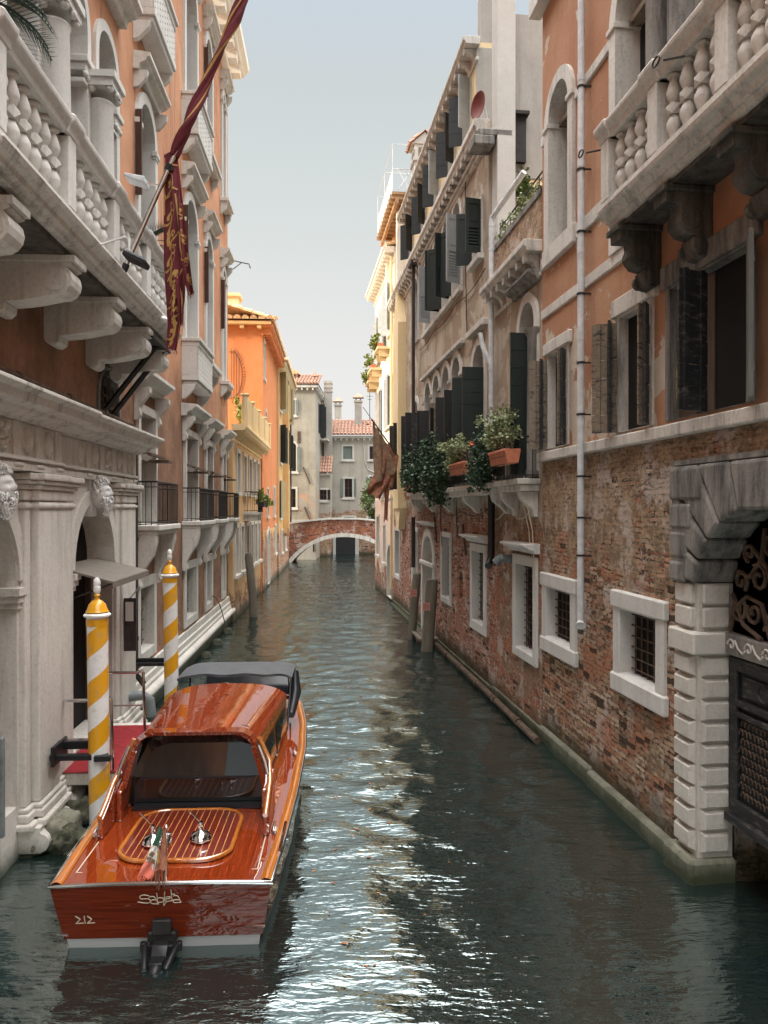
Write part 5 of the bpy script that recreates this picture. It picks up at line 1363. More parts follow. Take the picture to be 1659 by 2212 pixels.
# tall end wall and chimney block of the next house, seen above this roof
En = T('rear_house', 'plain grey rear house rising behind the roof terrace with a small iron hatch', 'house', FR, 16.5, -1.0, 8)
q = MB(); q.box(16.7, 16.88, -9, -.5, 11.2, 14.75); q.build('wall', m['plaster_grey'], En.ob, En)
q = MB(); q.box(16.72, 16.89, -9, -.48, 9.3, 11.19); q.build('lower_wall', m['plaster_yellow'], En.ob, En)
q = MB(); q.box(16.6, 16.7, -.75, -.5, 11.5, 12.5); q.box(16.5, 16.7, -.8, -.45, 12.5, 12.57); q.build('hatch', m['iron'], En.ob, En)
Cs = T('chimney_stack', 'very tall square plastered chimney standing between the roof terrace and the shuttered house', 'chimney', FR, 16.45, -.1, 8.6)
q = MB(); q.box(16.42, 16.88, -.46, -.06, 8.5, 17.8); q.build('stack', m['plaster_white'], Cs.ob, Cs, bevel=.01)
L = T('ivy', 'green creeper climbing the yellow wall above the roof terrace', 'creeper', FR, 17.2, -.8, 9.5, single=True)
q = MB(); leaves(q, (16.6, -.68, 10.2), (.25, .2, 1.1), 700, .09); leaves(q, (16.6, -.68, 11.0), (.2, .2, .35), 250, .09); q.build('ivy', m['leaf_mid'], None, L, recalc=False)
L = T('terrace_plants', 'straggling plants along the railing of the small roof terrace', 'plants', FR, 14.8, -.2, 9.5)
L.ob['kind'] = 'stuff'
plant_leaves(L, 'foliage', L.ob, [((y, -.1, 9.7), (.28, .2, .22), 130, .06) for y in (13.6, 14.0, 14.5, 14.9, 15.3, 15.8, 16.1)], m['leaf_pale'])

# ================================================================ RIGHT: long shuttered house (16.4 - 32.3)
Ch = T('shuttered_house', 'long tan house with arched windows, dark shutters and two rows of corbels', 'house', FR, 16.4, 0, 0)
cen = [20.1, 21.45, 22.85, 24.25]
F2 = [H(c - .5, c + .5, 9.65, 11.95, True) for c in cen]; F2s = H(26.1, 27.0, 9.7, 11.9, True); F2w = H(17.45, 18.25, 9.75, 11.0); F2t = H(29.6, 30.4, 9.7, 11.9, True)
F1 = [H(c - .5, c + .5, 4.55, 7.95, True) for c in cen]; F1n = H(17.2, 18.2, 4.55, 7.75, True); F1s = H(26.1, 27.0, 4.7, 7.7, True); F1t = H(29.3, 30.2, 4.7, 7.7, True)
G0 = [H(17.2, 18.3, 1.35, 3.0), H(20.9, 22.0, 1.5, 3.2), H(26.3, 27.3, 1.6, 3.2), H(30.6, 31.8, 1.3, 3.1)]; GD = H(23.3, 25.1, -.1, 3.15, True, .8)
GO = H(19.35, 19.75, 1.7, 2.42, True, .2)
q = MB(); wall(q, 16.9, 32.3, 4.0, 12.5, 0, F2 + [F2s, F2w, F2t] + F1 + [F1n, F1s, F1t], .32); body(q, 16.9, 32.3, -.6, 12.5, 0, 7)
q.build('wall', m['plaster_tan'], Ch.ob, Ch, recalc=False)
q = MB(); wall(q, 16.9, 32.3, -.6, 4.0, .0, G0 + [GD, GO], .32); q.build('water_wall', m['brick_far'], Ch.ob, Ch, recalc=False)
for i, h in enumerate(F2):
    fr = rwin(Ch, h, bars=(1, 2), sill=None)
    if i == 0: shutter(Ch, fr, h['a'], .05, 9.7, 11.42, .45, 118, m['shutter_lit'], 'louvre', 1); shutter(Ch, fr, h['b'], .05, 9.7, 11.42, .45, 130, m['shutter_green'], 'louvre', -1)
    elif i == 1: shutter(Ch, fr, h['a'], .05, 9.7, 11.42, .45, 112, m['shutter_green'], 'louvre', 1); shutter(Ch, fr, h['b'], .05, 9.7, 11.42, .45, 122, m['shutter_green'], 'louvre', -1)
    elif i == 3: shutter(Ch, fr, h['a'], .05, 9.7, 11.42, .42, 112, m['shutter_lit'], 'louvre', 1)
    else: shutter(Ch, fr, h['a'], .05, 9.7, 11.42, .45, 105, m['shutter_green'], 'louvre', 1)
band(Ch, 19.4, 24.95, 9.48, 9.62, 0, .12, m['stone_balcony'], 'sill_course')
band(Ch, 16.9, 25.4, 12.1, 12.17, 0, .14, m['stone_balcony'], 'hood_mould'); band(Ch, 17.2, 25.1, 12.0, 12.095, 0, .08, m['stone_balcony'], 'hood_mould')
band(Ch, 19.2, 25.1, 8.12, 8.24, 0, .14, m['stone_balcony'], 'hood_mould'); band(Ch, 16.95, 18.5, 8.05, 8.2, 0, .16, m['stone_balcony'], 'hood_mould')
rwin(Ch, F2s, bars=(1, 2)); rwin(Ch, F2t, bars=(1, 2)); rwin(Ch, F1s, bars=(1, 2), shut=('shutter_dark', 'line', 95)); rwin(Ch, F1t, bars=(1, 2), shut=('shutter_dark', 'line', 95))
rwin(Ch, F2w, w=.08, bars=(1, 2), shut=('shutter_green', 'louvre', 105), sill=.1)
for i, h in enumerate(F1):
    fr = rwin(Ch, h, bars=(1, 3)); shutter(Ch, fr, h['a'], .05, 4.6, 7.0 - .06 * (i % 3), .42, 98 + 17 * (i * 7 % 3), m['shutter_dark'], 'line', 1); shutter(Ch, fr, h['b'], .05, 4.6, 6.98 + .05 * (i % 2), .42, 105 + 14 * (i * 5 % 3), m['wood_old'] if i == 1 else m['wood_black'] if i % 2 else m['shutter_dark'], 'plank' if i == 1 else 'line', -1)
    q = MB()
    for y in (h['a'] - .2, h['b'] + .2): q.cut(); q.box(y - .14, y + .14, 0, .1, 7.36, 7.46)
    q.build('impost', m['stone'], fr, Ch)
fr = rwin(Ch, F1n, bars=(1, 3)); shutter(Ch, fr, F1n['a'], .05, 4.6, 7.15, .48, 90, m['shutter_green'], 'line', 1); shutter(Ch, fr, F1n['b'], .05, 4.6, 7.1, .48, 100, m['shutter_green'], 'line', -1)
fr = window(Ch, G0[0], 0, m['stone_white'], .18, .05, .24, glass='void', bars=None, boff=.2, grille=(6, 10, .16)); hood(Ch, fr, 16.85, 18.65, 3.22, 0, .28, m['stone_white'], .18)
for h in G0[1:]: window(Ch, h, 0, m['stone_white'], .14, .04, .3, glass='void', bars=None, boff=.16, grille=(5, 8, .2))
window(Ch, GO, 0, m['brick_far'], .06, .02, .25, glass='void', bars=None, grille=(3, 3, .1), boff=.06, name='oval_window')
fr = window(Ch, GD, 0, m['stone'], .22, .06, .3, glass='blind', bars=None, boff=0, name='water_door'); hood(Ch, fr, 22.9, 25.5, 3.45, 0, .22, m['stone_white'], .14)
q = MB(); q.box(23.05, 25.35, .0, .12, 2.2, 2.32); q.box(23.3, 25.1, -.27, -.2, 2.3, 2.4); q.build('impost', m['stone'], fr, Ch, bevel=.02)
cornice(Ch, 17.0, 32.3, 12.32, 0, .32, .28, m['stone_balcony'], .44, .26, .17)
q = MB(); q.box(16.4, 16.95, 0, .45, 11.75, 11.95); q.box(16.42, 17.0, -.4, .35, 11.95, 12.1); q.build('stone_ledge', m['stone_dark'], Ch.ob, Ch, bevel=.02)
# attic storey
hs = [H(c - .36, c + .36, 13.15, 14.45) for c in (19.1, 20.9, 23.0, 25.3, 27.9)]
q = MB(); wall(q, 18.1, 29.0, 12.5, 14.95, -.02, hs, .25); body(q, 18.1, 29.0, 12.5, 14.95, -.02, 6); at = q.build('attic_wall', m['plaster_yellow'], Ch.ob, Ch, recalc=False)
for i, h in enumerate(hs):
    window(Ch, h, -.02, m['stone'], .08, .03, .2, bars=(1, 2), shut=[('shutter_lit', 'line', 118, 'near'), ('shutter_dark', 'line', 110, 'far')] if i in (0, 2) else ('shutter_dark', 'line', 122))
q = MB(); q.box(18.05, 18.1, -6, -.01, 12.5, 14.8); q.build('end_wall', m['attic_grey'], Ch.ob, Ch)
cornice(Ch, 17.95, 29.2, 14.82, -.02, .36, .18, m['stone'], .5, .28, .16, name='eave')
q = MB(); tiles(q, (29.2, .05, 15.01), (18.2, .05, 15.01), (29.2, -3, 15.25), 7, 30); q.build('roof', m['tile'], Ch.ob, Ch, recalc=False)
q = MB(); q.box(18.15, 18.5, -.55, -.15, 14.9, 18.5); q.build('chimney', m['plaster_grey'], Ch.ob, Ch)
q = MB(); q.tube([(26.05, .2, 12.3), (26.05, .2, 4.2)], .06, 8); q.tube([(26.05, .2, 3.7), (26.05, .2, 2.0)], .07, 8); q.box(25.7, 26.4, .1, .34, 12.2, 12.3); q.build('drainpipe', m['pipe_dark'], Ch.ob, Ch, smooth=40)
q = MB(); q.box(28.9, 30.3, 0, .32, 4.0, 11.0); q.prism([(28.9, 4.0), (30.3, 4.0), (29.9, 3.2), (29.3, 3.2)], 'p', 0, .25); q.prism([(28.9, 11), (30.3, 11), (29.6, 12.4)], 'p', 0, .3); q.build('chimney_breast', m['plaster_yellow'], Ch.ob, Ch)
q = MB(); q.box(15.05, 25.6, 0, .5, 4.4, 4.5); q.box(15.05, 25.6, 0, .42, 4.28, 4.4)
for y in (15.1, 17.6, 20.5, 23.0, 25.3): q.prism([(0, 4.28), (.4, 4.28), (.36, 4.14), (.18, 4.0), (.1, 3.9), (0, 3.88)], 'Y', y, y + .22)
bb = q.build('balcony', m['stone_balcony'], Ch.ob, Ch, bevel=.01); iron_rail(Ch, bb, 15.1, 25.5, .45, .02, 4.5, 5.25, .12)
q = MB(); q.box(31.0, 32.1, 0, .4, 4.3, 4.4); o = q.build('small_balcony', m['stone_balcony'], Ch.ob, Ch)
q = MB(); q.box(16.4, 32.3, -.03, .05, -.6, .14); q.build('plinth', m['stone_plinth'], Ch.ob, Ch)
q = MB(); q.box(13.3, 16.4, -.03, .05, -.6, .2); q.build('plinth', m['stone_plinth'], Bh.ob, Bh)
# flower boxes and shrubs on the rails
def box_planter(Y, p, z, w, label, mats, lv, pot=True, fl=None):
    L = T('flower_box', label, 'planter', FR, Y, p, z, group='planted boxes on the balcony rails')
    if pot:
        q = MB(); q.prism([(p - .1, z), (p + .1, z), (p + .14, z + .2), (p + .16, z + .2), (p + .16, z + .25), (p - .14, z + .25), (p - .14, z + .2)], 'Y', Y - w / 2, Y + w / 2); q.build('pot', m['terracotta'], L.ob, L, bevel=.01)
        q = MB(); q.tube([(Y - w / 2, p + .17, z + .12), (Y + w / 2, p + .17, z + .12)], .008, 5); q.tube([(Y - w / 2, p + .15, z - .02), (Y + w / 2, p + .15, z - .02)], .008, 5); q.build('holder', m['iron'], L.ob, L)
    q = MB()
    for i in range(14):
        c, r, n, s = lv[rnd.randrange(len(lv))]; x = Y + rnd.uniform(-w / 2, w / 2)
        q.tube([(x, p, z + .2), (x + rnd.uniform(-.1, .1), p + rnd.uniform(-.1, .1), z + .45), (c[0] + rnd.uniform(-1, 1) * r[0] * .8, c[1] + rnd.uniform(-1, 1) * r[1] * .8, c[2])], .007, 4)
    q.build('stems', m['wood_post'], L.ob, L)
    for mt, l in zip(mats, lv if len(mats) > 1 else [lv]): plant_leaves(L, 'foliage', L.ob, l if isinstance(l, list) else [l], m[mt])
    if fl:
        q = MB()
        for c, n in fl:
            for i in range(n): leaves(q, (c[0] + rnd.uniform(-.06, .06), c[1] + rnd.uniform(-.06, .06), c[2] + rnd.uniform(-.05, .05)), (.05, .05, .05), 20, .06)
        q.build('flowers', m['terracotta'] if 0 else m['flower'], L.ob, L, recalc=False)
m['flower'] = plain('orange_red_flowers', (.65, .09, .03), .6)
box_planter(13.85, .52, 4.78, 1.1, 'terracotta box with a tall pale shrub on the balcony next to the orange palace', ['leaf_pale'], [((14.0, .5, 5.42), (.65, .28, .34), 1700, .062), ((13.3, .55, 5.35), (.3, .22, .35), 260, .06)])
box_planter(15.4, .45, 4.6, .5, 'dark bushy shrub hanging in front of the black drainpipe', ['leaf_dark'], [((15.3, .5, 4.85), (.6, .3, .5), 4200, .06), ((15.6, .42, 5.15), (.45, .25, .35), 1200, .06)], False, [((15.8, .6, 5.35), 1)])
box_planter(17.1, .55, 4.75, 1.5, 'terracotta box with a pale green shrub between two dark bushes', ['leaf_pale'], [((17.6, .55, 5.3), (1.1, .28, .36), 2200, .07)], True, None)
box_planter(21.2, .5, 4.6, 1.6, 'large dark evergreen bush spilling over the middle of the long balcony', ['leaf_dark'], [((20.4, .55, 4.8), (1.3, .35, .65), 6500, .085), ((22.2, .5, 5.4), (.9, .3, .5), 2200, .085), ((20.4, .5, 5.5), (.35, .25, .35), 500, .08)], True, None)
box_planter(24.2, .5, 4.6, 1.6, 'dark evergreen bush at the far end of the long balcony', ['leaf_dark'], [((24.2, .5, 5.0), (1.3, .35, .6), 3600, .09), ((25.3, .45, 5.2), (.7, .3, .5), 1400, .09)])
box_planter(26.2, .3, 4.3, .7, 'small terracotta pot with a thin plant past the dark drainpipe', ['leaf_mid'], [((26.3, .35, 4.75), (.5, .25, .3), 500, .08)])
# satellite dish
L = T('satellite_dish', 'dark red satellite dish beside the tall square chimney', 'dish', FR, 17.3, .0, 12.9)
q = MB(); q.m = Matrix.Translation((17.25, .1, 13.0)) @ Matrix.Rotation(R(18), 4, 'Z') @ Matrix.Rotation(R(-90), 4, 'X')
q.lathe((0, 0, 0), [(.02, 0), (.2, .02), (.26, .05), (.3, .07), (.28, .075), (.25, .055), (.02, .01)], 28); q.build('reflector', m['dish'] if 'dish' in m else plain('dish_red', (.13, .022, .016), .6), L.ob, L, smooth=50)
q = MB(); q.tube([(17.25, -.1, 12.5), (17.25, .0, 13.0)], .02, 6); q.build('mast', m['metal_pipe'], L.ob, L)
# altana (wooden roof deck) and tiled chimney
L = T('roof_deck', 'wooden roof deck with thin metal railings beside a tiled chimney', 'roof deck', FR, 30, 0, 14)
DY, DZ = -.15, .95
D0_, D1_, DZ = 29.2, 34.2, 16.0
q = MB(); q.box(D0_, D1_, -2.0, .5, DZ - .1, DZ)
for i in range(11): q.box(D0_ + .05 + i * .45, D0_ + .15 + i * .45, -.1, .58, DZ - .25, DZ - .1)
q.box(D0_, D1_, .25, .37, DZ - .4, DZ - .25); q.build('deck', wood('deck_wood', (.42, .24, .12), (.55, .34, .18), 'x'), L.ob, L)
q = MB()
for y in (30.0, 33.4): q.cut(); q.box(y, y + .3, -.1, .2, 12.7, DZ - .4)
q.build('support', m['plaster_cream'], L.ob, L)
q = MB()
for y in (D0_ + .03, (D0_ + D1_) / 2, D1_ - .03): q.tube([(y, .48, DZ), (y, .48, DZ + 1.8)], .012, 5); q.tube([(y, -1.9, DZ), (y, -1.9, DZ + 1.8)], .012, 5); q.tube([(y, .48, DZ + 1.8), (y, -1.9, DZ + 1.8)], .01, 5)
for z in (.85, 1.8): q.tube([(D0_, .48, DZ + z), (D1_, .48, DZ + z)], .011, 5)
for i in range(34): y = D0_ + i * .149; q.tube([(y, .48, DZ), (y, .48, DZ + .85)], .009, 4)
for i in range(9):
    x = -1.9 + i * .28
    if x + .5 < .48: q.tube([(D0_, x, DZ + .05), (D0_, x + .5, DZ + .8)], .012, 4); q.tube([(D0_, x + .5, DZ + .05), (D0_, x, DZ + .8)], .012, 4)
q.tube([(D0_, .48, DZ + .85), (D0_, -1.9, DZ + .85)], .018, 5)
q.build('railing', m['metal_pipe'], L.ob, L)
L = T('roof_chimney', 'broad plastered chimney with a little tiled gable roof behind the corbelled eave', 'chimney', FR, 29, -.9, 14)
a0, a1, b0, b1, zt = 28.2, 28.95, -.95, -.2, 16.75
q = MB(); q.box(a0, a1, b0, b1, 14, zt); q.box(a0 - .06, a1 + .06, b0 - .06, b1 + .06, zt, zt + .1); q.box(a0, a1, b0, b1, zt + .5, zt + .62)
for a in (a0, a0 + .31, a1 - .13): q.box(a, a + .13, b0, b0 + .13, zt + .1, zt + .5); q.box(a, a + .13, b1 - .13, b1, zt + .1, zt + .5)
for b in (b0 + .3,): q.box(a0, a0 + .13, b, b + .13, zt + .1, zt + .5)
q.prism([(b0 - .12, zt + .62), (b1 + .12, zt + .62), ((b0 + b1) / 2, zt + 1.05)], 'Y', a0 - .04, a1 + .04)
q.build('stack', m['plaster_white'], L.ob, L)
q = MB(); mc = (b0 + b1) / 2; tiles(q, (a0 - .1, b1 + .16, zt + .6), (a1 + .1, b1 + .16, zt + .6), (a0 - .1, mc, zt + 1.1), 3, 5); tiles(q, (a1 + .1, b0 - .16, zt + .6), (a0 - .1, b0 - .16, zt + .6), (a1 + .1, mc, zt + 1.1), 3, 5); q.build('roof', m['tile'], L.ob, L, recalc=False)

# ================================================================ RIGHT: sunlit cream house and pink house
S_ = T('sunlit_house', 'sunlit cream house with flowered window ledges, pink plaster low down', 'house', FR, 32.3, 0, 0)
hs = [H(33.0, 33.9, 11.6, 13.6), H(35.2, 36.0, 11.3, 13.4), H(37.6, 38.4, 11.2, 13.3), H(34.2, 35.0, 7.6, 9.9), H(36.9, 37.7, 7.4, 9.7), H(33.1, 33.9, 7.6, 9.8), H(36.0, 36.8, 4.6, 6.4), H(37.6, 38.6, 1.7, 3.6), H(33.0, 34.4, .1, 2.4, True), H(35.2, 35.9, 1.5, 3.2)]
q = MB(); wall(q, 32.3, 39.6, 4.4, 15, 0, [h for h in hs if h['z0'] > 4.4], .25); body(q, 32.3, 39.6, -.6, 15, 0, 7); q.build('wall', m['plaster_cream'], S_.ob, S_, recalc=False)
q = MB(); wall(q, 32.3, 39.6, -.6, 4.4, 0, [h for h in hs if h['z0'] < 4.4], .25); q.build('lower_wall', m['plaster_pink'], S_.ob, S_, recalc=False)
for h in hs:
    sh = None
    if h['z0'] > 4.4: sh = ('shutter_lit', 'line', 150 if h['z0'] > 11 else 170)
    window(S_, h, 0, m['stone'], .12, .04, .2, bars=(1, 2), sill=.08 if not h['arch'] else None, shut=sh)
cornice(S_, 32.3, 39.8, 14.75, 0, .5, .25, m['plaster_cream'], .5, .3, .18)
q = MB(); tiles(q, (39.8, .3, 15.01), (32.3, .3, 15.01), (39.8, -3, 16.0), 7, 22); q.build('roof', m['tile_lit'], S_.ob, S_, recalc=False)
q = MB(); q.tube([(32.5, .1, 14.7), (32.5, .1, .6)], .06, 8); q.build('drainpipe', m['plaster_yellow'], S_.ob, S_, smooth=40)
for i, (Y, z, lab) in enumerate(((34.5, 11.0, 'sunlit flowering plants on the highest ledge of the cream house'), (37.4, 10.6, 'sunlit flowering plants on the farther ledge of the cream house'), (38.6, 10.2, 'sunlit flowering plants on the farthest ledge at the edge of the cream house'))):
    q = MB(); q.box(Y - .8, Y + .8, 0, .55, z, z + .1); q.box(Y - .6, Y - .5, 0, .45, z - .3, z); q.box(Y + .5, Y + .6, 0, .45, z - .3, z); q.build('ledge', m['plaster_yellow'], S_.ob, S_)
    L = T('ledge_plants', lab, 'planter', FR, Y, .35, z + .1, group='plants on the sunlit ledges')
    q = MB(); q.box(Y - .5, Y + .5, .25, .5, z + .1, z + .3); q.build('box', m['terracotta'], L.ob, L)
    plant_leaves(L, 'foliage', L.ob, [((Y, .45, z + .5), (.7, .3, .35), 500, .1)], m['leaf_far'])
# hanging flag on the right
L = T('flagpole', 'thin flagpole slanting up from the tan house over the canal', 'flagpole', FR, 29.0, .1, 5.5)
pa, pb = Vector((29.0, .05, 5.6)), Vector((28.6, 1.35, 7.3))
q = MB(); q.tube([pa, pb], .03, 8); q.tube([pb, pb + (pb - pa) * .25], .012, 6); q.build('pole', m['pipe_dark'], L.ob, L)
q = MB(); e = Vector((28.5, 1.05, 5.6)); d = (pa - pb)
L2 = T('flag', 'faded rust red and drab flag hanging limp in points from the thin flagpole', 'flag', FR, 28.7, .9, 5.5)
def fl(pts, nm, mt, ph):
    q = MB()
    def f(u, v):
        a, b, c, d_ = pts; A_ = a.lerp(b, u); B_ = d_.lerp(c, u); w = A_.lerp(B_, v); k = .09 * math.sin(u * 9 + ph + v * 3) * (.3 + v)
        return w + Vector((k, k * .4, .05 * math.sin(u * 14 + ph)))
    q.grid(f, 14, 24); q.build(nm, mt, L2.ob, L2, smooth=80, recalc=False)
V3 = Vector
fl([V3((28.6, 1.3, 7.2)), V3((28.75, .95, 6.7)), V3((28.7, .45, 5.4)), V3((28.6, 1.2, 4.9))], 'drab_field', m['cloth_drab'], 0)
fl([V3((28.75, .95, 6.7)), V3((28.9, .3, 5.9)), V3((28.8, .55, 4.7)), V3((28.7, 1.0, 5.3))], 'rust_field', m['cloth_rust'], 1)
fl([V3((28.65, 1.25, 5.2)), V3((28.75, .6, 5.3)), V3((28.6, 1.0, 4.3)), V3((28.5, 1.6, 4.6))], 'torn_point', m['cloth_rust'], 2)
fl([V3((28.75, .9, 5.0)), V3((28.8, .6, 5.1)), V3((28.75, .75, 3.6)), V3((28.7, .85, 3.5))], 'hanging_point', m['cloth_rust'], 3)
# posts
def post(X, Y, X2, zt, r, label, signz, sw, i):
    L = T('mooring_post', label, 'mooring post', FW, X, Y, 0, group='weathered wooden mooring posts')
    q = MB(); ph = i * 4
    def f(u, v):
        a = 2 * pi * u; z = -.6 + (zt + .6) * v; rr = r * (1 + .07 * math.sin(3 * a + ph) + .09 * noise.noise((math.cos(a) * 3, math.sin(a) * 3 + ph, z * .5)) + .05 * noise.noise((math.cos(a) * 9, math.sin(a) * 9, z * 1.5))) * (.86 if v > .985 else 1)
        return (X + (X2 - X) * v + rr * math.cos(a), Y + rr * math.sin(a), z)
    q.grid(f, 28, 40, True); n0 = len(q.v); q.f.append([n0 - 28 + k for k in range(28)]); q.build('post', m['wood_post'], L.ob, L, smooth=50)
    v = (signz + .6) / (zt + .6); cx = X + (X2 - X) * v + sw
    q = MB(); q.box(cx - .1, cx + .1, Y - r - .03, Y - r - .01, signz, signz + .22); s_ = q.build('sign', m['sign_pink'], L.ob, L)
    q = MB(); q.box(cx - .085, cx + .085, Y - r - .034, Y - r - .031, signz + .09, signz + .11)
    for z in (.03, .055, .13, .155, .18):
        for k in range(6): q.box(cx - .08 + k * .027, cx - .08 + k * .027 + .018, Y - r - .034, Y - r - .031, signz + z, signz + z + .014)
    q.build('sign_print', m['sign_red'], s_, L)
    return L
post(.80, 23.6, 1.02, 2.0, .125, 'leaning wooden post with a pale notice, farther of the two by the water door', 1.3, -.06, 0)
post(1.18, 21.6, 1.36, 2.0, .165, 'thick split wooden post with a small notice, nearer of the two by the water door', 1.15, -.12, 1)
L = T('landing_planks', 'small wooden landing between the two posts at the water door', 'landing', FR, 22.8, .35, .1)
q = MB()
for i in range(4): q.box(22.1, 24.0, .08 + i * .15, .21 + i * .15, .2, .25)
q.build('planks', m['wood_post'], L.ob, L)
L = T('waterline_pipe', 'long rusty pipe lying on the ledge along the foot of the brick walls', 'pipe', FR, 13.4, .2, .1)
q = MB(); q.tube([(12.95, .2, .08), (17, .19, .12), (21, .17, .1), (22.1, .16, .1)], .06, 10)
for y in (14, 15.6, 17.1, 18.8, 20.4): q.tube([(y, .2, .1), (y + .12, .2, .1)], .075, 10)
q.build('pipe', m['iron_rust'], L.ob, L, smooth=40)
L = T('waterline_ledge', 'narrow stone ledge under the rusty pipe', 'ledge', FR, 18, .1, 0, single=True)
q = MB(); q.box(13.3, 32.3, .05, .2, -.6, .04); q.build('waterline_ledge', m['stone_plinth'], None, L)

# cables and iron ties on the old walls
q = MB()
for y0, y1, za, zb in ((17.0, 25.8, 9.3, 9.35), (16.9, 24.0, 3.95, 3.9)): q.cut(); q.tube([(y0 + (y1 - y0) * t, .05, za + (zb - za) * t - .12 * abs(math.sin(t * 9))) for t in [i / 24 for i in range(25)]], .012, 4)
for y, za, zb in ((18.9, 12.3, 8.2), (22.0, 4.3, 2.9), (19.9, 4.2, 3.2)): q.cut(); q.tube([(y, .06, za), (y + .05, .05, (za + zb) / 2), (y - .1, .04, zb)], .012, 4)
q.build('cable', m['iron'], Ch.ob, Ch)
q = MB()
for y, z in ((19.2, 3.6), (23.0, 3.75)): q.cut(); q.tube([(y, .05, z), (y - .35, .05, z - .75)], .03, 5)
q.build('iron_tie', m['iron_rust'], Ch.ob, Ch)
# ================================================================ bridge and the houses behind it
BR = T('brick_bridge', 'low brick footbridge with a pale stone arch ring across the end of the canal', 'bridge', FW, -2.9, 57, 0)
cx, hw, rise, zc = -2.9, 4.0, 2.0, -.1
R0 = (hw * hw + rise * rise) / (2 * rise)
def arcz(x, off=0.): 
    rr = R0 + off; d = x - cx; return zc + rise - R0 + math.sqrt(max(rr * rr - d * d, 0))
def topz(x): return 3.18 - .075 * max(0, abs(x - cx + .1) - .9) ** 1.35
xs = [-8.0, -7.3] + [-6.9 + i * .25 for i in range(33)] + [1.6, 2.4]
q = MB()
for y in (56.4, 59.0):
    for a, b in zip(xs, xs[1:]):
        za = arcz(a, .0) if abs(a - cx) < hw else -.6; zb = arcz(b, 0) if abs(b - cx) < hw else -.6
        q.face([(a, y, za), (b, y, zb), (b, y, topz(b)), (a, y, topz(a))])
for a, b in zip(xs, xs[1:]):
    if abs(a - cx) <= hw + .01 and abs(b - cx) <= hw + .01: q.face([(a, 56.4, arcz(a)), (b, 56.4, arcz(b)), (b, 59, arcz(b)), (a, 59, arcz(a))])
    q.face([(a, 56.4, topz(a) - .7), (b, 56.4, topz(b) - .7), (b, 59, topz(b) - .7), (a, 59, topz(a) - .7)])
q.build('wall', m['brick_bridge'], BR.ob, BR, recalc=False)
q = MB(); n = 22
for i in range(n):
    t0 = -hw + 2 * hw * i / n + .01; t1 = -hw + 2 * hw * (i + 1) / n - .01; a, b = cx + t0, cx + t1
    q.prism([(a, arcz(a)), (b, arcz(b)), (cx + (b - cx) * 1.06, arcz(cx + (b - cx) * 1.06, .28)), (cx + (a - cx) * 1.06, arcz(cx + (a - cx) * 1.06, .28))], 'p', 56.33, 56.6)
q.build('arch_ring', m['stone'], BR.ob, BR)
q = MB()
for a, b in zip(xs, xs[1:]):
    q.prism([(a, topz(a)), (b, topz(b)), (b, topz(b) + .13), (a, topz(a) + .13)], 'p', 56.3, 56.65)
q.build('coping', m['stone'], BR.ob, BR)

def fwin(Tn, u0, u1, v0, v1, Y, w=.14, sh=None, **k):
    X = lambda u: (u - U0) / F0 * Y; Z = lambda v: CH + (V0 - v) / F0 * Y
    return (X(u0), X(u1), Z(v1), Z(v0))
class Pl:
    """facade facing the camera at depth Y: uses a frame whose 'Y' axis is world -X"""
# frame facing -Y: x axis = world +X, outward = -Y  -> rotate by pi with k=-1
def front(Y):
    f = Fr((0, Y), 0, 'W'); f.x = Vector((-1, 0)); f.n = Vector((0, -1)); f.ang = pi; f.k = -1; return f
def fhouse(name, label, Yd, X0, X1, z1, mat, wins, depth=8, cat='house', z0=-.6, trim='stone'):
    f = front(Yd); Tn = T(name, label, cat, f, X0, 0, 0)
    hs = [H(*fwin(None, *w_[:4], Yd), arch=(len(w_) > 5 and w_[5])) for w_ in wins]
    q = MB(); wall(q, X0, X1, z0, z1, 0, hs, .25); body(q, X0, X1, z0, z1, 0, depth); q.build('wall', mat, Tn.ob, Tn, recalc=False)
    for h, w_ in zip(hs, wins):
        st = w_[4]; window(Tn, h, 0, m['stone_white'], .14, .04, .2, bars=(1, 1) if st != 'closed' else None, glass='shutter_pane' if st == 'closed' else 'void' if st == 'void' else 'glass', sill=.06, boff=.1, shut=('shutter_far' if st != 'dark' else 'shutter_dark', 'line', 172) if st in ('open', 'dark') else None, pd=.1 if st == 'closed' else None)
    return Tn
m['shutter_pane'] = m['shutter_far']
G1 = fhouse('grey_house', 'tall grey stained house left behind the bridge with shutters and an arched window', 60, -7.8, -5.35, 13.7, m['far_grey'],
    [(622, 637, 864, 896, 'open'), (622, 640, 956, 1018, 'open', True), (624, 639, 1056, 1096, 'glass'), (628, 638, 1134, 1147, 'void')], depth=12)
q = MB(); q.box(-8, -5.2, -.1, .28, 13.4, 13.6); [q.box(-7.7 + i * .42, -7.58 + i * .42, 0, .25, 13.2, 13.4) for i in range(6)]
q.box(-5.35, -5.1, -12, .25, 13.4, 13.6); [q.box(-5.35, -5.14, -11.6 + i * .5, -11.45 + i * .5, 13.2, 13.4) for i in range(24)]
q.build('eave', m['stone'], G1.ob, G1)
q = MB(); tiles(q, (-8.1, .35, 13.65), (-5.05, .35, 13.65), (-8.1, -3, 14.9), 7, 12); q.face([(-5.05, .35, 13.62), (-5.05, -12, 13.62), (-6.5, -12, 14.9), (-6.5, -3, 14.9)]); q.build('roof', m['tile'], G1.ob, G1, recalc=False)
f2 = front(60)
q = MB()                                                 # dark windows and shutters on the side wall
for y0, z0, z1 in ((-3.6, 10.2, 12.6), (-5.2, 10.0, 12.6), (-7.0, 10.0, 12.4), (-5.4, 3.4, 7.2), (-8, 3.4, 7)):
    q.box(-5.36, -5.32, y0, y0 + 1.0, z0, z1); q.box(-5.36, -4.9, y0 - .04, y0, z0, z1); 
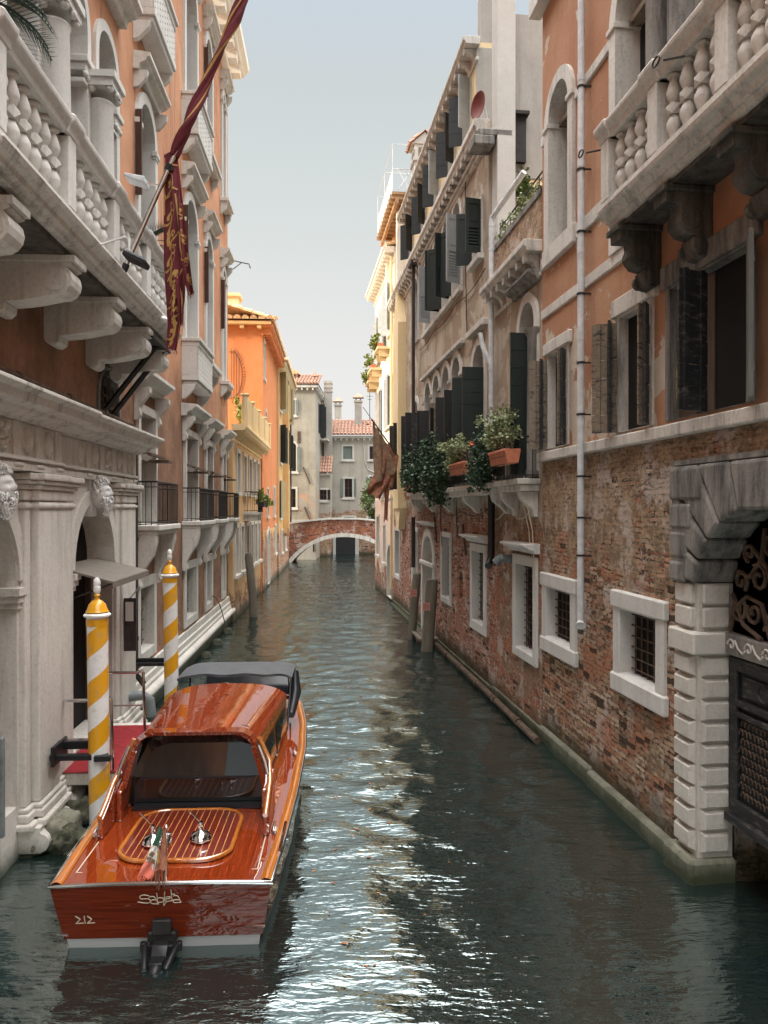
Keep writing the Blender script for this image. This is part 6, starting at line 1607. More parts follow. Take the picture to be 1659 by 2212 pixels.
q.build('side_shutters', m['shutter_dark'], G1.ob, G1)
q = MB(); q.box(-5.34, -4.7, -8.5, -4, 9.7, 9.8); q.box(-4.75, -4.7, -8.5, -4, 9.8, 10.6) if 0 else None; q.build('side_ledge', m['stone'], G1.ob, G1)
q = MB(); q.box(-6.75, -6.5, .0, .03, 11.0 - 1.9, 11.9 - 1.9); q.build('wall_box', m['iron_rust'], G1.ob, G1)
q = MB(); q.box(-8, -5.3, .0, .04, -.6, 3.1); q.build('white_base', m['plaster_white'], G1.ob, G1)
q = MB(); q.tube([(-5.5, .06, 3.1), (-5.5, .06, .6)], .05, 6); q.build('pipe', m['iron'], G1.ob, G1)
G2 = fhouse('cream_house', 'pale stained two storey house with a red tiled roof behind the bridge', 67, -4.9, 1.6, 10.3, m['far_cream'],
    [(741, 761, 964, 992, 'closed'), (798, 812, 964, 992, 'glass'), (744, 761, 1034, 1074, 'open'), (798, 812, 1030, 1052, 'open'), (742, 766, 1117, 1128, 'void'), (795, 815, 1118, 1128, 'void')])
q = MB(); q.box(-5, 1.8, -.1, .3, 10.1, 10.3); [q.box(-4.8 + i * .5, -4.66 + i * .5, 0, .26, 9.9, 10.1) for i in range(13)]; q.build('eave', m['stone_white'], G2.ob, G2)
q = MB(); tiles(q, (-5.1, .5, 10.35), (1.9, .5, 10.35), (-5.1, -3.0, 12.0), 9, 22); q.build('roof', m['tile'], G2.ob, G2, recalc=False)
q = MB(); tiles(q, (-.1, -2.2, 11.9), (3, -2.2, 11.9), (-.1, -4.5, 13.2), 6, 10); q.box(-.1, 3, -4.6, -2.3, 10, 11.9); q.build('upper_roof', m['tile'], G2.ob, G2, recalc=False)
q = MB(); q.box(-4.2, -2.5, .0, .05, -.6, 1.9); q.build('water_door', m['shutter_dark'], G2.ob, G2)
q = MB(); q.box(-4.45, -4.2, 0, .1, -.6, 2.2); q.box(-2.5, -2.2, 0, .1, -.6, 2.2); q.box(-4.45, -2.2, 0, .1, 1.9, 2.15); q.build('door_frame', m['stone_white'], G2.ob, G2)
G3 = fhouse('annex', 'small annex with its own tiled lean-to roof between the grey and cream houses', 64, -5.95, -4.45, 6.9, m['far_cream'], [(690, 706, 1058, 1080, 'dark')], depth=2)
q = MB(); tiles(q, (-6.05, .3, 6.95), (-4.35, .3, 6.95), (-6.05, -1.6, 8.4), 5, 8); q.build('roof', m['tile'], G3.ob, G3, recalc=False)
q = MB(); q.box(-6.0, -4.4, 0, .2, 6.75, 6.9); q.build('eave', m['stone_white'], G3.ob, G3)
def far_chim(u, vt, vb, w, Y, label, cap=True):
    X = (u - U0) / F0 * Y; zt = CH + (V0 - vt) / F0 * Y; zb = CH + (V0 - vb) / F0 * Y - .6
    Tn = T('chimney', label, 'chimney', FW, X, Y, zb, group='chimneys on the far roofs')
    q = MB(); q.box(X - w / 2, X + w / 2, Y - w / 2, Y + w / 2, zb, zt); 
    if cap:
        q.box(X - w * .62, X + w * .62, Y - w * .62, Y + w * .62, zt - .15, zt); q.box(X - w * .42, X - w * .25, Y - w * .42, Y + w * .4, zt, zt + .25); q.box(X + w * .25, X + w * .42, Y - w * .42, Y + w * .4, zt, zt + .25)
    else:
        for k in range(3): q.box(X - w * .56, X + w * .56, Y - w * .56, Y + w * .56, zt - .25 - k * .35, zt - .12 - k * .35)
    q.build('stack', m['plaster_grey'], Tn.ob, Tn)
    if cap:
        q = MB(); e = w * .8; z = zt + .25
        q.face([(X - e, Y - e, z), (X + e, Y - e, z), (X, Y, z + .45)]); q.face([(X + e, Y - e, z), (X + e, Y + e, z), (X, Y, z + .45)]); q.face([(X + e, Y + e, z), (X - e, Y + e, z), (X, Y, z + .45)]); q.face([(X - e, Y + e, z), (X - e, Y - e, z), (X, Y, z + .45)]); q.face([(X - e, Y - e, z), (X + e, Y - e, z), (X + e, Y + e, z), (X - e, Y + e, z)])
        q.build('cap', m['tile'], Tn.ob, Tn)
far_chim(774, 866, 912, .62, 69, 'tall pale chimney with a pyramid cap on the red roof of the cream house')
far_chim(730, 874, 912, .62, 74, 'shorter pale chimney with a pyramid cap left of the red roof ridge')
far_chim(709, 824, 1000, .66, 66, 'slim square chimney shaft rising against the grey house side', False)
far_chim(681, 820, 850, .3, 62, 'small chimney pot on the roof of the grey house')
L = T('dormer', 'small roof dormer with an overhanging tiled top above the grey house', 'dormer', FW, -6.8, 62, 14)
X_ = lambda u: (u - U0) / F0 * 62; Z_ = lambda v: CH + (V0 - v) / F0 * 62
q = MB(); q.box(X_(624), X_(643), 62, 64, 13.6, Z_(807)); q.build('wall', m['plaster_cream'], L.ob, L)
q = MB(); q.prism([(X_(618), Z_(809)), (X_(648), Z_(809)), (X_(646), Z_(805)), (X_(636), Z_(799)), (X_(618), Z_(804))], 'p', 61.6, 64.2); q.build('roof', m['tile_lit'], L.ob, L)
q = MB(); q.box(X_(633), X_(638), 61.96, 62, Z_(820), Z_(810)); q.build('window', m['glass'], L.ob, L)
L = T('tv_antenna', 'thin television aerial on the far roof ridge', 'antenna', FW, -1.3, 70, 12, single=True)
q = MB(); q.tube([(-1.3, 70, 12), (-1.3, 70, 14.6)], .03, 4); q.tube([(-1.6, 70, 14.2), (-1.0, 70, 14.2)], .02, 4); q.tube([(-1.5, 70, 13.9), (-1.1, 70, 13.9)], .02, 4); q.build('tv_antenna', m['iron'], None, L)
L = T('creeper', 'dense green creeper hanging on the right of the cream house above the bridge', 'creeper', FW, -1.0, 60, 3, single=True)
q = MB(); leaves(q, (-1.05, 60.6, 5.1), (.7, .6, 1.3), 1600, .16, seed=3); leaves(q, (-.9, 60.6, 3.6), (.45, .5, .8), 600, .16, seed=4); q.build('creeper', m['leaf_mid'], None, L, recalc=False)
G4 = T('side_house', 'plain house wall on the right beyond the corner of the sunlit house', 'house', FW, 4, 60, 0)
q = MB(); q.box(.9, 8, 58, 66, -.6, 9); q.build('wall', m['far_cream'], G4.ob, G4)

q = MB()
for x, z in ((-6.3, 7.2), (-6.2, 4.1)): q.cut(); q.tube([(x, .05, z), (x + .55, .05, z - 1.3)], .05, 5)
q.build('iron_tie', m['iron_rust'], G1.ob, G1)
q = MB(); q.tube([(-1.8, .06, 9.9), (-1.7, .06, 8.2), (-1.4, .06, 7.4), (-.6, .06, 7.0)], .03, 4); q.build('cable', m['stone_white'], G2.ob, G2)
# ================================================================ the varnished water taxi
FB = Fr((-2.0, 6.98), .045, 'W')
B = T('water_taxi', 'varnished mahogany motorboat with a glazed cabin moored by the striped poles', 'boat', FB, 0, 0, 0)
ST = [(-.0, .98, .63, .86), (.8, 1.03, .64, .93), (2, 1.07, .66, .99), (3.5, 1.08, .70, 1.0), (4.6, 1.03, .74, .93), (5.6, .9, .79, .76), (6.4, .68, .84, .5), (7.0, .44, .87, .25), (7.4, .2, .89, .06), (7.5, .02, .9, .01)]
def st(y):
    for a, b in zip(ST, ST[1:]):
        if y <= b[0] + 1e-9:
            f = (y - a[0]) / (b[0] - a[0]); return [a[i] * (1 - f) + b[i] * f for i in (1, 2, 3)]
    return list(ST[-1][1:])
def hull_side(sg, z0f, z1f, out=0.):
    """z fractions: real heights; side curve from deck edge to waterline"""
    def f(u, v):
        y = 7.5 * u; bd, zd, bw = st(y); z = z0f + (min(z1f, zd) - z0f) * v if z1f < .5 else z0f + (zd - z0f) * v
        k = max(0, z) / zd; b = bw + (bd - bw) * k ** .8
        if z < 0: b = bw * (1 + z * .6)
        return (sg * (b + out), y - (.12 * k if u == 0 else 0), z)
    return f
q = MB()
for sg in (-1, 1): q.grid(hull_side(sg, .11, 9), 60, 8)
hull = q.build('hull', m['mahog_dark2'] if 'mahog_dark2' in m else mahog('hull_mahogany', (.10, .014, .005), (.24, .04, .010), 'y', 1.8, 1.), B.ob, B, smooth=60, recalc=False)
q = MB()
for sg in (-1, 1): q.grid(hull_side(sg, -.35, .11), 60, 3)
q.face([(-.873, -.012, .112), (.873, -.012, .112), (.80, .10, -.35), (-.80, .10, -.35)])
q.build('white_bottom', m['boat_white'], B.ob, B, smooth=60, recalc=False)
q = MB()                                   # transom: slightly bowed
def tr(u, v):
    x = -1 + 2 * u; z = .11 + .52 * v; k = z / .63; b = .86 + .12 * k ** .8
    return (x * b, -.115 * k - .04 * (1 - x * x) * k + .0, z + .035 * (1 - x * x) * v)
q.grid(tr, 24, 8); q.build('transom', m['mahog_dark'], B.ob, B, smooth=60, recalc=False)
def deckz(x, y): bd, zd, _ = st(y); return zd + .035 * (1 - (x / max(bd, .05)) ** 2)
def trim_tube(pts, r, nm, mt, n=8, par=None): q = MB(); q.tube(pts, r, n); return q.build(nm, mt, par or B.ob, B, smooth=60)
edge = [( -st(y)[0], y - .12 * max(0, 1 - y * 5), st(y)[1]) for y in [7.45 - i * .31 for i in range(24)] + [0]]
back = [(x * .98, -.115 - .04 * (1 - x * x), .63 + .035 * (1 - x * x)) for x in [-1 + i / 8 for i in range(1, 16)]]
edger = [(-a, b, c) for a, b, c in edge][::-1]
trim_tube(edge + back + edger, .018, 'rub_rail', m['steel'])
q = MB(); W_ = .10
def gun(sg):
    def f(u, v):
        y = -.1 + 7.55 * u; bd = st(max(y, 0))[0]; x = bd - W_ * v; return (sg * x, y, st(max(y, 0))[1] + .012 + .022 * math.sin(pi * v) )
    return f
for sg in (-1, 1): q.cut(); q.grid(gun(sg), 60, 5)
q.build('gunwale', m['mahog_gold'], B.ob, B, smooth=60, recalc=False)
q = MB()                                   # deck sheet: aft deck, side decks, foredeck (open over cabin well and cockpit)
ys = [-.1 + i * .1 for i in range(98)]
def sheet(x0, x1, y0, y1, nx=10, dz=0.):
    def f(u, v):
        y = y0 + (y1 - y0) * v; bd = st(max(0, y))[0]; x = (x0 + (x1 - x0) * u) * bd; yy = y - (.04 * (1 - (x / bd) ** 2) if y < 0 else 0); return (x, yy, deckz(x, max(y, 0)) + dz)
    q.grid(f, nx, max(2, int((y1 - y0) / .15)))
sheet(-.995, .995, -.115, 1.6, 16); sheet(-.995, -.70, 1.6, 5.6, 3); sheet(.70, .995, 1.6, 5.6, 3); sheet(-.995, .995, 5.6, 7.45, 14)
q.build('deck', m['mahog'], B.ob, B, smooth=60, recalc=False)
# inlay lines
q = MB()
def line(pts, w=.006, dz=.003):
    for a, b in zip(pts, pts[1:]):
        d = Vector((b[0] - a[0], b[1] - a[1])); n = Vector((-d.y, d.x)).normalized() * w; za, zb = deckz(a[0], max(a[1], 0)) + dz, deckz(b[0], max(b[1], 0)) + dz
        q.face([(a[0] - n.x, a[1] - n.y, za), (b[0] - n.x, b[1] - n.y, zb), (b[0] + n.x, b[1] + n.y, zb), (a[0] + n.x, a[1] + n.y, za)])
line([(-.83, .75), (-.83, .12), (.83, .12), (.83, 1.1)]); line([(-.66, 1.45), (-.5, .35)], .004) if 0 else None
q.build('inlay_line', m['cream'], B.ob, B, recalc=False)
# hatch with laid strips and a heavy round-cornered rim
HX, HY0, HY1, HR = .52, .24, 1.42, .28
def rr(x0, x1, y0, y1, r, n=8):
    o = []
    for cx_, cy_, a0 in ((x1 - r, y0 + r, -90), (x1 - r, y1 - r, 0), (x0 + r, y1 - r, 90), (x0 + r, y0 + r, 180)):
        for i in range(n + 1): a = R(a0 + 90 * i / n); o.append((cx_ + r * math.cos(a), cy_ + r * math.sin(a)))
    return o
q = MB(); q.prism(rr(-HX, HX, HY0, HY1, HR), 'z', .66, .70); hat = q.build('hatch', m['hatch'], B.ob, B)
q = MB(); q.tube([(x, y, .69) for x, y in rr(-HX - .015, HX + .015, HY0 - .015, HY1 + .015, HR)], .024, 10, True); q.build('hatch_rim', m['mahog_gold'], hat, B, smooth=60)
# cabin
CY0, CY1, ZR = 1.5, 3.72, 1.50
def roof(u, v):
    x = -1 + 2 * u; y = CY0 - .14 + (CY1 - CY0 + .2) * v; w = .65 + .15 * v; e = abs(x) ** 6; return (x * w, y, ZR + .07 * (1 - x * x) - .09 * e - .02 * v)
q = MB(); q.grid(roof, 32, 20); q.build('cabin_roof', m['mahog'], B.ob, B, smooth=70, recalc=False)
def sidew(sg):
    def f(u, v):
        y = CY0 + (CY1 - CY0) * u; w = .65 + .15 * u; xb = .78 + .04 * u; x = xb + (w - xb) * v; return (sg * x, y, .68 + (ZR - .09 - .68) * v)
    return f
q = MB()
for sg in (-1, 1): q.cut(); q.grid(sidew(sg), 10, 4)
q.build('cabin_side', m['mahog_gold'], B.ob, B, smooth=60, recalc=False)
q = MB()
for sg in (-1, 1):
    f = sidew(sg)
    for a, b in ((.08, .46), (.52, .92)):
        q.cut(); c = [f(a, .3), f(b, .3), f(b, .82), f(a, .82)]; q.face([(x + sg * .012, y, z) for x, y, z in c])
q.build('side_window', m['boat_glass'], B.ob, B, recalc=False)
q = MB(); q.box(-.78, .78, CY1 - .05, CY1, .6, ZR - .1); q.build('cabin_bulkhead', m['mahog'], B.ob, B)
# rear window frame (arched wood) and glass
def fr_pts(w, zt, r, wb=None):
    wb = wb or w
    return [(-wb, .70), (-w, zt - r)] + [(-w + r - r * math.cos(a), zt - r + r * math.sin(a)) for a in [R(x) for x in (20, 45, 70, 90)]] + [(w - r + r * math.cos(a), zt - r + r * math.sin(a)) for a in [R(x) for x in (90, 70, 45, 20)]] + [(w, zt - r), (wb, .70)]
q = MB(); o = fr_pts(.67, 1.575, .2, .86); i_ = fr_pts(.625, 1.53, .18, .81)
for k in range(len(o) - 1):
    for p0, p1 in ((CY0 - .16, CY0 - .16),):
        q.face([(o[k][0], p0, o[k][1]), (o[k+1][0], p0, o[k+1][1]), (i_[k+1][0], p0 + .03, i_[k+1][1]), (i_[k][0], p0 + .03, i_[k][1])])
        q.face([(i_[k][0], p0 + .03, i_[k][1]), (i_[k+1][0], p0 + .03, i_[k+1][1]), (i_[k+1][0], CY0 + .1, i_[k+1][1]), (i_[k][0], CY0 + .1, i_[k][1])])
        q.face([(o[k][0], p0, o[k][1]), (o[k+1][0], p0, o[k+1][1]), (o[k+1][0], CY0 + .05, o[k+1][1] - .01), (o[k][0], CY0 + .05, o[k][1] - .01)])
fr = q.build('rear_window', m['mahog'], B.ob, B, smooth=30, recalc=False)
q = MB(); q.m = Matrix.Translation((0, 0, 0)); ip = fr_pts(.635, 1.53, .18, .77); q.face([(x, CY0 + .06 + (z - 1.02) * .42, z) for x, z in [(x, max(z, 1.02)) for x, z in ip]]); q.build('upper_glass', m['boat_glass'], fr, B)
q = MB(); q.face([(-.76, CY0 + .1, .70), (.76, CY0 + .1, .70), (.72, CY0 + .1, 1.015), (-.72, CY0 + .1, 1.015)]); q.build('lower_glass', m['boat_glass'], fr, B)
q = MB(); q.box(-.64, .64, CY0 + .04, CY0 + .1, 1.0, 1.02); q.box(-.7, .7, CY0 - .02, CY0 + .08, .68, .72); q.build('glass_bar', m['leather'], fr, B)
# coaming wings running aft from the cabin
q = MB()
for sg in (-1, 1):
    q.cut()
    q.prism([(.80, .66), (1.5, .66), (1.5, 1.12), (1.2, 1.05), (.98, .93), (.80, .86)], 'Y', sg * .80 if sg > 0 else -.86, sg * .86 if sg > 0 else -.80)
    q.prism([(1.22, .66), (1.5, .66), (1.5, 1.06), (1.22, .98)], 'Y', .74 if sg > 0 else -.80, .80 if sg > 0 else -.74)
q.build('coaming', m['mahog'], B.ob, B, bevel=.02, seg=2)
q = MB()
for sg in (-1, 1): q.cut(); q.tube([(sg * .83, .78, .88), (sg * .83, 1.0, .96), (sg * .83, 1.22, 1.07), (sg * .80, 1.5, 1.2), (sg * .68, 1.5, 1.46)], .028, 8)
q.build('coaming_cap', m['mahog_gold'], B.ob, B, smooth=60)
q = MB()
for sg in (-1, 1): q.cut(); q.tube([(sg * .70, 1.36, 1.42), (sg * .77, 1.34, 1.25), (sg * .82, 1.3, 1.06)], .022, 8); q.tube([(sg * .82, 1.4, .98), (sg * .84, 1.5, .78)], .01, 6)
q.build('grab_handle', m['chrome'], B.ob, B, smooth=60)
# cockpit, dash, bimini
q = MB(); q.box(-.70, .70, 3.7, 5.6, .25, .3); q.box(-.72, -.68, 3.7, 5.3, .3, .72); q.box(.68, .72, 3.7, 5.3, .3, .72); q.box(-.6, .6, 5.4, 5.6, .3, .78); q.build('cockpit', m['leather'], B.ob, B)
q = MB(); q.box(-.5, -.1, 4.2, 4.6, .5, .75); q.box(-.5, -.1, 4.15, 4.25, .7, 1.15); q.cut(); q.box(.1, .5, 4.2, 4.6, .5, .75); q.box(.1, .5, 4.15, 4.25, .7, 1.1); q.build('seat', m['leather'], B.ob, B, bevel=.04, seg=2)
q = MB(); q.tube([(-.3 + .17 * math.cos(t), 5.2 + .05 * math.sin(t), 1.05 + .17 * math.sin(t)) for t in [2 * pi * i / 20 for i in range(20)]], .013, 6, True); q.tube([(-.3, 5.2, 1.05), (-.3, 5.5, .95)], .02, 6); q.build('steering_wheel', m['chrome'], B.ob, B, smooth=60)
q = MB(); q.tube([(-.72, 5.5, .9), (-.66, 5.75, 1.3), (.66, 5.75, 1.3), (.72, 5.5, .9)], .02, 8); q.face([(-.7, 5.52, .92), (.7, 5.52, .92), (.65, 5.74, 1.28), (-.65, 5.74, 1.28)]); q.build('windscreen', m['glass'], B.ob, B)
q = MB(); q.box(-.7, .7, 5.45, 5.6, .9, .96); q.tube([(.1, 5.44, .95), (.1, 5.40, .96)], .05, 12); q.tube([(.3, 5.44, .93), (.3, 5.40, .94)], .04, 12); q.build('dashboard', m['mahog'], B.ob, B)
def bim(u, v):
    x = -1 + 2 * u; return (x * .84 + (.0), 4.3 + .95 * v, 1.585 - .06 * abs(x) ** 8 - .02 * (1 - v) ** 3 - .05 * max(0, v - .7) * 2 + .01 * math.sin(x * 9) * (1 - v))
q = MB(); q.grid(bim, 36, 12); q.grid(lambda u, v: (bim(u, 0)[0], bim(u, 0)[1] + .01 * math.sin(u * 30), bim(u, 0)[2] - .035 * v), 36, 2)
bi = q.build('canopy', m['canvas'], B.ob, B, smooth=70, recalc=False)
q = MB()
for sg in (-1, 1): q.cut(); q.tube([(sg * .82, 4.35, 1.48), (sg * .80, 3.9, .84)], .014, 6); q.tube([(sg * .82, 5.2, 1.45), (sg * .78, 4.8, .84)], .014, 6); q.cut()
q.tube([(.85, 4.8, 1.5), (.86, 4.7, 1.2), (.82, 4.3, .95)], [.05, .09, .06], 8); q.build('canopy_frame', m['leather'], bi, B, smooth=60)
# chrome fittings
q = MB()
for sg in (-1, 1):
    for y in (.95, 3.3): q.cut(); x = sg * (st(y)[0] - .13); z = deckz(x, y); q.tube([(x, y - .12, z + .05), (x, y - .05, z + .06), (x, y + .05, z + .06), (x, y + .12, z + .05)], [.008, .016, .016, .008], 8); q.tube([(x, y - .03, z), (x, y - .03, z + .05)], .012, 6); q.tube([(x, y + .03, z), (x, y + .03, z + .05)], .012, 6); q.ball((x, y, z + .004), (.035, .09, .006), 12, 4)
q.build('cleat', m['chrome'], B.ob, B, smooth=60)
q = MB()
for sg in (-1, 1):
    q.cut(); x = sg * (st(.7)[0] - .02); q.tube([(x, .4, .665), (x + sg * .005, 1.1, .675)], .016, 6)
q.build('edge_guard', m['chrome'], B.ob, B, smooth=60)
for i, (x, y) in enumerate(((-.24, .55), (.21, .62))):
    q = MB(); q.lathe((x, y, .715), [(.10, 0), (.105, .012), (.09, .018), (.1, .03), (.085, .036), (.095, .05), (.075, .075), (.03, .09), (.022, .1), (.022, .15), (.03, .155), (.02, .175)], 24)
    q.tube([(x, y, .88), (x - .16, y + .12, .97)], [.006, .006], 6); q.build('deck_vent', m['chrome'], B.ob, B, smooth=50)
q = MB(); q.tube([(.98, .3, .58), (.98, 4.5, .66)], .012, 6)
q.build('side_strip', m['mahog_gold'], B.ob, B, smooth=60)
q = MB(); q.tube([(.80, -.04, .2), (.92, -.05, .2)], .012, 6); q.cut(); q.tube([(-.95, -.02, .15), (-.85, -.03, .15)], .012, 6); q.build('exhaust', m['chrome'], B.ob, B)
# stern drive
q = MB(); q.box(-.085, .085, -.12, .02, .17, .31); q.box(-.13, .13, -.1, .01, .1, .19); od = q.build('drive_bracket', m['iron'], B.ob, B, bevel=.01)
q = MB(); q.prism([(-.04, .13), (-.16, .11), (-.24, .03), (-.28, -.08), (-.22, -.14), (-.04, -.1)], 'Y', -.07, .07); q.box(-.11, .11, -.15, -.03, .0, .1); q.box(-.15, .15, -.36, -.1, -.06, -.045); q.tube([(-.16, -.12, .04), (-.16, -.12, .12)], .03, 8); q.tube([(.16, -.12, .04), (.16, -.12, .12)], .03, 8); q.ball((0, -.3, -.02), (.07, .12, .07), 16, 10); q.box(-.06, .06, -.34, -.1, -.5, .05); q.tube([(-.15, -.1, .1), (-.09, -.36, .0)], .03, 8); q.tube([(.15, -.1, .1), (.09, -.36, .0)], .03, 8)
q.build('stern_drive', m['black'], B.ob, B, smooth=50, bevel=.015, seg=2)
# lettering strokes, traced from the transom
def tpt(u, v):                           # full-view pixel -> transom point
    Yt = 6.93; X = (u - U0) / F0 * Yt; Z = CH + (V0 - v) / F0 * Yt
    d = Vector((X, Yt)) - FB.O; return (d.dot(FB.x), -.115 * (Z / .63) - .04 * (1 - (d.dot(FB.x)) ** 2) * Z / .63 - .001, Z)
def letters(polys, sc, off, nm, r):
    q = MB()
    for pl in polys:
        pts = [tpt(off[0] + a * sc, off[1] + b * sc) for a, b in pl]
        sm = []
        for k in range(len(pts) - 1):
            if len(pts) > 3:
                p0, p1, p2, p3 = [Vector(pts[max(0, min(len(pts) - 1, k + j))]) for j in (-1, 0, 1, 2)]
                for t in (0, .25, .5, .75): sm.append(.5 * ((2 * p1) + (-p0 + p2) * t + (2 * p0 - 5 * p1 + 4 * p2 - p3) * t * t + (-p0 + 3 * p1 - 3 * p2 + p3) * t ** 3))
            else: sm.append(Vector(pts[k]))
        sm.append(Vector(pts[-1])); q.tube(sm, r, 6)
    q.build(nm, m['cream'], B.ob, B, smooth=60)
s1 = 220 / 1659 * .6636; o1 = (420 * .6636, 2860 * .6636)
letters([[(545, 320), (470, 305), (400, 298), (340, 320), (315, 360), (340, 405), (430, 405), (520, 410), (560, 450), (545, 500), (500, 522), (380, 515), (250, 488)],
         [(530, 362), (600, 345), (660, 355), (700, 420), (730, 500), (740, 545), (765, 555), (700, 552), (610, 545), (570, 510), (580, 460), (630, 435), (700, 440)],
         [(728, 250), (735, 380), (738, 505), (790, 508), (850, 500), (882, 450), (860, 395), (800, 382), (745, 390)],
         [(925, 210), (912, 320)], [(905, 350), (890, 470), (875, 600), (910, 560), (945, 510)],
         [(910, 425), (980, 420), (1050, 400), (1040, 370), (980, 365), (925, 390), (905, 430), (920, 475), (970, 490), (1040, 480), (1090, 465), (1120, 450)],
         [(1075, 160), (1080, 300), (1084, 455)], [(1085, 300), (1170, 295)],
         [(1120, 350), (1170, 330), (1220, 345), (1255, 400), (1275, 470), (1298, 520), (1230, 528), (1150, 530), (1112, 505), (1120, 470), (1170, 450), (1265, 452)]], s1, o1, 'name_lettering', .0045)
s2 = 180 / 1659 * .6636; o2 = (220 * .6636, 2940 * .6636)
letters([[(275, 320), (415, 430)], [(415, 430), (275, 570)], [(275, 570), (505, 555)], [(540, 320), (550, 570)], [(630, 320), (755, 425)], [(755, 425), (615, 560)], [(615, 560), (840, 545)]], s2, o2, 'number_marks', .005)
# stern flag staff and its two flags
q = MB(); q.tube([(.02, -.02, .66), (.0, .1, 1.02)], .011, 8); q.lathe((.005, .06, .9), [(.045, 0), (.048, .02), (.048, .1), (.04, .115), (.012, .12), (.01, .16), (.018, .18), (.004, .2)], 20); q.build('flag_staff', m['chrome'], B.ob, B, smooth=50)
FLG = T('flag', 'small faded green, white and red flag with a crest at the boat stern', 'flag', FB, 0, .05, .6)
def cl(poly_l, poly_r, mt, nm, y0, ph):
    q = MB()
    def f(u, v):
        a, b = [Vector((*tpt2(*p),)) for p in (lerp(poly_l, v), lerp(poly_r, v))]; w = a.lerp(b, u); w.y += .018 * math.sin(u * 8 + ph + v * 3) + y0(v); return w
    q.grid(f, 10, 14); return q.build(nm, mt, FLG2.ob, FLG2, smooth=80, recalc=False)
def lerp(pl, t):
    t *= len(pl) - 1; i = min(int(t), len(pl) - 2); f = t - i; return (pl[i][0] * (1 - f) + pl[i+1][0] * f, pl[i][1] * (1 - f) + pl[i+1][1] * f)
def tpt2(u, v):
    Yt = 6.86; X = (u - U0) / F0 * Yt; Z = CH + (V0 - v) / F0 * Yt; d = Vector((X, Yt)) - FB.O; return (d.dot(FB.x), -.14, Z)
cv = lambda x, y: (420 * .6636 + x * 300 / 1659 * .6636, 2640 * .6636 + y * 300 / 1659 * .6636)
FLG2 = FLG
yy0 = lambda a, b: (lambda v: a + (b - a) * v)
cl([cv(455, 400), cv(430, 520), cv(395, 630)], [cv(530, 450), cv(525, 560), cv(510, 690)], m['cloth_green'], 'green_band', yy0(.16, .05), 0)
cl([cv(395, 630), cv(355, 740), cv(315, 860)], [cv(515, 690), cv(500, 850), cv(460, 1090)], m['cloth_white'], 'white_band', yy0(.05, .0), 1)
cl([cv(315, 860), cv(240, 980), cv(180, 1130)], [cv(460, 960), cv(470, 1100), cv(440, 1180)], m['cloth_salmon'], 'red_band', yy0(.005, -.03), 2)
q = MB(); r_ = random.Random(8)
for i in range(24):
    a = Vector(tpt2(*cv(180 + r_.random() * 270, 1120 + r_.random() * 60))); a.y += -.03; q.tube([a, a + Vector((r_.uniform(-.02, .02), 0, -r_.uniform(.01, .04)))], .003, 4)
q.build('fringe', m['cloth_salmon'], FLG.ob, FLG)
q = MB()
def quad4(c4, dy): q.face([(x, y + dy, z) for x, y, z in [tpt2(*cv(*c)) for c in c4]])
quad4([(365, 760), (420, 690), (490, 730), (440, 800)], -.028); quad4([(330, 830), (355, 775), (430, 810), (395, 870)], -.03); quad4([(400, 880), (440, 820), (490, 850), (480, 935)], -.032); q.build('crest', m['cloth_drab'], FLG.ob, FLG)
FLG2 = T('flag', 'small dark red and gold flag hanging twisted on the stern of the boat', 'flag', FB, .05, .05, .6)
cl([cv(545, 450), cv(520, 700), cv(495, 900), cv(480, 1050)], [cv(590, 470), cv(640, 640), cv(690, 850), cv(650, 1040)], m['cloth_rust'], 'red_field', yy0(.14, -.02), 1)
cl([cv(465, 1040), cv(490, 1200), cv(520, 1370)], [cv(560, 1030), cv(580, 1250), cv(560, 1400)], m['cloth_rust'], 'point', yy0(-.02, -.03), 3)
cl([cv(580, 1030), cv(600, 1150), cv(630, 1310)], [cv(660, 1000), cv(665, 1180), cv(660, 1330)], m['cloth_rust'], 'point', yy0(-.02, -.03), 2)
cl([cv(505, 720), cv(510, 800), cv(520, 890)], [cv(545, 700), cv(560, 820), cv(590, 910)], m['cloth_gold'], 'gold_patch', yy0(.0, -.035), 0)
# ================================================================ water, leaves, sky, sun, camera
def seg(lo, hi, s): n = int((hi - lo) / s); return [lo + (hi - lo) * i / n for i in range(n)]
xs = seg(-14, -4.6, .6) + seg(-4.6, 3.6, .07) + seg(3.6, 14, .6) + [14]
ys = []; y = 1.5
while y < 90: ys.append(y); y += max(.035, .0040 * y * (1 + y * .02))
def wh(x, y):
    k = min(1., max(0., (y - 5.) / 9.)); f = .95 + 1.6 * k * k * (3 - 2 * k)
    a = noise.noise((x * .5, y * .7, 3.)) * .012
    wx, wy = x + .35 * noise.noise((x * .8, y * .8, 7.)), y + .35 * noise.noise((x * .8, y * .8, 17.))
    b = noise.noise((wx * 1.3, wy * 2.4, 9.)) * .013
    c = noise.noise((wx * 2.6 + 5, wy * 6.2, 1.)) * .0085
    d = noise.noise((wx * 5.5, wy * 13, 4.)) * .0034
    b += noise.noise((wx * 2.6, wy * 1.9, 23.)) * .0085
    gust = .7 + .6 * noise.noise((x * .35, y * .25, 2.))
    return a + (b + (c + d) * gust) * f
g = G('canal_water', .02, .5); g.set('Base Color', (.008, .0155, .0145)); g.set('IOR', 3.7); g.set('Specular Tint', (.86, 1., .98, 1))
bn = g.math('ADD', g.noise(1., 3, .5, g.map((5, 15, 5)), .4), g.math('MULTIPLY', g.noise(1., 2, .5, g.map((2.5, 6, 5)), .3), .8))
g.bump(bn, .5, .025)
v = []; f = []
for y in ys:
    for x in xs: v.append((x, y, wh(x, y) if y < 75 else 0))
n = len(xs)
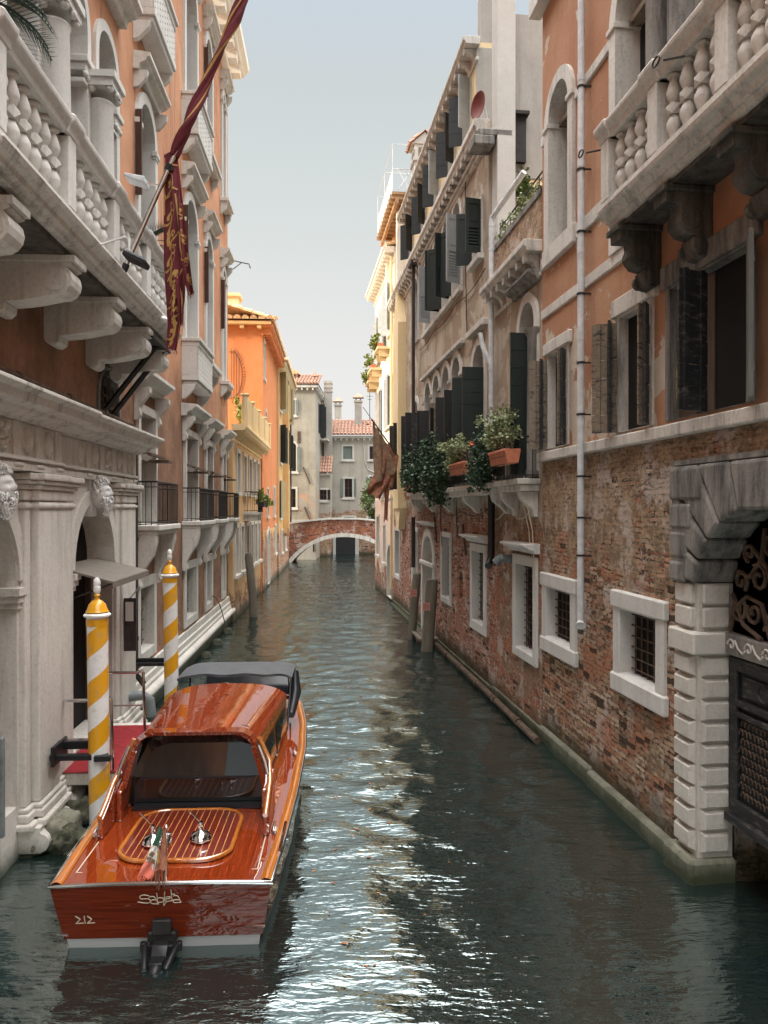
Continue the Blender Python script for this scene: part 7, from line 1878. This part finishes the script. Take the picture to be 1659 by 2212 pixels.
for j in range(len(ys) - 1):
    for i in range(n - 1): a = j * n + i; f.append((a, a + 1, a + n + 1, a + n))
me = bpy.data.meshes.new('water'); me.from_pydata(v, [], f); me.materials.append(g.m); me.shade_smooth()
o = bpy.data.objects.new('water', me); COL.objects.link(o); tag(o, 'dark green rippled canal water', 'water', kind='structure')
me = bpy.data.meshes.new('canal_bed'); me.from_pydata([(-400, -300, -.5), (400, -300, -.5), (400, 700, -.5), (-400, 700, -.5)], [], [(0, 1, 2, 3)]); me.materials.append(plain('bed', (.02, .03, .025), .9))
o = bpy.data.objects.new('ground', me); COL.objects.link(o); tag(o, 'dark canal bed reaching beyond the houses', 'ground', kind='structure')
Lf = T('fallen_leaves', 'small orange and brown leaves scattered on the water', 'leaves', FW, 0, 0, 0, kind='stuff', single=True)
q = MB(); r = random.Random(11)
for i in range(150):
    y = 4.2 + 22 * r.random() ** 1.6; x = r.gauss(-.2 - .05 * y, .75)
    if x > 3.2 - .12 * y or (x < -.8 and y < 17): continue
    s = r.uniform(.012, .032); a = r.uniform(0, 6.3); z = wh(x, y) + .004
    q.face([(x + s * math.cos(a + t) * k, y + s * math.sin(a + t) * k, z + r.uniform(0, .006)) for t, k in ((0, 1.2), (1.1, .6), (2.2, .8), (3.3, 1.1), (4.4, .6), (5.3, .7))])
q.build('fallen_leaves', plain('fallen_leaf', (.34, .13, .05), .7, var=.5), None, Lf, recalc=False)

SUN_EL, az = R(21), Vector((-1, -.32)).normalized()
d = Vector((az.x * math.cos(SUN_EL), az.y * math.cos(SUN_EL), math.sin(SUN_EL)))
sl = bpy.data.lights.new('sun', 'SUN'); sl.energy = 5.0; sl.angle = R(.55); sl.color = (1, .86, .64)
so = bpy.data.objects.new('sun', sl); COL.objects.link(so); so.rotation_euler = (-d).to_track_quat('-Z', 'Y').to_euler()
w = bpy.data.worlds.new('World'); scene.world = w; w.use_nodes = True; nt = w.node_tree; nt.nodes.clear()
out = nt.nodes.new('ShaderNodeOutputWorld'); bg = nt.nodes.new('ShaderNodeBackground'); nt.links.new(bg.outputs[0], out.inputs[0])
sk = nt.nodes.new('ShaderNodeTexSky'); sk.sky_type = 'NISHITA'; sk.sun_disc = False; sk.sun_elevation = SUN_EL; sk.sun_rotation = math.atan2(d.x, d.y); sk.air_density = 1.2; sk.dust_density = 3.0
bg.inputs[1].default_value = .1
# thin high haze veiling the blue: pale at the horizon, overhead gain added above the view to fill the shaded walls
tc = nt.nodes.new('ShaderNodeTexCoord'); sp = nt.nodes.new('ShaderNodeSeparateXYZ'); nt.links.new(tc.outputs['Generated'], sp.inputs[0])
cr = nt.nodes.new('ShaderNodeValToRGB'); nt.links.new(sp.outputs[2], cr.inputs[0]); e = cr.color_ramp.elements
e[0].position = 0; e[0].color = (.90, .875, .84, 1); e[1].position = .20; e[1].color = (.83, .825, .81, 1)
for p, c in ((.33, (.72, .755, .74)), (.48, (.62, .67, .675)), (.56, (.6, .67, .74)), (.7, (1., 1., 1.)), (1., (1., 1., 1.))): x = e.new(p); x.color = (*c, 1)
gain = nt.nodes.new('ShaderNodeMapRange'); nt.links.new(sp.outputs[2], gain.inputs[0]); gain.inputs[1].default_value = .552; gain.interpolation_type = 'SMOOTHSTEP'; gain.inputs[2].default_value = .9; gain.inputs[3].default_value = 9.5; gain.inputs[4].default_value = 90.
vm = nt.nodes.new('ShaderNodeVectorMath'); vm.operation = 'SCALE'; nt.links.new(cr.outputs[0], vm.inputs[0]); nt.links.new(gain.outputs[0], vm.inputs[3])
mx = nt.nodes.new('ShaderNodeMix'); mx.data_type = 'RGBA'; mx.inputs[0].default_value = .93; nt.links.new(sk.outputs[0], mx.inputs[6]); nt.links.new(vm.outputs[0], mx.inputs[7]); nt.links.new(mx.outputs[2], bg.inputs[0])
cam = bpy.data.cameras.new('camera'); co = bpy.data.objects.new('camera', cam); COL.objects.link(co)
cam.sensor_fit = 'VERTICAL'; cam.sensor_height = 36; cam.lens = 36 * F0 / 2212; cam.clip_end = 2000; cam.clip_start = .05
co.location = (0, 0, CH); co.rotation_euler = (R(90 - .276), 0, 0)
scene.camera = co
scene.view_settings.view_transform = 'Standard'; scene.view_settings.look = 'None'; scene.view_settings.exposure = .15; scene.view_settings.gamma = 1
scene.cycles.max_bounces = 8; scene.cycles.use_denoising = True
scene.render.resolution_x = 768; scene.render.resolution_y = 1024
